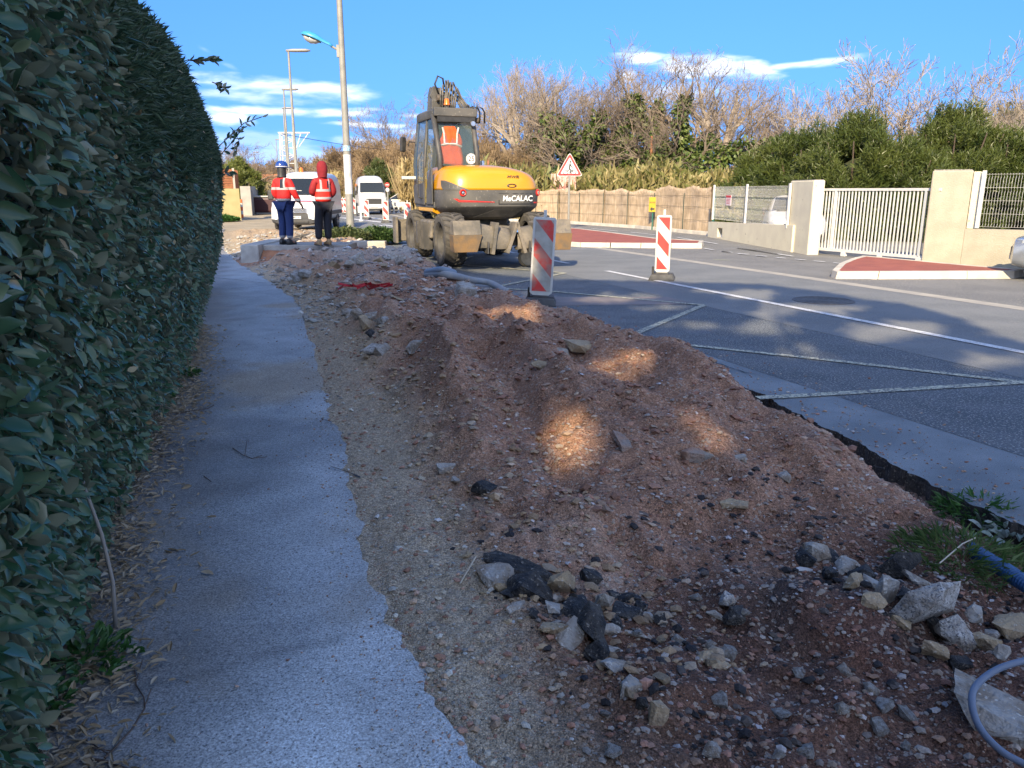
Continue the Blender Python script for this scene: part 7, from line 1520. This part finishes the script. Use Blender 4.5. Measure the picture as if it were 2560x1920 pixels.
# the asphalt pile in the foreground (sizes in metres)
CH = [('concrete_lump', 'white dusted concrete lump at the left end of the broken asphalt pile', 1245, 1450, .22, .13, .12, (.2, .3, .5), con_c, 1),
 ('asphalt_slab', 'long grey faced asphalt slab leaning at the top of the broken pile', 1300, 1425, .36, .11, .07, (.5, .15, -.55), asp_c, 2),
 ('asphalt_chunk', 'round ended black asphalt chunk left of the middle of the broken pile', 1325, 1480, .18, .14, .12, (.3, .5, .2), asp_c, 3), ('asphalt_chunk', 'dark asphalt chunk with grey flat foot in front of the long slab', 1350, 1495, .13, .14, .09, (.9, .2, .3), asp_c, 4),
 ('brown_stone_slab', 'pointed brown slab standing among black asphalt', 1400, 1475, .13, .06, .16, (.3, .3, .4), tan_c, 5), ('asphalt_chunk', 'round black asphalt ball on top of the pile right side', 1478, 1450, .095, .09, .09, (.2, .1, .1), asp_c, 6),
 ('concrete_strip', 'pale upright concrete strip right of the black asphalt', 1508, 1520, .075, .05, .23, (.75, .1, .05), con_c, 7), ('asphalt_chunk', 'flat black asphalt piece between brown slab and pale strip', 1440, 1525, .17, .13, .06, (.3, .1, .9), asp_c, 8),
 ('asphalt_chunk', 'tall black asphalt chunk with pale lower edge below the strip', 1478, 1580, .11, .16, .12, (.5, .2, .2), asp_c, 9), ('asphalt_chunk', 'lowest black asphalt chunk flecked with white', 1510, 1645, .11, .12, .08, (.3, .2, .7), asp_c, 10),
 ('concrete_flake', 'grey concrete flake left of the tall black chunk', 1430, 1590, .13, .09, .03, (.5, -.4, .8), con_c, 11), ('asphalt_chunk', 'flat grey topped asphalt piece right of the pale strip', 1565, 1535, .13, .10, .05, (.2, .1, -.2), asp_c, 12),
 ('concrete_flake', 'pale broken concrete bit below the upright strip', 1520, 1578, .10, .05, .04, (.2, .2, .1), con_c, 13), ('asphalt_chunk', 'lone black asphalt ball right of the small pale stone', 1835, 1545, .085, .08, .08, (.2, .4, .2), asp_c, 14),
 ('pale_stone', 'small round pale stone above the lone black asphalt ball', 1815, 1505, .065, .06, .06, (0, 0, .3), gra_c, 15), ('concrete_flake', 'thin slanted grey flake left of the lone black ball', 1790, 1540, .09, .03, .03, (.5, .2, -.6), con_c, 16),
 ('concrete_flake', 'flat sharp pale flake below the asphalt pieces', 1590, 1590, .09, .03, .02, (.3, .1, -.3), con_c, 17), ('flat_stone', 'flat grey brown stone in the lower middle of the rubble', 1760, 1645, .09, .07, .04, (.2, .1, .2), tan_c, 18), ('flat_stone', 'second flat brown stone beside the first in the lower middle', 1800, 1665, .08, .05, .025, (.1, .2, .1), tan_c, 19),
 ('grey_stone', 'blocky grey stone by the tan ridge low in the picture', 1575, 1725, .09, .08, .06, (.1, .1, .3), con_c, 20), ('reddish_stone', 'rounded reddish stone beside the blocky grey stone', 1615, 1720, .055, .05, .045, (0, 0, 0), bri_c, 21), ('tan_stone', 'tan upright stone at the corner of the pale grey bed', 1635, 1800, .075, .06, .10, (.1, .2, .2), tan_c, 22),
 ('asphalt_chunk', 'little black asphalt bit above the tan upright stone', 1605, 1765, .04, .04, .05, (.1, .1, .1), asp_c, 23), ('tan_clod', 'tan clod left of the grey flake', 1385, 1575, .12, .08, .06, (.1, .1, .5), tan_c, 24),
 ('grey_slab', 'large triangular granular concrete slab at right below the grass', 2312, 1540, .25, .10, .32, (.55, .25, .55), gra_c, 25), ('grey_slab', 'smaller pointed grey stone left of the large triangular slab', 2205, 1485, .11, .09, .15, (.3, .2, .3), con_c, 26), ('grey_slab', 'pale broken slab just below the large triangular slab', 2385, 1600, .16, .11, .14, (.5, .3, -.5), gra_c, 27),
 ('asphalt_slab', 'black asphalt slab leaning between the grass and the pointed stone', 2240, 1435, .10, .10, .22, (.6, .3, .7), asp_c, 28), ('long_slab', 'long big concrete slab at the bottom right behind the grey cable', 2500, 1800, .26, .40, .09, (.12, .12, .75), con_c, 29),
 ('grey_stone', 'grey stone cluster lump left of the white tile shard', 2040, 1385, .12, .08, .09, (.1, .3, .2), con_c, 30), ('dark_clod', 'dark clod behind the pointed grey stone', 2150, 1440, .11, .10, .08, (.1, .2, .3), asp_c, 31), ('tile_shard', 'white flat tile shard among dark stones', 2012, 1425, .09, .035, .012, (.15, .05, -.15), white_p, 32),
 ('grey_stone', 'rough stone at the right edge above the cable ring', 2535, 1570, .18, .14, .09, (.1, .1, .1), tan_c, 33), ('grey_stone', 'grey rock on the left slope of the red heap with shadowed underside', 1118, 1172, .13, .09, .05, (.3, .1, .3), con_c, 34), ('dark_rock', 'dark rock right below the first grey slope rock', 1210, 1225, .15, .09, .07, (.3, .1, -.6), asp_c, 35), ('grey_stone', 'small grey wedge between the two slope rocks', 1140, 1205, .08, .05, .04, (.3, .3, .8), con_c, 36),
 ('boulder', 'half buried boulder capped with red earth on the heap', 1745, 1140, .24, .17, .10, (.1, .1, .2), A('earthy_rock', (.36, .22, .15), (.28, .26, .23), 9, .95, bump=1., bscale=50), 37), ('flat_stone', 'rounded slab stone beside the sunlit patch on the heap', 1560, 1105, .15, .20, .05, (.35, .2, .4), MATS['earthy_rock'], 38), ('grey_stone', 'angular grey stone upper heap beside the curved ridge', 1395, 895, .22, .14, .12, (.4, .2, .5), con_c, 39), ('grey_stone', 'leaning grey slab above the angular stone on the upper heap', 1375, 860, .22, .12, .07, (.2, .3, -.4), con_c, 40), ('grey_stone', 'grey flat stone below the angular stone', 1355, 915, .20, .09, .05, (.3, .1, -.5), tan_c, 41), ('brown_stone', 'smooth brown stone at the curved ridge', 1440, 925, .12, .09, .07, (.1, .1, .1), bri_c, 42), ('buried_slab', 'broad brown slab lying on the top of the heap', 1455, 868, .30, .22, .10, (.2, .2, .7), tan_c, 43),
 ('cobble', 'smooth grey cobble at the right foot of the heap', 1962, 1195, .085, .08, .06, (0, 0, 0), con_c, 44), ('flat_cobble', 'flat tan stone half buried low on the heap', 1835, 1262, .16, .10, .04, (.1, .05, 0), tan_c, 45), ('grey_stone', 'grey stone left of the boulder sunk in the earth', 1850, 1150, .07, .07, .05, (0, 0, 0), con_c, 46)]
rp = random.Random(12); AP = [(1240, 1470), (1275, 1490), (1300, 1460), (1340, 1450), (1365, 1470), (1395, 1500), (1420, 1470), (1445, 1500), (1460, 1545), (1490, 1555), (1500, 1610), (1525, 1625), (1545, 1560), (1600, 1520), (1625, 1545), (1590, 1500), (1650, 1560), (1380, 1525), (1340, 1540), (1560, 1500), (1290, 1520), (1530, 1490), (1480, 1625), (1535, 1665)]
for k, (u, v) in enumerate(AP): chunk('asphalt_fragment', 'small flat broken asphalt fragment in the black pile beside the tan soil', u, v, rp.uniform(.05, .11), rp.uniform(.04, .08), rp.uniform(.02, .04), (rp.uniform(-.6, .6), rp.uniform(-.6, .6), rp.uniform(0, 6)), [asp_c, asp_c, con_c][k % 3], 200+k % 8, .35, None, 'fragments of the broken asphalt pile')
BP = [(2080, 1400), (2110, 1420), (2130, 1465), (2070, 1440), (2175, 1460), (2180, 1510), (2260, 1500), (2290, 1455), (2250, 1560), (2350, 1570), (2430, 1545), (2450, 1610), (2400, 1660), (2500, 1640), (2340, 1640), (2010, 1400), (2480, 1590)]
for k, (u, v) in enumerate(BP): chunk('rock_fragment', 'dark grey rock fragment around the large triangular slab', u, v, rp.uniform(.06, .14), rp.uniform(.05, .10), rp.uniform(.03, .08), (rp.uniform(-.5, .5), rp.uniform(-.5, .5), rp.uniform(0, 6)), [asp_c, con_c, tan_c][k % 3], 210+k % 8, .3, None, 'rock fragments at the right edge')
for q in CH: chunk(q[0], q[1], q[2], q[3], q[4], q[5], q[6], q[7], q[8], q[9])
mid = [(935, 878, .26, .20, .12, gra_c, 'white grey lump at the foot of the tan slope by the path'), (960, 880, .16, .12, .10, con_c, 'grey lump beside the white grey lump near the path'), (872, 785, .20, .2, .10, con_c, 'pale pointed slab left in the mid heap cluster'), (893, 792, .16, .1, .16, con_c, 'upright slab second in the mid heap cluster'), (915, 812, .30, .2, .16, tan_c, 'largest tan slab of the mid heap cluster'), (928, 795, .14, .12, .14, con_c, 'upright pale stone behind the largest cluster slab'), (961, 803, .22, .14, .10, gra_c, 'grey tilted slab right of the mid heap cluster'), (828, 787, .1, .08, .06, con_c, 'small grey stone left of the mid heap cluster'), (930, 838, .14, .12, .08, asp_c, 'black broken asphalt lump below the mid heap cluster'),
 (1035, 872, .20, .16, .12, con_c, 'rounded grey stone on the middle slope'), (1165, 735, .42, .3, .22, con_c, 'grey rock by the bent grey pipe'), (1075, 745, .26, .2, .06, con_c, 'flat grey stone left of the pipe rock'), (1220, 737, .3, .2, .08, con_c, 'grey stone tucked under the bent pipe'), (800, 690, .2, .15, .08, con_c, 'grey stone beyond the red tape'), (1010, 752, .5, .2, .03, tan_c, 'long plank like streak of stone on the mid heap')]
for k, (u, v, w, l, h, m, lab) in enumerate(mid): chunk('rubble_stone', lab, u, v, w, l, h, (.3*math.sin(k), .3*math.cos(k*2), k*1.1), m, 60+k)
rr = random.Random(8); names = []
hp_ = [(700, 680), (735, 672), (765, 690), (790, 665), (815, 655), (838, 668), (850, 655), (870, 662), (892, 650), (905, 660), (925, 648), (945, 655), (965, 650), (985, 645), (1003, 655), (1020, 650), (755, 650), (730, 640), (775, 642), (770, 676), (745, 700), (1045, 655), (1060, 648), (960, 668), (880, 676), (830, 640), (900, 636), (930, 630), (1035, 640), (690, 650)]
adj = ['grey', 'pale', 'flat', 'angular', 'small', 'dusty', 'tilted', 'blocky', 'broken', 'chalky']
meshes = []
for k in range(6): me = chunk_mesh(90+k, (.30, .24, .16)); me.materials.append([gra_c, con_c, gra_c, con_c, gra_c, tan_c][k]); meshes.append(me)
for k, (u, v) in enumerate(hp_):
    p = on_dirt(u, v); s_ = rr.uniform(.45, 1.15); o = link('rubble_block', meshes[k % 6], None, p+Vector((0, 0, .03)), (rr.uniform(-.6, .6), rr.uniform(-.6, .6), rr.uniform(0, 6)), (s_, s_, s_)); tag(o, 'pale broken concrete lump in the rubble heap before the two workers', 'rubble', 'concrete lumps in the rubble heap')
for k in range(26):    # scattered stones among the asphalt at the bottom right
    u = rr.uniform(1450, 2350); v = rr.uniform(1480, 1900); p = on_dirt(u, v); s_ = rr.uniform(.10, .24); o = link('loose_stone', meshes[k % 6], None, p+Vector((0, 0, .006)), (rr.uniform(-.6, .6), rr.uniform(-.6, .6), rr.uniform(0, 6)), (s_, s_, s_)); tag(o, 'small broken stone among dark crumbs in the bottom right foreground', 'stone', 'small stones in the foreground')
for k, (u, v, w, l, lab) in enumerate(((745, 593, .8, .3, 'broken asphalt sheet leaning in front of the van'), (772, 588, .9, .25, 'long pale broken slab lying before the van grille'), (735, 600, .5, .3, 'dark broken plate at the left of the slabs before the van'), (790, 600, .4, .3, 'small pale lump behind the right worker'), (705, 598, .4, .2, 'flat dark piece left of the worker legs'))):
    p = G(u, v, .28); me = chunk_mesh(120+k, (w, l, .09)); me.materials.append([asp_c, con_c, asp_c, gra_c, asp_c][k]); tag(link('broken_plate', me, None, p, (.25, -.3+.1*k, .4*k)), lab, 'rubble')
# pipes and cable
pipe_g = A('grey_pipe', (.24, .27, .30), (.30, .31, .31), 5, .7)
def corr(name, label, pts, r, m, ribs=True, cat='pipe', n=14, pitch=None):
    c = pts[0].copy(); P = []; K = 14
    def cr(p0, p1, p2, p3, t): return .5*((2*p1)+(p2-p0)*t+(2*p0-5*p1+4*p2-p3)*t*t+(3*p1-p0-3*p2+p3)*t**3)
    Q = [pts[0]]+pts+[pts[-1]]
    for i in range(1, len(Q)-2):
        for j in range(K): P.append(cr(Q[i-1], Q[i], Q[i+1], Q[i+2], j/K)-c)
    P.append(pts[-1]-c)
    L = sum((b-a).length for a, b in zip(P, P[1:])); b = MB()
    if ribs:
        pitch = pitch or r*.42; nn_ = int(L/pitch); out = []; acc = 0; seg = 0; cur = P[0]
        cum = [0]; 
        for a, q in zip(P, P[1:]): cum.append(cum[-1]+(q-a).length)
        rs = []
        for i in range(nn_*4+1):
            d = L*i/(nn_*4); k = max(j for j in range(len(cum)) if cum[j] <= d+1e-9); k = min(k, len(P)-2); f = (d-cum[k])/max(1e-6, cum[k+1]-cum[k]); out.append(P[k].lerp(P[k+1], f)); rs.append(r*(1 if i % 4 in (0, 1) else .86))
        b.tube(out, rs, n, cap=False); b.tube(out[:2]+out[2:3], r*.72, n, 1)
    else: b.tube(P, r, n)
    o = b.build(name, [m, black_pl], None, smooth=not ribs, loc=c); tag(o, label, cat); return o
ab = lambda u, v, dz_=.06: (lambda p: Vector((p.x, p.y, max(p.z, 0)+dz_)))(on_dirt(u, v))
corr('conduit_pipe', 'grey bent plastic conduit lying from the heap towards the near beacon', [ab(1068, 702, .10), ab(1120, 704, .10), ab(1180, 715, .10), ab(1225, 732, .07), ab(1268, 751, .03)], .055, pipe_g, False)
corr('conduit_pipe', 'short straight blue grey pipe end beside the bent conduit', [ab(1068, 699, .12), ab(1105, 699, .14), ab(1135, 703, .12)], .055, A('pipe_blue_grey', (.17, .24, .32), (.22, .27, .32), 5, .6), False)
blue_p = A('blue_pipe', (.02, .09, .24), (.03, .12, .28), 8, .45)
corr('ribbed_pipe', 'blue ribbed conduit coming out of the ground at the right edge', [G(2390, 1345, -.06), G(2440, 1382, .0), G(2500, 1418, .02), G(2580, 1470, .03), G(2680, 1530, .02)], .036, blue_p, True)
corr('cable_loop', 'grey blue cable curving in and out at the bottom right corner', [G(2640, 1640, .12), G(2560, 1652, .14), G(2490, 1675, .13), G(2440, 1715, .11), G(2430, 1760, .09), G(2450, 1820, .06), G(2500, 1875, .04), G(2560, 1910, .03), G(2660, 1960, .02)], .0105, A('cable_grey', (.14, .18, .25), (.17, .21, .28), 5, .5), False, 'cable')
# red tape
def tape():
    p = on_dirt(885, 732); t = thing('barrier_tape', 'crumpled red plastic tape lying on the heap beyond the cluster', 'tape', p); m = A('tape_red', (.50, .02, .03), (.4, .02, .03), 5, .4); rg_ = random.Random(4)
    for k in range(4):
        b = MB(); x0 = rg_.uniform(-.25, .1); pts = [Vector((x0+.10*i+rg_.uniform(-.05, .05), rg_.uniform(-.18, .18), .05+.07*abs(math.sin(i*1.7+k)))) for i in range(6)]; vs = []
        for i, q in enumerate(pts): s_ = Vector((0, .012*math.cos(i), .014)); vs += [q-s_, q+s_]
        b.add(vs, [(2*i, 2*i+2, 2*i+3, 2*i+1) for i in range(5)]); b.build('strand', m, t)
tape()
